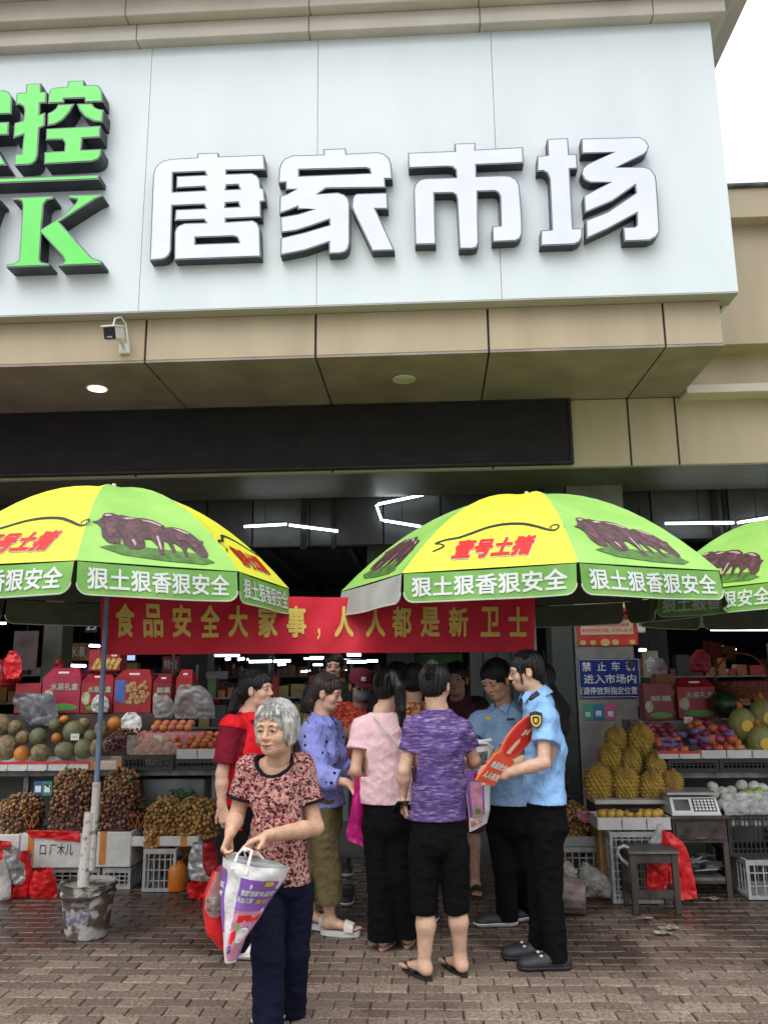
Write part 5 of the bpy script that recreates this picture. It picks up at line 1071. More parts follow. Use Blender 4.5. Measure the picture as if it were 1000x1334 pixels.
# tote of the elderly woman
tb = thing('tote_bag', 'white woven tote bag with purple printed panels held open by the elderly woman', 'bag', P(320, 1180, 3.62))
sec = [(291, 1114, 378, 1129), (289, 1135, 369, 1150), (287, 1160, 352, 1172), (288, 1190, 338, 1196), (291, 1220, 320, 1222), (292, 1243, 312, 1244), (294, 1252, 307, 1253)]
fb_ = bagsurf(sec, 3.66, .2, .022, 3)
q = MB(); sheet(q, fb_, 0, 1, 0, 1, 22, 26); sheet(q, fb_, 0, 1, .03, 1, 22, 26, back=True); q.build('bag_body', m_wbag, tb, smooth=True)
q = MB(); sheet(q, fb_, .03, .97, .0, .13, 18, 3, -.012); sheet(q, fb_, .03, .97, .02, .16, 18, 3, -.012, True)
tp = [fb_(s / 16, .05, -.012) for s in range(17)] + [fb_(1 - s / 16, .05, -.012, True) for s in range(17)]; q.add(tp, [tuple(range(len(tp)))]); q.build('lining', m_grey_in, tb)
q = MB(); sheet(q, fb_, .0, .13, .1, .62, 3, 12, .003); q.build('side_print', m_purp, tb, smooth=True)
q = MB(); vs = []
nt_ = 20
for j in range(nt_ + 1):
    t = .13 + (.93 - .13) * j / nt_; s0 = .36 + .1 * math.sin(t * 3) - .12 * t
    for i in range(9): vs.append(fb_(s0 + (1.0 - s0) * i / 8, t, .003))
q.add(vs, [(j * 9 + i, (j + 1) * 9 + i, (j + 1) * 9 + i + 1, j * 9 + i + 1) for j in range(nt_) for i in range(8)]); q.build('front_print', m_purp, tb, smooth=True)
q = MB(); put_text(q, fb_, '创建国家食品安', .46, .98, .23, .285, .007); put_text(q, fb_, '共治共享', .42, .72, .30, .355, .007); put_text(q, fb_, '区', .015, .1, .24, .28, .007); put_text(q, fb_, '家', .015, .1, .31, .35, .007); q.build('lettering', m_txt, tb)
q = MB(); put_text(q, fb_, '食安', .77, .97, .31, .355, .0075); put_poly(q, fb_, [(.78, .14), (.86, .13), (.9, .17), (.84, .19), (.77, .185)], .007); q.build('yellow_lettering', m_yp, tb)
q = MB(); zz = []
for j in range(13): zz += [(.42 - .018 * j, .42 + .04 * j), (.45 - .018 * j, .44 + .04 * j)]
put_poly(q, fb_, zz + [(.26, .93), (.95, .9), (1.0, .42)], .0045); q.build('stamp_print', m_pinkp, tb)
q = MB(); put_poly(q, fb_, [(.52, .46), (.98, .45), (.98, .5), (.5, .52)], .0065); put_poly(q, fb_, [(.42, .6), (.56, .57), (.62, .63), (.5, .7), (.4, .68)], .0066); q.build('red_print', m_redp, tb)
q = MB(); put_poly(q, fb_, [(.5, .54), (.6, .53), (.62, .57), (.5, .58)], .0068); q.build('green_leaf_print', m_gp, tb)
q = MB(); put_poly(q, fb_, [(.35, .72), (.5, .7), (.52, .77), (.38, .8), (.33, .78)], .0068); q.build('blue_print', m_bp2, tb)
q = MB(); put_poly(q, fb_, [(.78 + .17 * math.cos(a / 16 * 2 * PI), .62 + .065 * math.sin(a / 16 * 2 * PI)) for a in range(16)], .007); q.build('round_print', m_txt, tb)
q = MB(); q.tube([fb_(.22, .07, .008), P(310, 1112, 3.62), P(318, 1105, 3.60), P(328, 1108, 3.6), fb_(.45, .09, .01)], .0065, 6, ry=.002); q.tube([fb_(.3, .06, .0, True), P(318, 1108, 3.75), P(335, 1110, 3.75), fb_(.6, .06, 0, True)], .006, 6); q.build('handle', m_wbag, tb)
def plastic(name, label, cat, secs, Y, depth, m, seed=1, amp=.02, parent=None, ns=22, nt2=22):
    f_ = bagsurf(secs, Y, depth, amp, seed); q = MB(); sheet(q, f_, 0, 1, 0, 1, ns, nt2); sheet(q, f_, 0, 1, 0, 1, ns, nt2, back=True); o = q.build(name, m, parent, smooth=True)
    if parent is None: tag(o, label, cat)
    return o, f_
def film(name, c, a=.45): return mat(name, c, .18, .1, 20, .8, 25, spec=.6, alpha=a)
m_redbag = mat('red_plastic_bag', (.70, .015, .02), .28, .12, 18, .9, 26, spec=.5); m_mag = mat('magenta_bag', (.55, .01, .20), .35, .12, 12, .7, 20); m_clear = film('clear_plastic', (.55, .54, .52), .38); m_silver = mat('silver_foil', (.55, .55, .55), .3, .2, 18, 1., 22, metal=.5)
plastic('plastic_bag', 'red plastic bag hanging low behind the white tote bag', 'bag', [(280, 1130, 296, 1132), (266, 1165, 296, 1168), (264, 1190, 298, 1194), (270, 1215, 300, 1220), (286, 1236, 302, 1242), (298, 1245, 303, 1246)], 3.76, .16, m_redbag, 4)
cb, _ = plastic('plastic_bag', 'small clear bag of brown goods hanging beside the white tote bag', 'bag', [(283, 1130, 292, 1132), (276, 1150, 294, 1154), (268, 1170, 292, 1176), (267, 1185, 288, 1192), (273, 1194, 283, 1196)], 3.68, .12, m_clear, 6)
q = MB()
for k in range(26):
    p = P(random.uniform(271, 288), random.uniform(1168, 1190), 3.68 + random.uniform(-.02, .02)); q.ell(p, (.012, .01, .011), 7, 5)
tag(q.build('dried_longan_filling', mat('brown_shells', (.17, .10, .06), .7, .3, 40), None), 'brown dried fruit filling the small clear bag', 'dried fruit', kind='stuff')
plastic('plastic_bag', 'magenta plastic bag carried by the woman in the blue blouse', 'bag', [(462, 1006, 468, 1006), (460, 1030, 474, 1030), (456, 1060, 475, 1062), (451, 1085, 476, 1092), (453, 1095, 475, 1103)], 5.16, .12, m_mag, 8)
# white bag of the man
wb = thing('tote_bag', 'white tote bag with purple and pink print hanging from the bowed man', 'bag', P(620, 1060, 5.3))
o, f_ = plastic('bag_body', '', '', [(604, 976, 642, 971), (604, 1000, 640, 998), (606, 1030, 638, 1028), (610, 1060, 638, 1055), (611, 1084, 634, 1072)], 5.33, .14, m_wbag, 9, .012, wb)
q = MB(); sheet(q, f_, .04, .74, .27, .8, 8, 8, .003); q.build('purple_print', m_purp, wb)
q = MB(); sheet(q, f_, .18, .66, .4, .82, 6, 6, .006); q.build('pink_print', m_pinkp, wb); q = MB(); sheet(q, f_, .3, .55, .7, .76, 4, 2, .009); q.build('green_leaf_print', m_gp, wb)
q = MB(); sheet(q, f_, .02, .8, .05, .26, 6, 3, .004); q.build('grey_panel', mat('grey_news_print', (.22, .22, .22), .6, .4, 60, .2), wb)
q = MB(); put_text(q, f_, '食品', .3, .7, .3, .38, .009); put_text(q, f_, '区工', .1, .7, .86, .93, .007); q.build('lettering', m_redp, wb)
q = MB(); q.tube([P(606, 978, 5.3), P(618, 968, 5.28), P(634, 968, 5.28), P(641, 975, 5.3)], .009, 6); q.build('handle', m_wbag, wb)
q = MB(); q.tube([P(612, 962, 5.32), P(625, 966, 5.3), P(640, 964, 5.3)], .012, 6); tag(q.build('rolled_paper', m_txt), 'white folded paper sticking out above the bag of the bowed man', 'paper')
# placard
pc = thing('placard', 'red round topped placard with white lettering held by the uniformed woman', 'placard', P(650, 980, 4.62))
ca, cb_, cc, cd = P(620, 1016, 4.5), P(643, 1024, 4.62), P(662, 990, 4.68), P(640, 987, 4.55)
ux = (cb_ - ca); uy = (P(700, 930, 4.75) - ca); uy = (P(697, 930, 4.72) - P(631, 1020, 4.56)); nrm = nz(ux.cross(uy)); nrm = nrm if nrm.y < 0 else -nrm
def pl(x, y, d=0): return P(631, 1020, 4.56) + ux * (x - .5) + uy * y + nrm * d
out = [(0, 0), (1, 0), (1.15, .36), (.95, .37)] + [(.5 + .62 * math.cos(a) + .08, .66 + .34 * math.sin(a)) for a in [R(-45 + 18 * k) for k in range(16)]] + [(.1, .38), (.0, .36)]
vs, fs = prism(out, [], 0, 0, None); q = MB(); q.add([pl(v[0], v[1], .004) for v in vs], fs); n = len(out); q.add([pl(x, y, .004) for x, y in out] + [pl(x, y, -.006) for x, y in out], [(k, (k + 1) % n, n + (k + 1) % n, n + k) for k in range(n)]); q.add([pl(v[0], v[1], -.006) for v in vs], [f[::-1] for f in fs]); q.build('board', m_orp, pc)
q = MB(); el_ = [(.56 + .5 * math.cos(a), .67 + .29 * math.sin(a)) for a in [2 * PI * k / 24 for k in range(24)]]; q.add([pl(x, y, .006) for x, y in el_], [tuple(range(24))]); q.build('round_field', m_redp, pc)
q = MB()
for txt, a, b_, c_, d_ in (('食品安全', .1, .95, .2, .29), ('人人有责', .08, .93, .06, .15)): tv, tf = fit_text(txt, a, b_, c_, d_, off=.05); q.add([pl(v[0], v[1], .007 + v[2]) for v in tv], tf)
q.build('lettering', m_txt, pc)
q = MB()
for pts in ([(.4, .42), (.62, .42), (.66, .6), (.56, .66), (.46, .58)], [(.5, .68), (.62, .7), (.64, .78), (.52, .77)], [(.66, .72), (.78, .72), (.8, .82), (.7, .8)], [(.6, .84), (.74, .86), (.68, .91)]): q.add([pl(x, y, .008) for x, y in pts], [tuple(range(len(pts)))])
q.build('figure_print', mat('cream_print', (.8, .6, .35), .5, .05), pc, kind='stuff')
q = MB(); X = Matrix.Translation(P(521, 1051, 4.66)) @ Matrix.Rotation(R(20), 4, 'Z') @ Matrix.Rotation(R(60), 4, 'X'); q.box(-.036, -.004, -.07, .036, .004, .07, ch=.003, M=X); tag(q.build('phone', m_bp), 'dark phone held in the left hand of the purple tee woman', 'phone')
# badges of the two uniforms
rt, J, W, M, side, fd, k = p7
e = J['shL'].lerp(J['elL'], .2); pq = MB(); n_ = Vector((-.25, -1, .1)).normalized(); sx_ = Vector((1, -.25, 0)).normalized(); c0 = P(727 / 1.0 - 0, 940, 4.60); c0 = P(698, 938, 4.66)
def shield(c0, w, h_, m, parent, d, nm):
    q = MB(); pts = [(-1, .8), (0, 1), (1, .8), (1, -.1), (.7, -.6), (0, -1), (-.7, -.6), (-1, -.1)]; q.add([c0 + sx_ * x * w + Vector((0, 0, 1)) * y * h_ + n_ * d for x, y in pts] + [c0 + sx_ * x * w + Vector((0, 0, 1)) * y * h_ + n_ * (d - .008) for x, y in pts], [tuple(range(8))] + [(i, 8 + i, 8 + (i + 1) % 8, (i + 1) % 8) for i in range(8)]); return q.build(nm, m, parent)
bd = shield(c0, .034, .047, m_blk, rt, .012, 'shoulder_patch'); shield(c0 - Vector((0, 0, .006)), .027, .033, m_yp, bd, .0135, 'patch_emblem'); shield(c0 - Vector((0, 0, .004)), .018, .024, m_blk, bd, .0145, 'patch_field'); shield(c0 - Vector((0, 0, .004)), .009, .013, m_yp, bd, .0155, 'patch_symbol')
q = MB(); q.tube([P(690, 911, 4.68), P(700, 903, 4.72)], [.011, .014], 6); q.build('epaulette', m_blk, rt)
# glasses
q = MB()
for s2 in (-1, 1):
    pts = [W(s2 * .032 + .02 * math.cos(a), .097, .0 + .015 * math.sin(a)) for a in [2 * PI * k_ / 14 for k_ in range(15)]]; q.tube(pts, .0014, 5, caps=False); q.tube([W(s2 * .052, .095, .004), W(s2 * .079, .0, .006)], .0014, 5)
q.tube([W(-.012, .1, .002), W(.012, .1, .002)], .0014, 5); q.build('glasses', m_blk, rt)
rt, J, W, M, side, fd, k = p6
q = MB(); c1 = P(635, 936, 5.46); q.box(c1.x - .02, c1.y - .012, c1.z - .01, c1.x + .02, c1.y + .004, c1.z + .01, ch=.003); q.build('chest_badge', m_yp, rt); q = MB(); c1 = P(665, 937, 5.46); q.box(c1.x - .025, c1.y - .012, c1.z - .008, c1.x + .025, c1.y + .004, c1.z + .008); q.build('name_tag', m_blk, rt)
q = MB()
for py in (922, 945, 968, 990): c1 = P(652, py, 5.47); q.ell(c1, (.006, .006, .006), 8, 5)
q.build('buttons', m_txt, rt, kind='stuff')
tv, tf = fit_text('志愿者', 0, 1, 0, 1, off=.03)
rt, J, W, M, side, fd, k = p2
# ================================================================== BUCKET AND BLOCK
bk = thing('paint_bucket', 'battered paint bucket filled with concrete holding the left umbrella pole', 'bucket', (-2.11, 5.36, 0))
m_bkt = mat('dirty_paint_bucket', (.40, .38, .35), .6, .3, 11, .6, 30, col2=(.085, .065, .05), contrast=(.46, .56), stretch=(1, 1, 1.4), detail=9); m_cem = mat('grey_concrete', (.30, .28, .25), .9, .25, 20, .8)
zb = P(110, 1150, 5.32).z; rb0, rb1 = .125, .165
q = MB(); q.lathe([(rb0 - .01, .0), (rb0, .004), (rb0 + (rb1 - rb0) * .78, zb * .78), (rb0 + (rb1 - rb0) * .78 + .008, zb * .79), (rb0 + (rb1 - rb0) * .8 + .008, zb * .83), (rb1 - .008, zb * .84), (rb1, zb * .98), (rb1 + .008, zb), (rb1 - .006, zb), (rb1 - .012, zb - .02)], 36, -2.11, 5.36, lambda t, z_: .012 * math.sin(3 * t + z_ * 9)); q.build('pail', m_bkt, bk, smooth=False)
q = MB(); q.lathe([(.0001, zb - .03), (rb1 - .012, zb - .022)], 30, -2.11, 5.36, lambda t, z_: .01 * math.sin(3 * t)); q.v = [(a, b_, c_ + sag((a * 2, b_ * 2, 0)) * .01) for a, b_, c_ in q.v]; q.build('concrete_fill', m_cem, bk)
q = MB(); q.tube([(-2.11 + (rb1 + .004) * math.cos(a), 5.36 + (rb1 + .004) * math.sin(a), zb - .03 - .05 * abs(math.sin(a + .3))) for a in [R(180 + 15 * k_) for k_ in range(13)]], .004, 6); q.build('wire_handle', m_dark2, bk)
q = MB(); q.add([(-2.11 + (rb0 + (rb1 - rb0) * z_ / zb + .003) * math.cos(R(t)), 5.36 + (rb0 + (rb1 - rb0) * z_ / zb + .003) * math.sin(R(t)), z_ + .01 * math.sin(t * .3)) for z_ in (.1, .14, .18) for t in range(235, 300, 5)], [(j * 13 + i, j * 13 + i + 1, (j + 1) * 13 + i + 1, (j + 1) * 13 + i) for j in range(2) for i in range(12)]); q.build('faded_label', mat('faded_label_print', (.12, .11, .2), .7, .3, 30, .3, col2=(.36, .34, .31), contrast=(.4, .6)), bk)
bl = MB(); bl.tube([(P(722, 1175, 5.9).x, 5.92, .115), (P(762, 1175, 5.9).x, 5.88, .105)], [.118, .11], 14); o = bl.build('stone_block', mat('wet_stone', (.17, .13, .11), .6, .3, 9, .8), smooth=False); tag(o, 'rounded wet stone block on the ground beside the dark trousers of the uniformed woman', 'stone')
# ================================================================== STALLS
m_foam = mat('white_foam', (.58, .57, .54), .7, .06, 12, .5, 60); m_tape = mat('orange_brown_tape', (.55, .2, .04), .35, .1, 10); m_steel = mat('dull_steel', (.17, .17, .165), .5, .25, 12, .1, metal=.2); m_crw = mat('grey_white_crate_plastic', (.38, .39, .38), .5, .15, 12); m_crb = mat('black_crate_plastic', (.02, .02, .022), .5, .2, 12); m_card = mat('red_card', (.33, .012, .022), .45, .15, 9); m_orc = mat('amber_crate_plastic', (.34, .19, .03), .5, .2, 12)
m_wood = mat('dark_worn_wood', (.06, .045, .038), .45, .35, 7, .4, stretch=(1, 1, .3)); m_cardb = mat('cardboard_orange_white', (.6, .5, .4), .7, .15, 9)
def crate(label, x0, x1, y0, y1, z0, z1, m, nx=7, nz_=4, M=None, group=None, loc=None):
    t = thing('plastic_crate', label, 'crate', (x0 / 2 + x1 / 2, y0, z0), group=group); r = .012
    q = MB()
    for z_ in (z0 + r, z1 - r * 1.4):
        h_ = r if z_ < z1 - .05 else r * 1.4
        q.box(x0, y0, z_ - h_, x1, y0 + .02, z_ + h_, M=M); q.box(x0, y1 - .02, z_ - h_, x1, y1, z_ + h_, M=M); q.box(x0, y0 + .0201, z_ - h_, x0 + .02, y1 - .0201, z_ + h_, M=M); q.box(x1 - .02, y0 + .0201, z_ - h_, x1, y1 - .0201, z_ + h_, M=M)
    q.build('rim', m, t, kind='stuff')
    q = MB()
    for xx, yy in ((x0, y0), (x1 - .022, y0), (x0, y1 - .022), (x1 - .022, y1 - .022)): q.box(xx + .001, yy + .001, z0 + .001, xx + .0215, yy + .0215, z1 - .001, M=M)
    q.build('corner_posts', m, t, kind='stuff')
    q = MB()
    for k_ in range(1, nx): xx = x0 + (x1 - x0) * k_ / nx; q.box(xx - .004, y0 + .005, z0, xx + .004, y0 + .011, z1 - .01, M=M); q.box(xx - .004, y1 - .011, z0, xx + .004, y1 - .005, z1 - .01, M=M)
    for k_ in range(1, nz_): zz_ = z0 + (z1 - z0) * k_ / nz_; q.box(x0 + .01, y0 + .012, zz_ - .004, x1 - .01, y0 + .016, zz_ + .004, M=M); q.box(x0 + .012, y0 + .01, zz_ - .004, x0 + .016, y1 - .01, zz_ + .004, M=M); q.box(x1 - .016, y0 + .01, zz_ - .004, x1 - .012, y1 - .01, zz_ + .004, M=M)
    ny = max(3, int((y1 - y0) / .06))
    for k_ in range(1, ny): yy = y0 + (y1 - y0) * k_ / ny; q.box(x0 + .004, yy - .004, z0, x0 + .01, yy + .004, z1 - .01, M=M); q.box(x1 - .01, yy - .004, z0, x1 - .004, yy + .004, z1 - .01, M=M)
    q.build('lattice', m, t, kind='stuff')
    q = MB(); q.box(x0 + .01, y0 + .01, z0 + .002, x1 - .01, y1 - .01, z0 + .008, M=M); q.build('base', m, t)
    return t
def openbox(label, cat, x0, x1, y0, y1, z0, z1, m, w=.02, name='foam_box', group=None, cham=.006, tapes=(), mt=None):
    t = thing(name, label, cat, ((x0 + x1) / 2, y0, z0), group=group); q = MB(); q.box(x0, y0, z0, x1, y0 + w, z1, ch=cham); q.box(x0, y1 - w, z0, x1, y1, z1, ch=cham); q.box(x0 + .001, y0 + w, z0 + .001, x0 + w, y1 - w, z1 - .001); q.box(x1 - w, y0 + w, z0 + .001, x1 - .001, y1 - w, z1 - .001); q.box(x0 + w, y0 + w, z0 + .001, x1 - w, y1 - w, z0 + w); q.build('shell', m, t, kind='stuff')
    for a in tapes: q = MB(); q.box(a - .024, y0 - .0025, z0 + .02 if z1 - z0 > .12 else z0, a + .024, y0 - .0005, z1 + .001); q.box(a - .024, y0 - .001, z1 + .0005, a + .024, y0 + w + .001, z1 + .002); q.build('tape', mt or m_tape, t, kind='stuff')
    return t
def X(px, Y, py=1000): return P(px, py, Y).x
def Zp(py, Y, px=100): return P(px, py, Y).z
# ---------- left stall
YU = 6.85; ZU = Zp(1003, YU); YLo = 6.5
st = thing('fruit_stall', 'long steel fruit stall left of the entrance with two tiers of fruit', 'market stall', (-3.4, YU, 0))
xl0, xl1 = -5.2, X(285, YU)
q = MB(); q.box(xl0, YU, ZU - .05, xl1, YU + .95, ZU, ch=.004); q.build('upper_deck', m_steel, st)
for lx_ in (xl0 + .05, -3.3, xl1 - .06):
    for ly_ in (YU + .03, YU + .88): q = MB(); q.box(lx_, ly_, 0, lx_ + .04, ly_ + .04, ZU - .051); q.build('leg', m_steel, st)
q = MB(); q.box(xl0, YU + .45, .05, xl1 - .02, YU + .47, ZU - .06); q.build('back_panel', mat('dim_green_grey_board', (.10, .11, .10), .6, .2, 5), st)
ZL1 = Zp(1086, YLo); ZLb = Zp(1131, YLo)
q = MB(); q.box(X(182, YU, 1045), YU + .05, ZLb + .1, X(264, YU, 1045), YU + .4, ZU - .08, ch=.01); q.build('side_cabinet', mat('grey_green_tin', (.16, .19, .18), .5, .2, 5), st)
bxs = [('white foam box at the photo left edge under the red bags', -30, 33, 1087, 1124, ()), ('white foam box with red cloth over its rim behind the bucket', 34, 116, 1086, 1131, (48,)), ('white foam box with scribbled writing right of the bucket pole', 117, 176, 1084, 1130, (140,))]
for lb, a, b_, t_, bt, tp_ in bxs: openbox(lb, 'foam box', X(a, YLo), X(b_, YLo), YLo, YLo + .42, Zp(bt, YLo), Zp(t_, YLo), m_foam, .025, tapes=[X(z_, YLo) for z_ in tp_])
q = MB()
for txt, a, b_, c_, d_ in (('口 厂木儿', 60, 102, 1099, 1114), ('10.5', 119, 131, 1100, 1107)): tv, tf = fit_text(txt, X(a, YLo), X(b_, YLo), Zp(d_, YLo), Zp(c_, YLo)); q.add([(v[0], YLo - .004, v[1]) for v in tv], tf)
hw = q.build('handwriting', m_blk, bpy.data.objects['foam_box.001'] if 'foam_box.001' in bpy.data.objects else None)
openbox('low white tray with two orange tapes under the golden longans', 'foam tray', X(176, YLo), X(262, YLo), YLo, YLo + .4, Zp(1103, YLo), Zp(1090, YLo), m_foam, .02, name='foam_tray', tapes=[X(208, YLo), X(243, YLo)])
f_ = None
plastic('red_cloth', 'red cloth folded over the rim of the taped foam box', 'cloth', [(34, 1082, 106, 1083), (36, 1086, 104, 1087), (40, 1090, 104, 1097)], YLo - .01, .05, m_redbag, 11, .02)
crate('pale crate standing under the scribbled foam box beside the bucket', X(140, YLo), X(176, YLo), YLo + .02, YLo + .4, .002, ZLb - .003, m_crw, 5, 5)
crate('pale crate under the taped foam box, mostly behind the bucket', X(60, YLo), X(136, YLo), YLo + .03, YLo + .4, .002, ZLb - .003, m_crw, 8, 5)
crate('pale crate under the photo left foam box, behind red bags', X(-28, YLo), X(34, YLo), YLo + .03, YLo + .4, .002, Zp(1124, YLo) - .003, m_crw, 8, 5)
crate('grey lattice crate under the low tray of golden longans', X(192, YLo - .05), X(234, YLo - .05), YLo - .05, YLo + .35, .002, Zp(1104, YLo) - .004, m_crw, 6, 4)
def jug(label, px, Y, h_, r, m, cat='jug'):
    x = X(px, Y, 1150); t = thing('jug', label, cat, (x, Y, 0)); q = MB(); q.lathe([(r * .92, 0.001), (r, .01), (r, h_ * .6), (r * .75, h_ * .76), (r * .35, h_ * .85), (r * .32, h_ * .9)], 16, x, Y); q.build('bottle', m, t, smooth=True); q = MB(); q.cyl(x, Y, h_ * .9, h_ + .0, r * .4, n=12); q.build('screw_cap', m_dark2, t)
jug('orange plastic jug beside the lattice crate', 231, YLo + .0, .24, .07, mat('orange_plastic', (.6, .16, .015), .4, .1)); jug('black bottle between the lattice crate and the orange jug', 219, YLo + .03, .22, .04, m_dark2, 'bottle')
# bags on the ground, left
for lb, sc_, Y_, m_, sd_ in (('red plastic bag slumped against the crates at the photo left edge', [(-6, 1096, 14, 1100), (-8, 1120, 22, 1122), (-8, 1145, 26, 1150), (-6, 1166, 22, 1168)], 6.32, m_redbag, 21), ('silver plastic bag between the red bags at the left', [(8, 1104, 24, 1106), (4, 1120, 32, 1124), (6, 1140, 34, 1142), (12, 1150, 30, 1152)], 6.25, m_silver, 22),
    ('white plastic bag resting on the paving at the photo left edge', [(-4, 1122, 8, 1126), (-6, 1145, 15, 1150), (-6, 1165, 14, 1170), (-6, 1172, 8, 1173)], 6.18, film('white_film_bag', (.6, .6, .58), .85), 23), ('tall dark red bag standing between silver bag and bucket', [(26, 1110, 38, 1110), (28, 1130, 42, 1132), (22, 1150, 40, 1152), (16, 1168, 38, 1168)], 6.3, m_redbag, 24), ('low red bag lying on the paving beside the bucket', [(48, 1132, 68, 1134), (40, 1148, 74, 1148), (38, 1162, 75, 1162), (42, 1170, 74, 1171)], 6.28, m_redbag, 25),
    ('silver foil bag with red ties near the red vest woman', [(252, 1098, 272, 1098), (246, 1115, 280, 1118), (245, 1132, 281, 1134), (248, 1146, 280, 1148)], 6.2, m_silver, 26), ('red bag bulging under the silver foil bag', [(245, 1148, 282, 1148), (243, 1158, 282, 1158), (246, 1168, 276, 1168), (255, 1173, 270, 1173)], 6.22, m_redbag, 27), ('dark red bag hanging over the silver foil bag', [(266, 1096, 278, 1096), (264, 1110, 284, 1112), (264, 1128, 284, 1130), (270, 1142, 282, 1142)], 6.12, m_card, 28)): plastic('plastic_bag', lb, 'bag', sc_, Y_, .14, m_, sd_, .03)
# ---------- berries
def heap(label, px0, px1, pyt, pyb, Y, m, n, r=.0155, seed=0, depth=.22):
    rs = random.Random(seed); q = MB(); x0, x1 = X(px0, Y, pyb), X(px1, Y, pyb); zb_, zt_ = Zp(pyb, Y, px0), Zp(pyt, Y, px0); cx = (x0 + x1) / 2; w = (x1 - x0) / 2; hh = zt_ - zb_
    lobes = [(rs.uniform(-.55, .55), rs.uniform(.75, 1.)) for _ in range(4)] + [(0, 1)]; pts = []; cell = {}
    for k_ in range(n * 4):
        l = rs.choice(lobes); a = rs.uniform(0, 2 * PI); el = math.asin(rs.uniform(-.1, 1)); rr = rs.uniform(.88, 1.0)
        p = (cx + max(-1, min(1, l[0] * .6 + .84 * math.copysign(abs(math.cos(a)) ** .6, math.cos(a)) * math.cos(el) ** .6 * rr)) * w, Y + depth + math.sin(a) * math.cos(el) * depth * .95 * rr, zb_ + max(-.02, math.sin(el)) ** .5 * hh * l[1] * rr if el > 0 else zb_ - .01)
        key = tuple(int(c / (r * 1.5)) for c in p); bad = False
        for dx in (-1, 0, 1):
            for dy in (-1, 0, 1):
                for dz in (-1, 0, 1):
                    for o_ in cell.get((key[0] + dx, key[1] + dy, key[2] + dz), ()):
                        if (o_[0] - p[0]) ** 2 + (o_[1] - p[1]) ** 2 + (o_[2] - p[2]) ** 2 < (r * 1.5) ** 2: bad = True
        if bad or p[1] > Y + depth * 1.5: continue
        cell.setdefault(key, []).append(p); pts.append(p)
        if len(pts) >= n: break
    for p in pts: q.mi = rs.randrange(3); q.ell(p, (r * rs.uniform(.9, 1.1),) * 3, 8, 6)
    for l in lobes: q.mi = 2; q.ell((cx + l[0] * .6 * w, Y + depth, zb_), (w * .66, depth * .85, hh * l[1] * .88), 14, 8)
    o = q.build('longan_heap', m, smooth=True); tag(o, label, 'longans', kind='stuff'); return o
def shades(nm, a, b_, c_): return [mat(nm + '_light_skin', a, .6, .2, 30), mat(nm + '_skin', b_, .6, .25, 30), mat(nm + '_deep_skin', c_, .6, .25, 30)]
lg = shades('golden_longan', (.50, .29, .09), (.38, .2, .055), (.26, .13, .035)); ld = shades('dark_longan', (.30, .15, .065), (.20, .085, .05), (.12, .045, .035)); lr = shades('brown_longan', (.40, .22, .085), (.28, .14, .055), (.17, .08, .04))
heap('heap of brown longans at the photo left edge', -14, 36, 1038, 1086, YLo + .02, lr, 420, seed=1); heap('tall heap of dark longans left of the pole', 56, 112, 1012, 1086, YLo + .04, ld, 620, seed=2, depth=.2); heap('smaller bunch of longans on top of the dark heap left of the pole', 68, 108, 1003, 1030, YLo + .12, lr, 260, seed=9, depth=.1)
heap('tall heap of dark longans right of the pole', 122, 176, 1020, 1086, YLo + .04, ld, 620, seed=3, depth=.2); heap('bunch of reddish longans on top of the heap right of the pole', 132, 172, 1002, 1040, YLo + .14, lr, 300, seed=4, depth=.1); heap('golden longan heap on the low tray, left half', 184, 226, 1042, 1091, YLo + .03, lg, 560, seed=5, depth=.18); heap('golden longan heap on the low tray, right half', 218, 274, 1043, 1091, YLo + .05, lg, 680, seed=6, depth=.18)
heap('golden longans spilling over the low tray edge', 186, 202, 1082, 1102, YLo - .03, lg, 60, seed=7, depth=.03)
m_leaf = mat('green_leaves', (.04, .10, .03), .5, .3, 20)
q = MB(); rs = random.Random(5)
for k_ in range(60):
    c_ = P(rs.uniform(222, 256), rs.uniform(1028, 1044), YLo + .3); a = rs.uniform(0, 6); d_ = Vector((math.cos(a), .3 * math.sin(a), rs.uniform(-.3, .8))).normalized() * .035; s2 = Vector((-d_.z, .01, d_.x)) * .35; q.poly([c_ - d_, c_ + s2, c_ + d_, c_ - s2])
tag(q.build('leaf_bunch', m_leaf), 'dark green leaves behind the golden longans', 'leaves', kind='stuff')
for px, Y_ in ((42, 6.46), (180, 6.46)):
    c_ = P(px, 1068, Y_); q = MB()
    for s2 in (-1, 1): q.tube([c_ + Vector((s2 * .01, 0, -.06)), c_ + Vector((s2 * .05, 0, .0)), c_ + Vector((s2 * .04, 0, .05)), c_ + Vector((0, 0, .02)), c_ + Vector((-s2 * .012, 0, -.05))], .004, 5)
    tag(q.build('tied_cord', mat('red_yellow_cord', (.45, .12, .03), .6, .2)), 'looped red cord on the longans ' + ('left of the dark heap' if px < 100 else 'between dark and golden heaps'), 'cord')
for px, m_, lb in ((50, mat('blue_card', (.05, .10, .28), .4, .1), 'blue payment card on the stall, left of the pair'), (62, mat('green_card', (.05, .25, .17), .4, .1), 'green payment card on the stall, right of the pair')):
    a = P(px, 1027, YU - .03); t_ = thing('payment_card', lb, 'card', a); q = MB(); q.box(a.x - .038, a.y, a.z - .055, a.x + .038, a.y + .004, a.z + .055); q.build('card', m_, t_); q = MB(); q.box(a.x - .024, a.y - .002, a.z - .03, a.x + .024, a.y, a.z + .02); q.build('white_square', m_txt, t_)
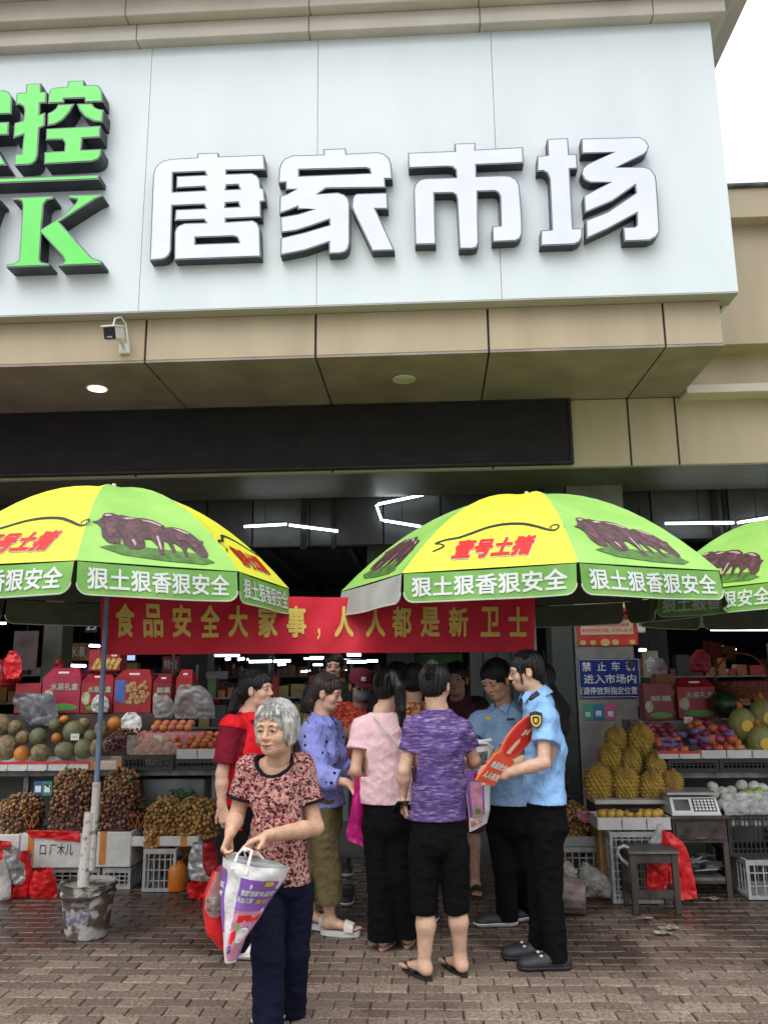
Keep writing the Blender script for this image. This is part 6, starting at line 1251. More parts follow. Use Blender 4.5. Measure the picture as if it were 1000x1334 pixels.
# ---------- trays with notched rims
def tray(label, px0, px1, Y, py, h_, m, stripe=None, depth=.42, base=None, tabs=True):
    x0, x1 = X(px0, Y, py), X(px1, Y, py); z0 = base; t = thing('fruit_tray', label, 'tray', ((x0 + x1) / 2, Y, z0)); z1 = z0 + h_
    q = MB(); q.box(x0, Y + .001, z0 + .001, x1, Y + depth, z0 + .012); q.box(x0, Y + .012, z0 + .012, x0 + .008, Y + depth, z1); q.box(x1 - .008, Y + .012, z0 + .012, x1, Y + depth, z1); q.box(x0 + .008, Y + depth - .008, z0 + .012, x1 - .008, Y + depth, z1); q.build('tray_shell', m, t, kind='stuff')
    n = max(1, int((x1 - x0) / .14)); w = (x1 - x0) / n; q = MB()
    for k_ in range(n):
        a, b_ = x0 + w * k_ + .004, x0 + w * (k_ + 1) - .004; c_ = .018; pts = [(a, z1), (b_, z1), (b_, z0 + c_), (b_ - c_, z0), (a + c_, z0), (a, z0 + c_)] if tabs else [(a, z1), (b_, z1), (b_, z0), (a, z0)]
        q.add([(x, Y - .004, z_) for x, z_ in pts] + [(x, Y + .006, z_) for x, z_ in pts], [tuple(range(len(pts)))[::-1], tuple(range(len(pts), 2 * len(pts)))] + [(i, (i + 1) % len(pts), len(pts) + (i + 1) % len(pts), len(pts) + i) for i in range(len(pts))])
    q.build('front_rim', m, t, kind='stuff')
    if stripe: q = MB(); q.box(x0, Y - .007, z1 - .018, x1, Y - .0045, z1 + .002); q.build('rim_stripe', stripe, t)
    return t
m_rs = mat('red_rim', (.55, .02, .02), .5, .05)
tray('white tray with red rim under the melons at the photo left', -40, 62, YU - .06, 1000, .07, m_foam, m_rs, .5, ZU + .001); tray('white tray with red rim under the melons next to the pole', 63, 116, YU - .06, 1000, .07, m_foam, m_rs, .5, ZU + .001)
openbox('white and orange box right of the pole on the upper deck', 'box', X(118, YU), X(161, YU), YU - .05, YU + .4, ZU + .001, ZU + .075, m_cardb, .01, name='carton', tapes=[X(122, YU), X(158, YU)])
crate('low black crate holding wrapped fruit on the upper deck', X(162, YU), X(229, YU), YU - .07, YU + .36, ZU + .001, ZU + .12, m_crb, 14, 4)
crate('black lattice crate under the white apple tray', X(230, YU), X(285, YU), YU - .05, YU + .36, ZU + .001, ZU + .085, m_crb, 10, 3)
tray('plain white tray of red apples beside the red vest woman', 230, 285, YU - .05, 975, .075, m_foam, None, .35, ZU + .086, False)
# ---------- fruit
def fruit(name, label, cat, c, r, m, group=None, kind='round', stem=True, tilt=0., seed=0, detail=(14, 9)):
    rs = random.Random(seed); t = MB(); q_ = {'round': lambda d: 1 - .06 * max(0, d.z) ** 6 - .03 * math.sin(3 * math.atan2(d.y, d.x)) * .3, 'mango': lambda d: 1 + .10 * d.x - .05 * d.z * d.z, 'melon': lambda d: 1 + .0 * d.z}[kind]
    Mx = Matrix.Rotation(rs.uniform(-.6, .6), 4, 'Y') @ Matrix.Rotation(rs.uniform(0, 6), 4, 'Z') if kind != 'x' else None
    t.ell(c, r, detail[0], detail[1], Mx, q_)
    if stem: t.mi = 1; t.tube([Vector(c) + (Mx @ Vector((0, 0, r[2] * .9))), Vector(c) + (Mx @ Vector((.003, 0, r[2] * 1.12)))], .003, 5)
    o = t.build(name, [m, m_wood], smooth=True); return tag(o, label, cat, group)
def protos(name, label, cat, r, ms, group, kind='round', stem=True, nvar=3):
    return [[fruit(name, label, cat, (0, 0, 0), (r * random.uniform(.95, 1.05), r * random.uniform(.95, 1.05), r * (.93 if kind == 'round' else .8)), m, group, kind, stem, seed=k_ * 7 + i) for i in range(nvar)] for k_, m in enumerate(ms)]
def spread(pr, pts):
    flat = [x for y in pr for x in y]; used = set()
    for i, p in enumerate(pts):
        s_ = random.choice(flat)
        if s_.name in used: o = s_.copy(); C.objects.link(o)
        else: o = s_; used.add(s_.name)
        o.location = p; o.rotation_euler = (random.uniform(-.4, .4), random.uniform(-.4, .4), random.uniform(0, 6.28))
    for s_ in flat:
        if s_.name not in used: bpy.data.objects.remove(s_)
def pile(x0, x1, y0, y1, z0, r, rows, slope=.35, layers=2):
    pts = []
    for L in range(layers):
        d = r * 1.9; nx_ = int((x1 - x0 - L * r) / d); ny_ = int((y1 - y0 - L * r) / d)
        for j in range(ny_):
            for i in range(nx_):
                if L and random.random() < .25: continue
                pts.append(Vector((x0 + r + L * r * .9 + i * d + random.uniform(-.1, .1) * r, y0 + r + L * r * .9 + j * d, z0 + r + L * r * 1.45 + slope * j * d + random.uniform(0, .15) * r)))
    return pts
m_ap = [mat('red_apple_skin', (.42, .035, .025), .35, .3, 12, col2=(.5, .2, .06)), mat('orange_red_skin', (.5, .12, .03), .35, .3, 12)]
ta = X(232, YU); tb_ = X(284, YU)
spread(protos('apple', 'red apple in the plain white tray beside the red vest woman', 'apple', .034, m_ap, 'apples in the white tray'), pile(ta, tb_ + .0, YU - .03, YU + .3, ZU + .1, .034, 3, .35, 2))
m_mel = [mat('green_grey_melon_skin', (.16, .17, .085), .6, .3, 26, .6, 60, col2=(.09, .09, .04)), mat('tan_melon_skin', (.22, .16, .08), .6, .3, 26, .5, 60)]; m_orf = mat('orange_melon_skin', (.48, .17, .02), .45, .2, 9)
mel = [(97, 947, 14, 14, 0, 'large green grey melon at the top of the pile'), (109, 970, 11.5, 13, 0, 'pale green melon touching the pole in front'), (85, 972, 13, 11, 0, 'flattened pale green melon left of the one touching the pole'), (29, 976, 10, 10, 2, 'orange melon on the red rimmed tray at the left'), (50, 954, 11, 11.5, 0, 'pale green melon behind the orange one'),
       (53, 975, 12.5, 11, 1, 'dusty tan melon right of the orange one'), (8, 968, 15, 16, 1, 'dark tan melon at the photo left edge'), (3, 938, 12, 14, 1, 'dark melon high at the photo left edge'), (109, 937, 8, 8, 1, 'small tan melon behind the pole'), (149, 937, 9, 9.5, 2, 'orange fruit right of the pole under the longan box'), (132, 945, 9, 12, 1, 'dim tan melon right of the pole'), (126, 968, 9, 11, 1, 'brown melon low behind the pole'),
       (84, 931, 6, 5, 2, 'small orange fruit on top of the melon pile'), (74, 956, 6.5, 7, 2, 'small orange fruit tucked between the melons'), (72, 938, 8, 8, 0, 'little green melon left of the topmost one'), (30, 955, 9, 9, 1, 'dull melon behind the orange one on the left'), (20, 942, 9, 10, 1, 'shadowed melon between the left edge and the pale melon'), (118, 954, 8, 9, 0, 'green melon half behind the pole'), (141, 965, 8, 9, 1, 'brown melon above the white and orange box')]
for i, (px, py, rx, ry, mi_, lb) in enumerate(mel):
    py += 6; Yf = YU + .16 + (990 - py) * .0042; c_ = P(px, py, Yf); s2 = Yf / CF; m_ = [m_mel[0], m_mel[1], m_orf][mi_]; fruit('melon', lb, 'melon', c_, (rx * s2, rx * s2, ry * s2), m_, None, 'melon', True, seed=i * 3, detail=(18, 12))
# dull wrapped fruit packs, pink boxes
m_pk = mat('pink_fruit_box', (.52, .2, .22), .5, .15, 12); m_yel2 = mat('yellow_red_fruit_skin', (.55, .3, .05), .4, .3, 15, col2=(.45, .06, .04))
openbox('pink fruit box with printed side behind the wrapped fruit', 'box', X(186, YU + .3), X(262, YU + .3), YU + .3, YU + .6, ZU + .17, ZU + .27, m_pk, .01, name='carton')
q = MB(); q.box(X(190, YU + .3), YU + .29, ZU + .001, X(268, YU + .3), YU + .62, ZU + .168); tag(q.build('foam_block', m_foam), 'white foam block under the pink fruit box', 'foam block')
spread(protos('mango', 'yellow red mango wrapped in the black crate on the upper deck', 'mango', .038, [m_yel2, m_ap[1]], 'mangoes in the black crate', 'mango'), pile(X(168, YU), X(226, YU), YU - .03, YU + .3, ZU + .06, .038, 3, .3, 2))
fm, _f = plastic('wrapping_film', 'clear film stretched over the mangoes in the black crate', 'film', [(166, 958, 228, 956), (165, 972, 230, 972), (166, 990, 229, 990)], YU - .03, .05, film('clear_film', (.6, .55, .5), .22), 33, .02)
# ---------- gift boxes
def giftbox(label, px0, px1, pyt, pyb, Y, m, art, gable=True, dep=.18):
    x0, x1 = X(px0, Y, pyb), X(px1, Y, pyb); z0, z1 = P((px0 + px1) / 2, pyb, Y).z, P((px0 + px1) / 2, pyt, Y).z; h_ = z1 - z0; w = x1 - x0; t = thing('gift_box', label, 'gift box', ((x0 + x1) / 2, Y, z0)); zb_ = z0 + h_ * (.78 if gable else 1)
    q = MB(); q.box(x0, Y, z0, x1, Y + dep, zb_, ch=.003); q.build('carton_body', m, t)
    if gable:
        a = w * .16; q = MB(); q.add([(x0, Y, zb_), (x1, Y, zb_), (x1, Y + dep, zb_), (x0, Y + dep, zb_), (x0 + a, Y + dep * .45, z1), (x1 - a, Y + dep * .45, z1), (x1 - a, Y + dep * .55, z1), (x0 + a, Y + dep * .55, z1)], [(0, 1, 5, 4), (1, 2, 6, 5), (2, 3, 7, 6), (3, 0, 4, 7), (4, 5, 6, 7)]); q.build('gable_top', m, t)
        q = MB(); q.box((x0 + x1) / 2 - w * .14, Y + dep * .2 - .004, zb_ + (z1 - zb_) * .42, (x0 + x1) / 2 + w * .14, Y + dep * .2 - .001, zb_ + (z1 - zb_) * .62); q.build('hand_slot', m_txt, t)
    if art == 'longan':
        q = MB(); rs = random.Random(int(px0)); q.add([(x0 + w * .03, Y - .003, z0 + h_ * .3), (x0 + w * .3, Y - .003, z0 + h_ * .22), (x0 + w * .3, Y - .003, zb_ - .01), (x0 + w * .03, Y - .003, zb_ - .01)], [(0, 1, 2, 3)]); q.build('blue_print', m_bp2, t)
        q = MB()
        for k_ in range(40): a, b_ = rs.uniform(.32, .95), rs.uniform(.2, .74); r_ = w * .05; q.add([(x0 + w * a + r_ * math.cos(z_), Y - .0035 - k_ * .0001, z0 + h_ * b_ + r_ * math.sin(z_)) for z_ in [k2 * PI / 4 for k2 in range(8)]], [tuple(range(8))])
        q.build('fruit_print', mat('longan_picture', (.45, .28, .10), .5, .3, 60), t, kind='stuff')
    elif art == 'corn':
        q = MB()
        for k_ in range(5): a = x0 + w * (.08 + .17 * k_); q.add([(a, Y - .003 - k_ * .0002, z0 + h_ * .1), (a + w * .13, Y - .003 - k_ * .0002, z0 + h_ * .08), (a + w * .3, Y - .003 - k_ * .0002, z0 + h_ * .55), (a + w * .18, Y - .003 - k_ * .0002, z0 + h_ * .6)], [(0, 1, 2, 3)])
        q.build('fruit_print', mat('yellow_banana_picture', (.62, .40, .08), .5, .3, 30), t, kind='stuff')
        q = MB(); tv, tf = fit_text('8', x0 + w * .72, x0 + w * .9, z0 + h_ * .66, z0 + h_ * .86, off=.04); q.add([(v[0], Y - .004 - v[2], v[1]) for v in tv], tf); q.build('lettering', m_txt, t)
    else:
        q = MB(); tv, tf = fit_text('水果礼盒' if art == 'w' else '鲜果', x0 + w * .22, x0 + w * .95, z0 + h_ * .5, z0 + h_ * .66, off=.03); q.add([(v[0], Y - .004 - v[2], v[1]) for v in tv], tf); q.build('lettering', mat('pale_green_print', (.4, .42, .3), .5, .1), t)
        q = MB(); q.add([(x0 + w * (.17 + .14 * math.cos(z_)), Y - .003, z0 + h_ * (.36 + .16 * math.sin(z_))) for z_ in [k2 * PI / 6 for k2 in range(12)]], [tuple(range(12))]); q.build('fruit_print', mat('pale_fruit_picture', (.5, .5, .33), .5, .3, 20), t)
        q = MB(); q.add([(x0 + w * (.55 + .4 * math.cos(z_)), Y - .002, z0 + h_ * (.13 + .08 * math.sin(z_))) for z_ in [k2 * PI / 6 for k2 in range(12)]], [tuple(range(12))]); q.build('leaf_print', m_gp, t)
    return t
YG = YU + .7
q = MB(); q.box(xl0, YG - .03, ZU + .001, X(232, YG), YG + .24, Zp(930, YG)); q.build('rear_shelf', m_wood, st)
giftbox('pink red gabled gift box left of the umbrella pole', 53, 103, 870, 929, YG, mat('rose_red_card', (.36, .022, .06), .4, .1), 'w'); giftbox('red gabled gift box directly behind the umbrella pole', 104, 146, 876, 929, YG, m_card, 'w'); giftbox('red gift box with a picture of longans and blue corner', 147, 196, 872, 929, YG, m_card, 'longan'); giftbox('dark red gift box with white label right of the longan box', 198, 222, 878, 929, YG, mat('dark_red_card', (.22, .012, .02), .4, .1), 'n'); giftbox('red gift box with yellow bananas standing on the other boxes', 115, 156, 846, 874, YG + .03, m_card, 'corn', False)
giftbox('narrow red gift box partly covered by a crumpled clear bag', 228, 249, 872, 929, YG + .02, m_card, 'n'); giftbox('dim red box lying at the left behind the melons', 18, 52, 890, 929, YG + .03, m_card, 'n', False)
plastic('plastic_bag', 'crumpled grey clear bag heaped behind the pink fruit box', 'bag', [(232, 895, 262, 893), (228, 908, 275, 905), (226, 922, 280, 922), (228, 936, 280, 936)], YU + .45, .2, film('grey_film', (.35, .34, .34), .7), 41, .05); plastic('plastic_bag', 'dark crumpled plastic sheet left of the melons', 'bag', [(20, 905, 45, 902), (16, 915, 72, 905), (30, 935, 76, 930), (40, 945, 78, 945)], YU + .5, .2, film('dark_film', (.2, .2, .22), .75), 42, .05)
bs = thing('fruit_basket', 'dark red woven gift basket high at the photo left edge', 'basket', P(5, 890, YG + .1)); q = MB(); c_ = P(2, 888, YG + .12); q.lathe([(.12, 0), (.17, .06), (.18, .12), (.17, .121), (.15, .02)], 18, c_.x, c_.y); q.v = [(a, b_, z_ + c_.z - .05) for a, b_, z_ in q.v]; q.build('bowl', m_card, bs); q = MB(); q.ell(c_ + Vector((0, 0, .08)), (.16, .16, .13), 12, 8); q.build('wrapping', film('red_film', (.4, .03, .05), .6), bs, smooth=True)
# ---------- right stall
YR = 6.75; ZR = Zp(1005, YR, 930)
s2_ = thing('fruit_stall', 'fruit stall right of the pillar with mango trays and pomelos', 'market stall', (3.2, YR, 0)); xr0 = X(848, YR); xr1 = 5.4
q = MB(); q.box(xr0, YR, ZR - .05, xr1, YR + .95, ZR, ch=.004); q.build('upper_deck', m_steel, s2_)
for lx_ in (xr0 + .02, 3.2, xr1 - .06): q = MB(); q.box(lx_, YR + .05, 0, lx_ + .04, YR + .09, ZR - .051); q.build('leg', m_steel, s2_)
q = MB(); q.box(xr0, YR + .5, .05, xr1, YR + .52, ZR - .06); q.build('back_panel', mat('dim_green_grey_board', (.1, .11, .1)), s2_)
for a, b_, lb in ((868, 934, 'left'), (935, 1000, 'middle'), (1001, 1060, 'right')): crate('black lattice crate under the mango trays, the %s one' % lb, X(a, YR), X(b_, YR), YR - .04, YR + .4, ZR + .001, ZR + .1, m_crb, 12, 4)
tray('white tray with red front rim holding the mangoes nearest the durians', 856, 912, YR - .06, 985, .055, m_foam, m_rs, .55, ZR + .101); tray('plain white notched tray of mangoes in the middle of the right stall', 913, 979, YR - .05, 985, .06, m_foam, None, .55, ZR + .101); tray('white notched tray under the pomelos at the photo right edge', 980, 1050, YR - .05, 985, .06, m_foam, None, .55, ZR + .101)
m_mg = [mat('mango_red_skin', (.50, .07, .05), .35, .4, 10, col2=(.55, .28, .06)), mat('mango_orange_skin', (.58, .2, .05), .35, .4, 10, col2=(.45, .05, .06)), mat('mango_purple_skin', (.38, .05, .10), .35, .4, 10)]
spread(protos('mango', 'red and orange mango in the red rimmed white tray', 'mango', .041, m_mg, 'mangoes in the red rimmed tray', 'mango'), pile(X(858, YR), X(911, YR), YR - .03, YR + .45, ZR + .115, .041, 4, .42, 1)); spread(protos('mango', 'red and orange mango heaped in the plain notched tray', 'mango', .045, m_mg, 'mangoes in the plain tray', 'mango'), pile(X(915, YR), X(978, YR), YR - .03, YR + .42, ZR + .12, .045, 4, .42, 2))
m_net = mat('violet_foam_net', (.22, .16, .4), .6, .2); 
for k_ in range(16): c_ = Vector((random.uniform(X(862, YR), X(970, YR)), random.uniform(YR, YR + .3), 0)); c_.z = ZR + .16 + (c_.y - YR) * .42 + (.06 if c_.x > X(915, YR) else 0); q = MB(); q.lathe([(.03, -.03), (.046, -.01), (.047, .012), (.042, .014), (.03, -.02)], 10); q.v = [(a + c_.x, b_ + c_.y, z_ + c_.z) for a, b_, z_ in q.v]; tag(q.build('foam_net', m_net), 'violet foam net sleeve around a mango', 'foam net', 'violet foam nets on the mangoes')
m_pom = mat('pomelo_skin', (.30, .30, .10), .5, .15, 20, .3, 60); m_ornet = mat('orange_net', (.6, .15, .02), .6, .2)
for i, (px, py, r_, lb) in enumerate(((966, 945, 17, 'pomelo with yellow tag behind the middle mango tray'), (994, 935, 18, 'pomelo highest at the photo right edge'), (990, 968, 17, 'pomelo with yellow tag at the front of the right tray'), (1018, 955, 17, 'pomelo just past the photo right edge'))):
    Yp = YR + .12 + (985 - py) * .005; c_ = P(px, py, Yp); rr = r_ * Yp / CF; t_ = thing('pomelo', lb, 'pomelo', c_); q = MB(); q.ell(c_, (rr, rr, rr * 1.15), 18, 12, None, lambda d: 1 + .12 * max(0, d.z) ** 3); q.build('rind', m_pom, t_, smooth=True)
    q = MB(); q.add([(c_.x + rr * .42 * math.cos(z_), c_.y - rr * 1.02, c_.z + rr * .42 * math.sin(z_)) for z_ in [k2 * PI / 6 for k2 in range(12)]], [tuple(range(12))]); q.build('round_tag', m_yp, t_)
    q = MB(); q.tube([c_ + Vector((0, 0, rr * 1.1)), c_ + Vector((-.02, -.02, rr * 1.5)), c_ + Vector((-.03, -.03, rr * 1.7))], [.025, .02, .005], 7); q.build('net_knot', m_ornet, t_)
fruit('watermelon', 'dark green watermelon behind the mangoes', 'watermelon', P(944, 918, YR + .55), (.13, .13, .11), mat('dark_watermelon_skin', (.015, .045, .012), .35, .5, 14), None, 'melon', False, detail=(18, 12))
YH = YR + .62
q = MB(); q.box(xr0, YH - .03, ZR + .001, xr1, YH + .28, Zp(938, YH, 930)); q.build('rear_shelf', m_steel, s2_)
giftbox('dark red box standing behind the red rimmed tray beside the pillar', 840, 878, 890, 938, YH, mat('dark_red_card', (.22, .012, .02)), 'n', False); giftbox('red gabled gift box in the middle of the right stall', 884, 934, 883, 936, YH + .02, m_card, 'w'); giftbox('narrow orange brown box beside the pillar in the right stall', 858, 884, 878, 936, YH + .1, mat('brown_card', (.2, .08, .03), .6), 'n', False)
bk2 = thing('fruit_basket', 'dark red wicker basket with tall arched handle on the right stall', 'basket', P(968, 905, YH)); c_ = P(968, 907, YH + .16); m_wk = mat('red_brown_wicker', (.20, .045, .015), .6, .4, 40, .5); q = MB(); q.lathe([(.17, 0), (.22, .08), (.245, .15), (.235, .152), (.2, .03)], 22, c_.x, c_.y); q.v = [(a, (b_ - c_.y) * .6 + c_.y, z_ + c_.z - .02) for a, b_, z_ in q.v]; q.build('bowl', m_wk, bk2)
for k_ in range(5): q = MB(); q.tube([(c_.x + (.19 + .011 * k_ + .004) * math.cos(a), c_.y + (.19 + .011 * k_ + .004) * .6 * math.sin(a), c_.z + .02 + k_ * .026) for a in [2 * PI * z_ / 22 for z_ in range(23)]], .007, 5, caps=False); q.build('woven_band', m_wk, bk2)
q = MB(); q.tube([(c_.x + .23 * math.cos(a), c_.y, c_.z + .13 + .24 * math.sin(a)) for a in [PI * z_ / 16 for z_ in range(17)]], .009, 6); q.build('handle', m_wk, bk2)
# durians
m_dur = mat('durian_husk', (.50, .32, .05), .7, .3, 14, .4, 60, col2=(.27, .175, .035)); 
def durian_mesh(c, rx, ry, seed):
    q = MB(); nu, nv = 36, 28; vs = []; rs = random.Random(seed)
    for j in range(nv + 1):
        a = PI * j / nv
        for i in range(nu):
            b_ = 2 * PI * i / nu + seed; spike = j % 2 == 0 and (i + (j // 2) % 2) % 2 == 0; sp = rs.uniform(1.05, 1.13) if spike else rs.uniform(.93, .96)
            sp *= 1 + .06 * math.cos(5 * b_) * math.sin(a) + .03 * math.cos(2 * b_ + seed); vs.append(c + Vector((math.sin(a) * math.cos(b_) * rx * sp, math.sin(a) * math.sin(b_) * rx * sp, math.cos(a) * ry * (sp if 0 < j < nv else 1))))
    fs = [(j * nu + i, (j + 1) * nu + i, (j + 1) * nu + (i + 1) % nu) for j in range(nv) for i in range(nu)] + [(j * nu + i, (j + 1) * nu + (i + 1) % nu, j * nu + (i + 1) % nu) for j in range(nv) for i in range(nu)]
    q.add(vs, fs); return q
dur = [(802, 965, 14, 17, 'durian at the back left of the pile against the pillar'), (834, 967, 17, 22, 'tall durian standing highest at the back right of the pile'), (794, 990, 15, 20, 'durian with pale stalk in the middle row, leftmost'), (822, 993, 13, 17, 'small durian in the centre of the pile'), (854, 1000, 13, 17, 'durian in the middle row under the tallest one'), (779, 1021, 18, 21, 'large durian at the front left corner of the foam board'), (814, 1022, 17, 20, 'durian in the middle of the front row'), (848, 1026, 16, 18, 'durian at the front right of the foam board'), (876, 1019, 12, 13, 'small durian at the far right beside the scale')]
for i, (px, py, rx, ry, lb) in enumerate(dur):
    Yd = 6.62 + max(0, (1022 - py)) * .0055; c_ = P(px, py, Yd); s2 = Yd / CF; t_ = thing('durian', lb, 'durian', c_ - Vector((0, 0, ry * s2))); durian_mesh(c_, rx * s2, ry * s2, i).build('husk', m_dur, t_); q = MB(); q.tube([c_ + Vector((0, 0, ry * s2 * .9)), c_ + Vector((.01, -.01, ry * s2 * 1.2))], [.012, .015], 7); q.build('stalk', mat('pale_stalk', (.4, .28, .1), .7, .2), t_)
YD = 6.45; zf = Zp(1043, YD, 820)
q = MB(); q.box(X(772, YD), YD + .02, zf - .03, X(866, YD), YD + .5, zf, ch=.006); tag(q.build('foam_board', m_foam), 'white foam board carrying the front row of durians', 'foam board')
dst = thing('display_stand', 'low stand hidden under the durian board', 'stand', (X(820, YD), YD + .2, 0)); q = MB(); q.box(X(776, YD), YD + .12, .0, X(864, YD), YD + .48, zf - .031); q.build('stand_body', m_wood, dst)
YE = 6.2; zt_ = Zp(1065, YE, 820); zb_ = Zp(1081, YE, 820)
tray('white foam tray of opened durian packs under the durians', 777, 873, YE, 1065, zt_ - zb_, m_foam, None, .3, zb_, False)
for i, (a, b_, lb) in enumerate(((780, 809, 'yellow durian flesh pack at the left of the foam tray'), (816, 862, 'yellow durian flesh pack with black marks at the right of the foam tray'))):
    xa_, xb_ = X(a, YE), X(b_, YE); t_ = thing('durian_pack', lb, 'fruit pack', ((xa_ + xb_) / 2, YE + .1, zt_)); q = MB(); 
    for k_ in range(5 + i * 3): q.ell((xa_ + (xb_ - xa_) * (k_ + .5) / (5 + i * 3), YE + .1 + .03 * (k_ % 2), zt_ + .012), (.035, .04, .03), 10, 6)
    q.build('durian_flesh', mat('yellow_durian_flesh', (.62, .40, .08), .4, .2, 20, col2=(.5, .25, .03)), t_, smooth=True, kind='stuff'); q = MB(); q.box(xa_, YE + .03, zt_ - .02, xb_, YE + .2, zt_ - .012); q.build('pack_dish', m_txt, t_)
    if i: q = MB(); q.box(xa_ + .01, YE + .05, zt_ + .03, xa_ + .08, YE + .12, zt_ + .045, ch=.005); q.build('black_tag', m_blk, t_)
# crates near the pillar
crate('tall pale crate standing on end behind the stool', X(796, 6.12, 1120), X(872, 6.12, 1120), 6.14, 6.42, .003, zb_ - .006, m_crw, 9, 9); crate('amber crate behind the standing pale crate', X(781, 6.3, 1120), X(797, 6.3, 1120), 6.3, 6.6, .003, zb_ - .004, m_orc, 4, 8)
Yw2 = 6.5; crate('pale crate under the longans left of the durians', X(718, Yw2, 1120), X(782, Yw2, 1120), Yw2, Yw2 + .4, .003, Zp(1104, Yw2, 750), m_crw, 7, 4); z5 = Zp(1104, Yw2, 750)
openbox('grey white tray with paper labels on the pale crate left of the durians', 'tray', X(722, Yw2), X(781, Yw2), Yw2 + .01, Yw2 + .4, z5 + .002, Zp(1090, Yw2, 750), m_crw, .012, name='plastic_tray')
heap('longans with pink paper in the tray left of the durians', 722, 772, 1048, 1094, Yw2 + .04, lg, 520, seed=15, depth=.17); heap('dark longans stacked high beside the officer trousers', 706, 750, 1012, 1062, Yw2 + .3, ld, 420, seed=16, depth=.12)
plastic('pink_paper', 'crumpled pink paper tucked into the longans left of the durians', 'paper', [(749, 1056, 772, 1058), (750, 1064, 771, 1068), (756, 1070, 766, 1072)], Yw2 + .0, .03, mat('pink_paper', (.5, .15, .2), .6, .1), 51, .02)
for lb, sc_, Y_, sd_, cc_ in (('clear bag of pale mushrooms on the stone block', [(722, 1118, 740, 1120), (722, 1128, 748, 1130), (722, 1142, 752, 1144), (724, 1152, 748, 1153)], 5.98, 52, (735, 1143)), ('clear bag of dried goods lying beside the stone block', [(758, 1124, 776, 1130), (754, 1140, 790, 1142), (756, 1155, 798, 1156), (760, 1168, 794, 1168)], 6.15, 53, (776, 1158))):
    plastic('plastic_bag', lb, 'bag', sc_, Y_, .16, m_clear, sd_, .03); q = MB()
    for k_ in range(40): q.mi = k_ % 2; q.ell(P(cc_[0] + random.uniform(-12, 14) * (1 if sd_ == 52 else 1.3), cc_[1] + random.uniform(-9, 8), Y_ + random.uniform(-.03, .03)), (.014, .012, .012), 7, 5)
    tag(q.build('dried_goods', [mat('pale_dried_mushroom', (.42, .33, .2), .8, .3, 40), mat('brown_shells', (.17, .10, .06))], smooth=True), 'pale dried pieces inside the ' + ('bag on the stone block' if sd_ == 52 else 'bag beside the stone block'), 'dried goods', kind='stuff')
# stool
Ys = 5.86; sx0, sx1 = X(819, Ys - .0, 1110), X(882, Ys, 1110); zs = Zp(1112, Ys, 850)
sl_ = thing('stool', 'dark wooden stool with metal edged top on the wet paving', 'stool', ((sx0 + sx1) / 2, Ys + .15, 0))
q = MB(); q.box(sx0 - .01, Ys - .01, zs - .002, sx1 + .01, Ys + .3, zs + .022, ch=.004); q.build('seat', m_wood, sl_); q = MB(); q.box(sx0 - .008, Ys - .016, zs + .0, sx1 + .008, Ys - .011, zs + .016); q.build('edge_strip', m_steel, sl_)
for x_, y_ in ((sx0, Ys), (sx1 - .04, Ys), (sx0, Ys + .25), (sx1 - .04, Ys + .25)): q = MB(); q.box(x_, y_, 0.001, x_ + .04, y_ + .04, zs - .003, ch=.003); q.build('leg', m_wood, sl_)
for z_ in (.1, zs - .06): q = MB(); q.box(sx0 + .0405, Ys + .008, z_, sx1 - .0405, Ys + .03, z_ + .05); q.build('rail', m_wood, sl_); q = MB(); q.box(sx0 + .008, Ys + .0405, z_, sx0 + .03, Ys + .2495, z_ + .05); q.build('rail', m_wood, sl_); q = MB(); q.box(sx1 - .03, Ys + .0405, z_, sx1 - .008, Ys + .2495, z_ + .05); q.build('rail', m_wood, sl_)
plastic('plastic_bag', 'bright red plastic bag draped down behind the stool', 'bag', [(862, 1083, 872, 1083), (860, 1100, 890, 1098), (868, 1120, 896, 1112), (872, 1150, 905, 1150), (876, 1173, 908, 1170)], 6.1, .06, m_redbag, 61, .03); plastic('plastic_bag', 'darker red bag seen through the stool legs', 'bag', [(846, 1112, 868, 1112), (842, 1130, 870, 1130), (841, 1150, 870, 1150), (842, 1163, 870, 1163)], 6.06, .1, m_redbag, 62, .03); plastic('plastic_bag', 'twisted clear bag above the stool', 'bag', [(855, 1073, 862, 1073), (852, 1085, 862, 1086), (844, 1098, 862, 1100), (845, 1108, 860, 1108)], 6.1, .06, film('clear_film2', (.6, .6, .6), .55), 63, .02)
q = MB(); q.tube([P(818, 1126, 5.93), P(810, 1120, 5.93), P(804, 1112, 5.93), P(805, 1105, 5.93), P(812, 1102, 5.93), P(818, 1105, 5.93)], .012, 8); tag(q.build('hook', m_crw), 'pale curved plastic hook sticking out left of the stool top', 'hook')
# cabinet and scale
Yc = 6.3; cx0, cx1 = X(877, Yc, 1090), X(947, Yc, 1090); zc1 = Zp(1063, Yc, 910); zc0 = Zp(1098, Yc, 910)
cab = thing('wooden_cabinet', 'worn dark wooden table with one drawer carrying the scale', 'table', ((cx0 + cx1) / 2, Yc + .2, 0)); q = MB(); q.box(cx0 - .02, Yc - .02, zc1 - .02, cx1 + .02, Yc + .42, zc1, ch=.003); q.build('table_top', m_wood, cab); q = MB(); q.box(cx0, Yc + .01, zc0, cx1, Yc + .4, zc1 - .021); q.build('case', m_wood, cab)
q = MB(); q.box(cx0 + .02, Yc - .004, zc0 + .02, cx1 - .02, Yc + .009, zc1 - .04, ch=.003); dr_ = q.build('drawer', mat('worn_drawer_front', (.085, .06, .05), .4, .4, 8, .3), cab); q = MB(); q.box((cx0 + cx1) / 2 - .03, Yc - .016, zc0 + .03, (cx0 + cx1) / 2 + .03, Yc - .005, zc0 + .04); q.build('handle', m_steel, dr_)
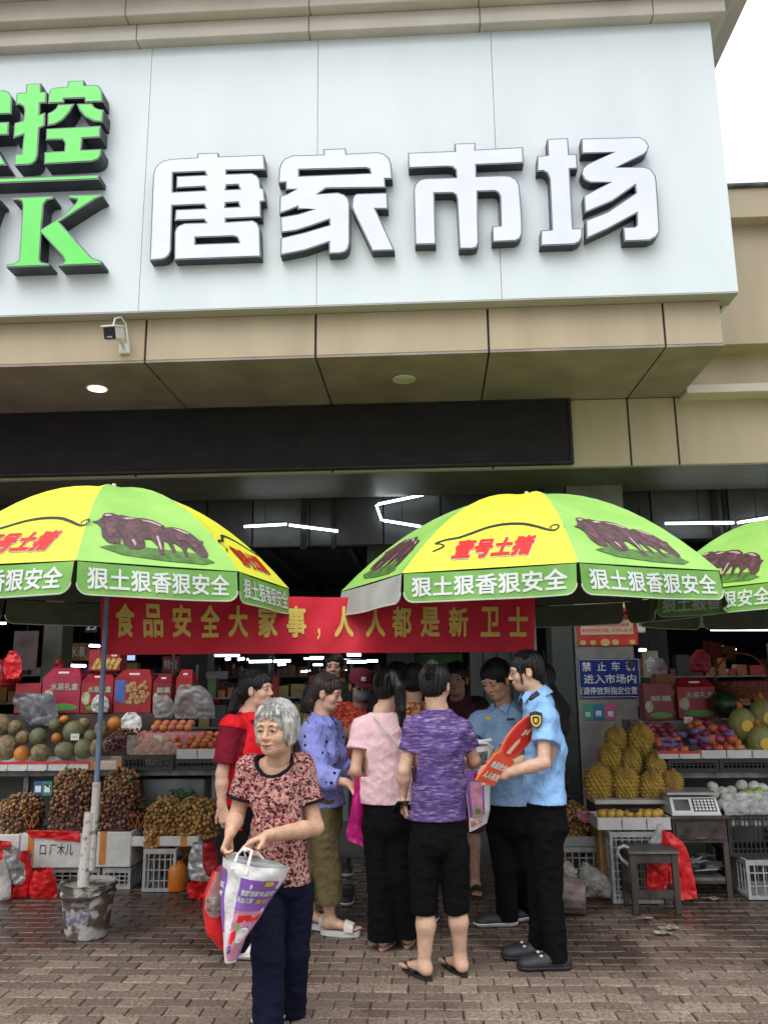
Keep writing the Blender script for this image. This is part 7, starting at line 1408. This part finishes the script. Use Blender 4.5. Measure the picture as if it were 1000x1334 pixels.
for x_, y_ in ((cx0, Yc), (cx1 - .03, Yc), (cx0, Yc + .36), (cx1 - .03, Yc + .36)): q = MB(); q.box(x_, y_ + .011, .001, x_ + .035, y_ + .04, zc0 - .001); q.build('leg', m_wood, cab)
zsf = Zp(1148, Yc, 915); q = MB(); q.box(cx0 + .036, Yc + .015, zsf, cx1 - .036, Yc + .38, zsf + .02); q.build('lower_shelf', m_steel, cab); q = MB(); q.box(cx0 + .036, Yc + .02, .09, cx1 - .036, Yc + .04, .13); q.build('rail', m_wood, cab)
q = MB(); rs = random.Random(3)
for k_ in range(26): a = Vector((rs.uniform(cx0 + .06, cx1 - .06), Yc + rs.uniform(.03, .25), zsf + .03 + rs.uniform(0, .1))); d1 = Vector((rs.uniform(.03, .09), rs.uniform(-.03, .03), rs.uniform(-.02, .03))); d2 = Vector((rs.uniform(-.02, .02), -.05, rs.uniform(.0, .04))); q.poly([a - d1, a - d1 + d2, a + d1 + d2, a + d1])
tag(q.build('paper_sheets', mat('white_grey_paper', (.5, .5, .5), .7, .2, 20)), 'crumpled papers and film on the shelf under the drawer', 'papers', kind='stuff')
sc1 = thing('weighing_scale', 'white electronic scale with keypad and steel pan on the wooden table', 'scale', ((cx0 + cx1) / 2, Yc + .15, zc1)); a0, a1 = X(872, Yc, 1050) + .01, X(938, Yc, 1050)
q = MB(); zz1 = Zp(1042, Yc, 905); q.add([(a0, Yc, zc1 + .003), (a1, Yc, zc1 + .003), (a1, Yc + .3, zc1 + .003), (a0, Yc + .3, zc1 + .003), (a0 + .004, Yc + .0, zc1 + .02), (a1 - .004, Yc + .0, zc1 + .02), (a1 - .01, Yc + .07, zz1 + .01), (a0 + .01, Yc + .07, zz1 + .01), (a1 - .01, Yc + .3, zz1 + .01), (a0 + .01, Yc + .3, zz1 + .01)], [(0, 3, 2, 1), (0, 1, 5, 4), (4, 5, 6, 7), (7, 6, 8, 9), (0, 4, 7, 9, 3), (1, 2, 8, 6, 5), (2, 3, 9, 8)]); q.build('scale_body', m_wp, sc1)
def ks(u, v, d=.003): p = Vector((a0, Yc, zc1 + .02)).lerp(Vector((a1, Yc, zc1 + .02)), u); return p + Vector((0, .07, zz1 + .01 - zc1 - .02)) * v + Vector((0, -.8, .6)) * d
q = MB(); q.poly([ks(.08, .15), ks(.4, .15), ks(.4, .85), ks(.08, .85)]); q.build('display_window', m_bp, sc1); q = MB(); q.poly([ks(.46, .08), ks(.93, .08), ks(.93, .9), ks(.46, .9)]); kp = q.build('keypad', m_dark2, sc1)
q = MB()
for i in range(6):
    for j in range(4): u, v = .49 + i * .073, .14 + j * .185; q.poly([ks(u, v, .005), ks(u + .05, v, .005), ks(u + .05, v + .13, .005), ks(u, v + .13, .005)])
q.build('key', m_txt, kp, kind='stuff')
q = MB(); q.box(a0 - .015, Yc + .04, Zp(1037, Yc, 905), a1 + .0, Yc + .33, Zp(1033, Yc, 905), ch=.003); q.build('pan', mat('brushed_pan', (.5, .5, .48), .3, .1, 9, metal=.6), sc1)
# basket with bagged fruit, crate below
Yb = 6.35; crate('black wire basket holding bagged guavas at the photo right edge', X(948, Yb, 1090), X(1030, Yb, 1090), Yb, Yb + .45, Zp(1116, Yb, 975), Zp(1058, Yb, 975), m_crb, 14, 6); crate('white crate under the wire basket at the photo right edge', X(972, Yb - .1, 1140), X(1040, Yb - .1, 1140), Yb - .1, Yb + .35, .003, Zp(1117, Yb, 985), m_crw, 6, 3)
q = MB(); q.box(X(953, Yb, 1090), Yb + .14, .003, X(971, Yb, 1090), Yb + .4, Zp(1117, Yb, 975)); tag(q.build('wooden_prop', m_wood), 'dark wooden prop under the wire basket', 'prop')
m_gv = mat('foam_wrapped_guava', (.52, .54, .48), .6, .15, 30, .3); m_gg = mat('green_guava_skin', (.28, .38, .05), .45, .15, 12); k2_ = 0
gz = Zp(1062, Yb, 975); pr = protos('guava', 'guava in a white foam sleeve in the black wire basket', 'guava', .045, [m_gv], 'sleeved guavas in the wire basket', stem=False)
spread(pr, [Vector((X(944, Yb) + .078 * i + random.uniform(-.03, .03), Yb + .09 + .085 * j + random.uniform(-.02, .02), gz + .0 + .045 * j + random.uniform(-.03, .03))) for i in range(7) for j in range(4)] + [Vector((X(950, Yb) + .085 * i, Yb + .08 + .1 * j, gz - .06)) for i in range(6) for j in range(3)])
spread(protos('guava', 'bare green guava on top of the sleeved guavas', 'guava', .045, [m_gg], 'green guavas on the basket', stem=False, nvar=2), [Vector((X(px, Yb + .3), Yb + .3, Zp(py, Yb + .3, 975))) for px, py in ((970, 1035), (984, 1032), (992, 1043), (978, 1046), (964, 1048))])
# litter
m_lit = mat('wet_litter', (.3, .26, .2), .6, .4, 30)
for px, py, lb in ((838, 1197, 'wet leaf litter beside the stool leg'), (872, 1210, 'pale scrap of peel in front of the stool'), (864, 1216, 'brown crumpled leaf in front of the stool'), (924, 1171, 'small yellow leaf under the wooden table')):
    c_ = G(px, py, .008); q = MB(); rs = random.Random(px); pts = [c_ + Vector((math.cos(a) * rs.uniform(.03, .08), math.sin(a) * rs.uniform(.02, .05), rs.uniform(0, .018))) for a in [PI * 2 * z_ / 9 for z_ in range(9)]]; q.add([c_ + Vector((0, 0, .012))] + pts, [(0, 1 + i, 1 + (i + 1) % 9) for i in range(9)]); tag(q.build('litter', m_lit), lb, 'litter')
# ================================================================== PILLAR SIGNS
YP = YPIL
def board(name, label, cat, px0, px1, py0, py1, m, Y=YP, th=.015, parent=None):
    a, b_, c_, d_ = X(px0, Y, (py0 + py1) / 2), X(px1, Y, (py0 + py1) / 2), P((px0 + px1) / 2, py1, Y).z, P((px0 + px1) / 2, py0, Y).z
    t = thing(name, label, cat, ((a + b_) / 2, Y, c_)); q = MB(); q.box(a, Y - th, c_, b_, Y - .002, d_, ch=.002); q.build('board', m, t)
    return t, a, b_, c_, d_
def btext(t, rows, a, b_, c_, d_, Y, m, th=.015, off=.015):
    for txt, u0, u1, v0, v1 in rows:
        tv, tf = fit_text(txt, a + (b_ - a) * u0, a + (b_ - a) * u1, c_ + (d_ - c_) * v0, c_ + (d_ - c_) * v1, off=off); q = MB(); q.add([(v[0], Y - th - .003 - v[2], v[1]) for v in tv], tf); q.build('lettering', m, t)
m_blue = mat('blue_enamel_sign', (.007, .022, .15), .45, .1, 5, spec=.25); m_grs = mat('worn_white_print', (.55, .58, .6), .5, .15, 30)
t, a, b_, c_, d_ = board('notice_sign', 'blue sign with white characters on the grey pillar', 'sign', 753, 833, 858, 909, m_blue)
btext(t, [('禁', .06, .21, .68, .92), ('止', .31, .45, .69, .91), ('车', .54, .68, .68, .92), ('辆', .78, .92, .68, .92), ('进入市场内', .08, .93, .36, .60), ('（请停放到指定位置）', .02, .98, .08, .28)], a, b_, c_, d_, YP, m_grs)
q = MB(); e_ = .006
for bx4 in ((a + e_, c_ + e_, b_ - e_, c_ + e_ + .004), (a + e_, d_ - e_ - .004, b_ - e_, d_ - e_), (a + e_, c_ + e_ + .005, a + e_ + .004, d_ - e_ - .005), (b_ - e_ - .004, c_ + e_ + .005, b_ - e_, d_ - e_ - .005)): q.box(bx4[0], YP - .018, bx4[1], bx4[2], YP - .0155, bx4[3])
q.build('border', m_grs, t, kind='stuff'); q = MB(); rs = random.Random(4); c1 = P(822, 866, YP - .02); n_ = 26; q.add([(c1.x, YP - .0225, c1.z)] + [(c1.x + rs.uniform(.032, .055) * math.cos(z_), YP - .0225, c1.z + rs.uniform(.025, .05) * math.sin(z_)) for z_ in [2 * PI * k3 / n_ for k3 in range(n_)]], [(0, 1 + k3, 1 + (k3 + 1) % n_) for k3 in range(n_)]); q.build('black_smudge', m_blk, t)
t, a, b_, c_, d_ = board('notice_sign', 'red and cream notice with gold coins on the grey pillar above the blue sign', 'sign', 751, 829, 794, 841, mat('red_festive_board', (.50, .03, .02), .4, .2, 8))
q = MB(); q.box(a + .03, YP - .019, c_ + (d_ - c_) * .3, b_ - .04, YP - .0155, c_ + (d_ - c_) * .7, ch=.002); q.build('cream_panel', mat('cream_paper', (.5, .42, .3), .6, .05), t); btext(t, [('为了保证您的食品安全健康', .14, .86, .52, .62), ('本市场满意度大调查，好评有礼送一份', .07, .92, .36, .48)], a, b_, c_, d_, YP, m_redp, .021, .0)
for k_, (u, r_) in enumerate(((.08, .03), (.45, .045), (.62, .035), (.9, .03), (.25, .03))): q = MB(); q.add([(a + (b_ - a) * u + r_ * math.cos(z_), YP - .02, c_ + .03 + r_ * .8 * math.sin(z_)) for z_ in [k3 * PI / 8 for k3 in range(16)]], [tuple(range(16))]); q.build('coin_print', mat('gold_print', (.55, .38, .12), .45, .15), t)
for px0, px1, m_, lb in ((759, 771, mat('green_card', (.05, .25, .17)), 'green payment card under the blue sign'), (772, 786, mat('teal_card', (.02, .16, .28), .4, .1), 'teal payment card in the middle under the blue sign'), (788, 801, mat('pink_card', (.45, .08, .2), .4, .1), 'pink payment card under the blue sign')):
    t, a, b_, c_, d_ = board('payment_card', lb, 'card', px0, px1, 917, 938, m_, th=.006); q = MB(); w_ = (b_ - a); q.box(a + w_ * .25, YP - .009, c_ + w_ * .35, a + w_ * .75, YP - .0065, c_ + w_ * .85); q.build('white_square', m_grs, t)
lt = thing('red_lantern', 'small red and gold lantern ornament hanging over the red notice', 'ornament', P(812, 792, YP - .08)); c_ = P(812, 796, YP - .1); q = MB(); q.ell(c_, (.055, .055, .035), 14, 8); q.build('bulb', m_card, lt, smooth=True); q = MB(); q.cyl(c_.x, c_.y, c_.z + .033, c_.z + .075, .016, .012, 10); q.build('cap', m_yp, lt); q = MB(); q.tube([c_ + Vector((0, 0, .075)), c_ + Vector((0, 0, .3))], .003, 5); q.build('cord', m_yp, lt)
wl = thing('wall_light', 'white bottle shaped lamp fitting beside the red notice', 'lamp fitting', P(833, 810, YP + .1)); c_ = P(834, 818, YP + .02); q = MB(); q.lathe([(.035, -.05), (.045, -.04), (.045, .05), (.028, .08), (.022, .12), (.02, .13)], 16, c_.x, c_.y); q.v = [(a_, b2, z_ + c_.z) for a_, b2, z_ in q.v]; q.build('casing', m_wp, wl, smooth=True)
# ================================================================== INSIDE THE HALL
m_tube = mat('lit_tube', (.9, .95, 1), .5, emit=(.86, .95, 1), estr=9)
def tubel(a, b_, lb, grp=None, r=.018, hang=True):
    t = thing('tube_light', lb, 'tube light', (a + b_) / 2, group=grp); q = MB(); q.tube([a, b_], r, 6); q.build('tube', m_tube, t); q = MB(); o_ = Vector((0, 0, r + .012)); q.tube([a + o_, b_ + o_], r * .7, 4); q.build('housing', m_dark2, t)
    if hang: q = MB(); c_ = (a + b_) / 2 + o_; q.tube([c_, (c_.x, c_.y, 4.58)], .004, 4); q.build('hanger', m_dark2, t)
Yt = 10.5
Yt0 = 8.58
for n_, (x0, y0, x1, y1, lb) in enumerate(((318, 686, 373, 683, 'lit tube light seen just right of the left umbrella'), (377, 684, 440, 692, 'sloping lit tube light between the two umbrellas'), (492, 657, 568, 641, 'long upper tube of the angular lamp above the centre umbrella'), (490, 658, 497, 678, 'short upright tube of the angular lamp'), (499, 678, 548, 686, 'lower tube of the angular lamp vanishing behind the umbrella'), (866, 682, 955, 681, 'long lit tube light right of the centre umbrella'), (960, 681, 1010, 673, 'sloping lit tube light at the photo right edge'), (925, 820, 1010, 820, 'lit tube light over the right fruit stall'), (728, 820, 742, 820, 'short lit tube seen left of the pillar'), (832, 847, 841, 847, 'small lit tube beside the pillar edge'), (117, 841, 130, 842, 'short lit tube left of the banner'), (92, 867, 112, 868, 'dim tube light above the left gift boxes'))):
    Yq = Yt0 if y0 < 700 else Yt; tubel(P(x0, y0, Yq), P(x1, y1, Yq), lb, None, .013 if y0 < 700 else .018, hang=n_ not in (3,))
rs = random.Random(12)
for px0, px1, py in ((258, 312, 854), (322, 358, 859), (325, 378, 862), (396, 420, 858), (404, 440, 857), (430, 470, 860), (440, 478, 863), (392, 404, 875), (444, 462, 872), (294, 300, 859), (310, 318, 859), (452, 470, 853), (408, 420, 866), (362, 372, 866), (520, 560, 874), (934, 947, 843), (922, 926, 846), (946, 958, 846), (750, 765, 857), (268, 275, 861), (478, 492, 861), (0, 8, 812), (760, 772, 905)):
    Yq = rs.uniform(15, 22); tubel(P(px0, py, Yq), P(px1, py + rs.choice((-1, 0, 0)), Yq), 'distant lit tube light deep inside the market hall', 'distant tube lights inside the hall', .027, False)
def far_sign(lb, px0, px1, py0, py1, Y, m, txt=None, mt=None, glow=False):
    t, a, b_, c_, d_ = board('hanging_sign', lb, 'sign', px0, px1, py0, py1, m, Y)
    if txt: btext(t, [(txt, .1, .9, .2, .8)], a, b_, c_, d_, Y, mt or m_grs)
    q = MB(); q.tube([((a + b_) / 2, Y, d_), ((a + b_) / 2, Y, min(4.59, d_ + 1.5))], .006, 4); q.build('hanger', m_dark2, t)
m_teal = mat('teal_sign', (.03, .22, .27), .5, .1); m_gb = mat('pale_grey_board', (.16, .17, .17), .6, .1)
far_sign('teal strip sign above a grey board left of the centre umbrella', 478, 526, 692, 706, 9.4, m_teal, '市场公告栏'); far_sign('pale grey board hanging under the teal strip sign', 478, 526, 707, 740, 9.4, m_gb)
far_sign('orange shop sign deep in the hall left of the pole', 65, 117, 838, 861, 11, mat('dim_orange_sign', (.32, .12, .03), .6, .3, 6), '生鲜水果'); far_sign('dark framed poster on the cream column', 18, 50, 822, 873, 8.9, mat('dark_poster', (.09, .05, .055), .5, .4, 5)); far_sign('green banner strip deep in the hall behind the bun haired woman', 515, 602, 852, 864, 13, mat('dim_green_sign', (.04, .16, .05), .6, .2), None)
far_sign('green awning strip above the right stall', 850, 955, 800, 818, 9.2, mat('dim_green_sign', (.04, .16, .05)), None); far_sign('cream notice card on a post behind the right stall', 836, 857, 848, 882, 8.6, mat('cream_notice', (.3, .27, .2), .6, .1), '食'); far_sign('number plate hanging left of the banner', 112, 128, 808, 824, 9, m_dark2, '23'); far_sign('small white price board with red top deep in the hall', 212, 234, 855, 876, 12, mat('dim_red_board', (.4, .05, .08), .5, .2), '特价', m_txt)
scn = thing('lit_screen', 'small blue and white lit screen behind the banner gap', 'screen', P(168, 857, 12)); a = P(159, 853, 12); b_ = P(177, 861, 12); q = MB(); q.box(a.x, 12, b_.z, b_.x, 12.04, a.z); q.build('case', m_dark2, scn); q = MB(); q.poly([(a.x + .01, 11.995, b_.z + .01), (b_.x - .01, 11.995, b_.z + .01), (b_.x - .01, 11.995, a.z - .01), (a.x + .01, 11.995, a.z - .01)]); q.build('screen_face', mat('lit_screen_face', (.3, .4, .9), .5, emit=(.45, .55, 1), estr=1.2), scn)
for k_, (px, py) in enumerate(((939, 866), (941, 876))): tubel(P(px - 3, py - 3, 11), P(px + 3, py - 2, 11), 'tiny bent glowing lamp seen through the basket handle', 'glowing lamps through the basket handle', .02, False)
# dim stalls and goods down the hall
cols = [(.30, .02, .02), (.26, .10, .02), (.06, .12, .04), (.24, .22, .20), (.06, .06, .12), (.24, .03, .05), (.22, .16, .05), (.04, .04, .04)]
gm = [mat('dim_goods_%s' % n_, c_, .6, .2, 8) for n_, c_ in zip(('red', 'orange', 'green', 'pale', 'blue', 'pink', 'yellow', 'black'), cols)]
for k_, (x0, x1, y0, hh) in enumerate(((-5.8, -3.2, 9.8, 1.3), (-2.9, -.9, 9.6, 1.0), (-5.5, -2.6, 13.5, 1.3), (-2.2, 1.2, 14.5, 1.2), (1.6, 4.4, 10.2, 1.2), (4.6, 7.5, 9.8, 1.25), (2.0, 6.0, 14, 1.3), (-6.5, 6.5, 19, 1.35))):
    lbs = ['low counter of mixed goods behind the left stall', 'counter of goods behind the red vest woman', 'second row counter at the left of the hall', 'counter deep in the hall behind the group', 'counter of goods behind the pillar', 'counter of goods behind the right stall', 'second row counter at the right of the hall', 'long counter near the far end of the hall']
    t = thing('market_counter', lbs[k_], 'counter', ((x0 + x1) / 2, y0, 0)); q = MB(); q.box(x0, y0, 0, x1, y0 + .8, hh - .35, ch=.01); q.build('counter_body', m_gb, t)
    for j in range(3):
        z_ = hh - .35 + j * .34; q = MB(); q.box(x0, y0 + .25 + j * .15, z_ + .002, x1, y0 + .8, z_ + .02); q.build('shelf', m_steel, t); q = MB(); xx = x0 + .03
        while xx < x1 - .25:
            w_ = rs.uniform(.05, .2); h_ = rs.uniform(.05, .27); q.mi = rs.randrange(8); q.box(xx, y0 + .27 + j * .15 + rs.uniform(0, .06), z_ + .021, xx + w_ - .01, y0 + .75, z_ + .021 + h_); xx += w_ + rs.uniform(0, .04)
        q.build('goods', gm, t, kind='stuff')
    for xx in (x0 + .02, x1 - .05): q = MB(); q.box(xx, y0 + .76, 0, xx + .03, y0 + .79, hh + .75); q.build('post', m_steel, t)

# clutter that fills the left and right stalls
pr = protos('peach', 'blushed peach in the row behind the wrapped mangoes', 'peach', .036, [mat('peach_skin', (.55, .22, .12), .6, .3, 12, col2=(.45, .08, .06)), m_yel2], 'peaches behind the wrapped mangoes', stem=False)
spread(pr, [Vector((X(172, YU + .4) + .07 * i + random.uniform(-.01, .01), YU + .42 + .07 * j, ZU + .2 + .05 * j)) for i in range(4) for j in range(2)] + [Vector((X(200, YU + .35) + .072 * i, YU + .35 + .07 * j, ZU + .31 + .03 * j)) for i in range(5) for j in range(2)])
for k_, (px, py, w_, h_, Y_, lb, m_) in enumerate(((152, 972, 26, 10, YU + .12, 'dark bunch of grapes between the carton and the black crate', mat('dark_grape_skin', (.10, .025, .04), .4, .3, 20)), (165, 958, 18, 8, YU + .3, 'brown date bunch behind the dark grapes', mat('brown_date_skin', (.16, .07, .03), .5, .3, 20)))):
    q = MB(); rs = random.Random(k_)
    for _ in range(90): c_ = P(px + rs.gauss(0, w_ * .4), py + rs.uniform(-h_, h_ * .6), Y_ + rs.uniform(-.06, .06)); q.ell(c_, (.013,) * 3, 7, 5)
    tag(q.build('fruit_bunch', m_, smooth=True), lb, 'fruit bunch', kind='stuff')
hb = [(6, 28, 848, 884, YG - .05, 'red net bag hanging high at the photo left edge', m_redbag), (70, 84, 860, 884, YG + .3, 'dull red bag hanging behind the pink gift box', m_card), (200, 226, 905, 935, YU + .55, 'grey film bag slumped below the longan gift box', film('grey_film', (.35, .34, .34), .7)), (158, 184, 928, 952, YU + .52, 'white paper sheet leaning on the rear shelf', m_txt), (120, 142, 905, 928, YG - .06, 'crumpled white paper behind the pole', m_foam),
      (848, 868, 858, 888, YH + .25, 'pale bag hanging behind the right stall boxes', film('grey_film', (.35, .34, .34), .7)), (898, 925, 846, 876, YH + .5, 'dark red bag hanging above the gabled gift box', m_card), (858, 880, 1022, 1040, 6.62, 'orange paper wrap beside the scale behind the durians', mat('dull_orange_wrap', (.35, .13, .03), .6, .2))]
for k_, (a, b_, t_, bt, Y_, lb, m_) in enumerate(hb): plastic('plastic_bag', lb, 'bag', [(a + (b_ - a) * .3, t_, a + (b_ - a) * .7, t_), (a, t_ + (bt - t_) * .35, b_, t_ + (bt - t_) * .3), (a - 1, t_ + (bt - t_) * .7, b_ + 1, t_ + (bt - t_) * .7), (a + 2, bt, b_ - 2, bt)], Y_, .1, m_, 70 + k_, .03)
# film over the guavas and the net of the pomelos
plastic('wrapping_film', 'clear film bag gathered over the sleeved guavas', 'film', [(946, 1034, 1004, 1030), (940, 1046, 1008, 1042), (944, 1062, 1008, 1060)], Yb - .02, .08, film('clear_film3', (.6, .62, .6), .35), 90, .05)
# price cards on the stalls
for px, py, Y_, lb in ((98, 960, YU + .02, 'small white price card stuck among the melons'), (176, 950, YU + .28, 'white price card with green edge beside the orange fruit'), (206, 962, YU + .2, 'white price card behind the wrapped mangoes'), (896, 938, YR + .4, 'white price card above the mango trays')):
    c_ = P(px, py, Y_); t_ = thing('price_card', lb, 'price card', c_); q = MB(); q.box(c_.x - .035, Y_ - .002, c_.z - .025, c_.x + .035, Y_, c_.z + .025); q.build('card', m_txt, t_)
    tv, tf = fit_text(random.choice(['3.8元', '5元', '9.8', '6元/斤']), c_.x - .026, c_.x + .026, c_.z - .012, c_.z + .014); q = MB(); q.add([(v[0], Y_ - .004, v[1]) for v in tv], tf); q.build('lettering', m_redp, t_)
# pipes and rails under the hall ceiling
for k_, (px0, px1, py) in enumerate(((-20, 560, 668), (300, 1020, 700), (200, 1010, 716))):
    a, b_ = P(px0, py, 8.95 + .4 * k_), P(px1, py, 8.95 + .4 * k_); b_.z = a.z; q = MB(); q.tube([a, b_], .018 + .006 * k_, 8); tag(q.build('ceiling_pipe', m_dark2), ('thin dark pipe running under the ceiling over the left umbrella', 'dark pipe running behind the centre umbrella', 'thicker dark pipe, lowest of the three inside the hall')[k_], 'pipe')

rs = random.Random(77)
for k_ in range(16):
    px = rs.uniform(225, 640) if k_ < 11 else rs.uniform(835, 1000); py = rs.uniform(862, 884) if k_ < 11 else rs.uniform(845, 870); Y_ = rs.uniform(11, 17); a = P(px, py, Y_); w_ = rs.uniform(.1, .3); h_ = rs.uniform(.1, .3)
    t_ = thing('hanging_pack', 'dim %s pack hanging far back in the hall' % rs.choice(['red', 'orange', 'pale']), 'hanging pack', a, group='hanging packs far back in the hall'); q = MB(); q.box(a.x - w_ / 2, Y_, a.z - h_ / 2, a.x + w_ / 2, Y_ + .05, a.z + h_ / 2, ch=.01); q.build('pack', gm[{'red': 0, 'orange': 1, 'pale': 3}[t_['label'].split()[1]]], t_); q = MB(); q.tube([(a.x, Y_ + .02, a.z + h_ / 2), (a.x, Y_ + .02, 4.58)], .004, 4); q.build('string', m_dark2, t_)
for k_ in range(7):
    xx = -5 + k_ * 1.7; q = MB(); q.box(xx, 9.1, 4.25, xx + .08, 26, 4.45); tag(q.build('ceiling_beam', m_shut2), 'dark ceiling beam running to the back of the hall', 'beam', 'parallel ceiling beams of the hall')

q = MB(); rs = random.Random(15)
for _ in range(70):
    px, py = rs.choice([(rs.uniform(60, 112), rs.uniform(1000, 1030)), (rs.uniform(125, 175), rs.uniform(1000, 1025)), (rs.uniform(0, 35), rs.uniform(1036, 1050)), (rs.uniform(185, 270), rs.uniform(1040, 1056))])
    c_ = P(px, py, YLo + rs.uniform(.1, .25)); a = rs.uniform(0, 6.3); d_ = Vector((math.cos(a), -.5 * abs(math.sin(a)), rs.uniform(-.4, .8))).normalized() * rs.uniform(.02, .035); s3 = Vector((-d_.z, .01, d_.x)) * .35; q.add([c_ - d_, c_ + s3, c_ + d_, c_ - s3], [(0, 1, 2, 3)]); 
    if rs.random() < .5: q.mi = 1; q.tube([c_, c_ + Vector((rs.uniform(-.03, .03), -.01, rs.uniform(.02, .06)))], .002, 4); q.mi = 0
tag(q.build('leaf_bunch', [m_leaf, m_wood]), 'scattered green leaves and twigs among the longan heaps', 'leaves', kind='stuff')
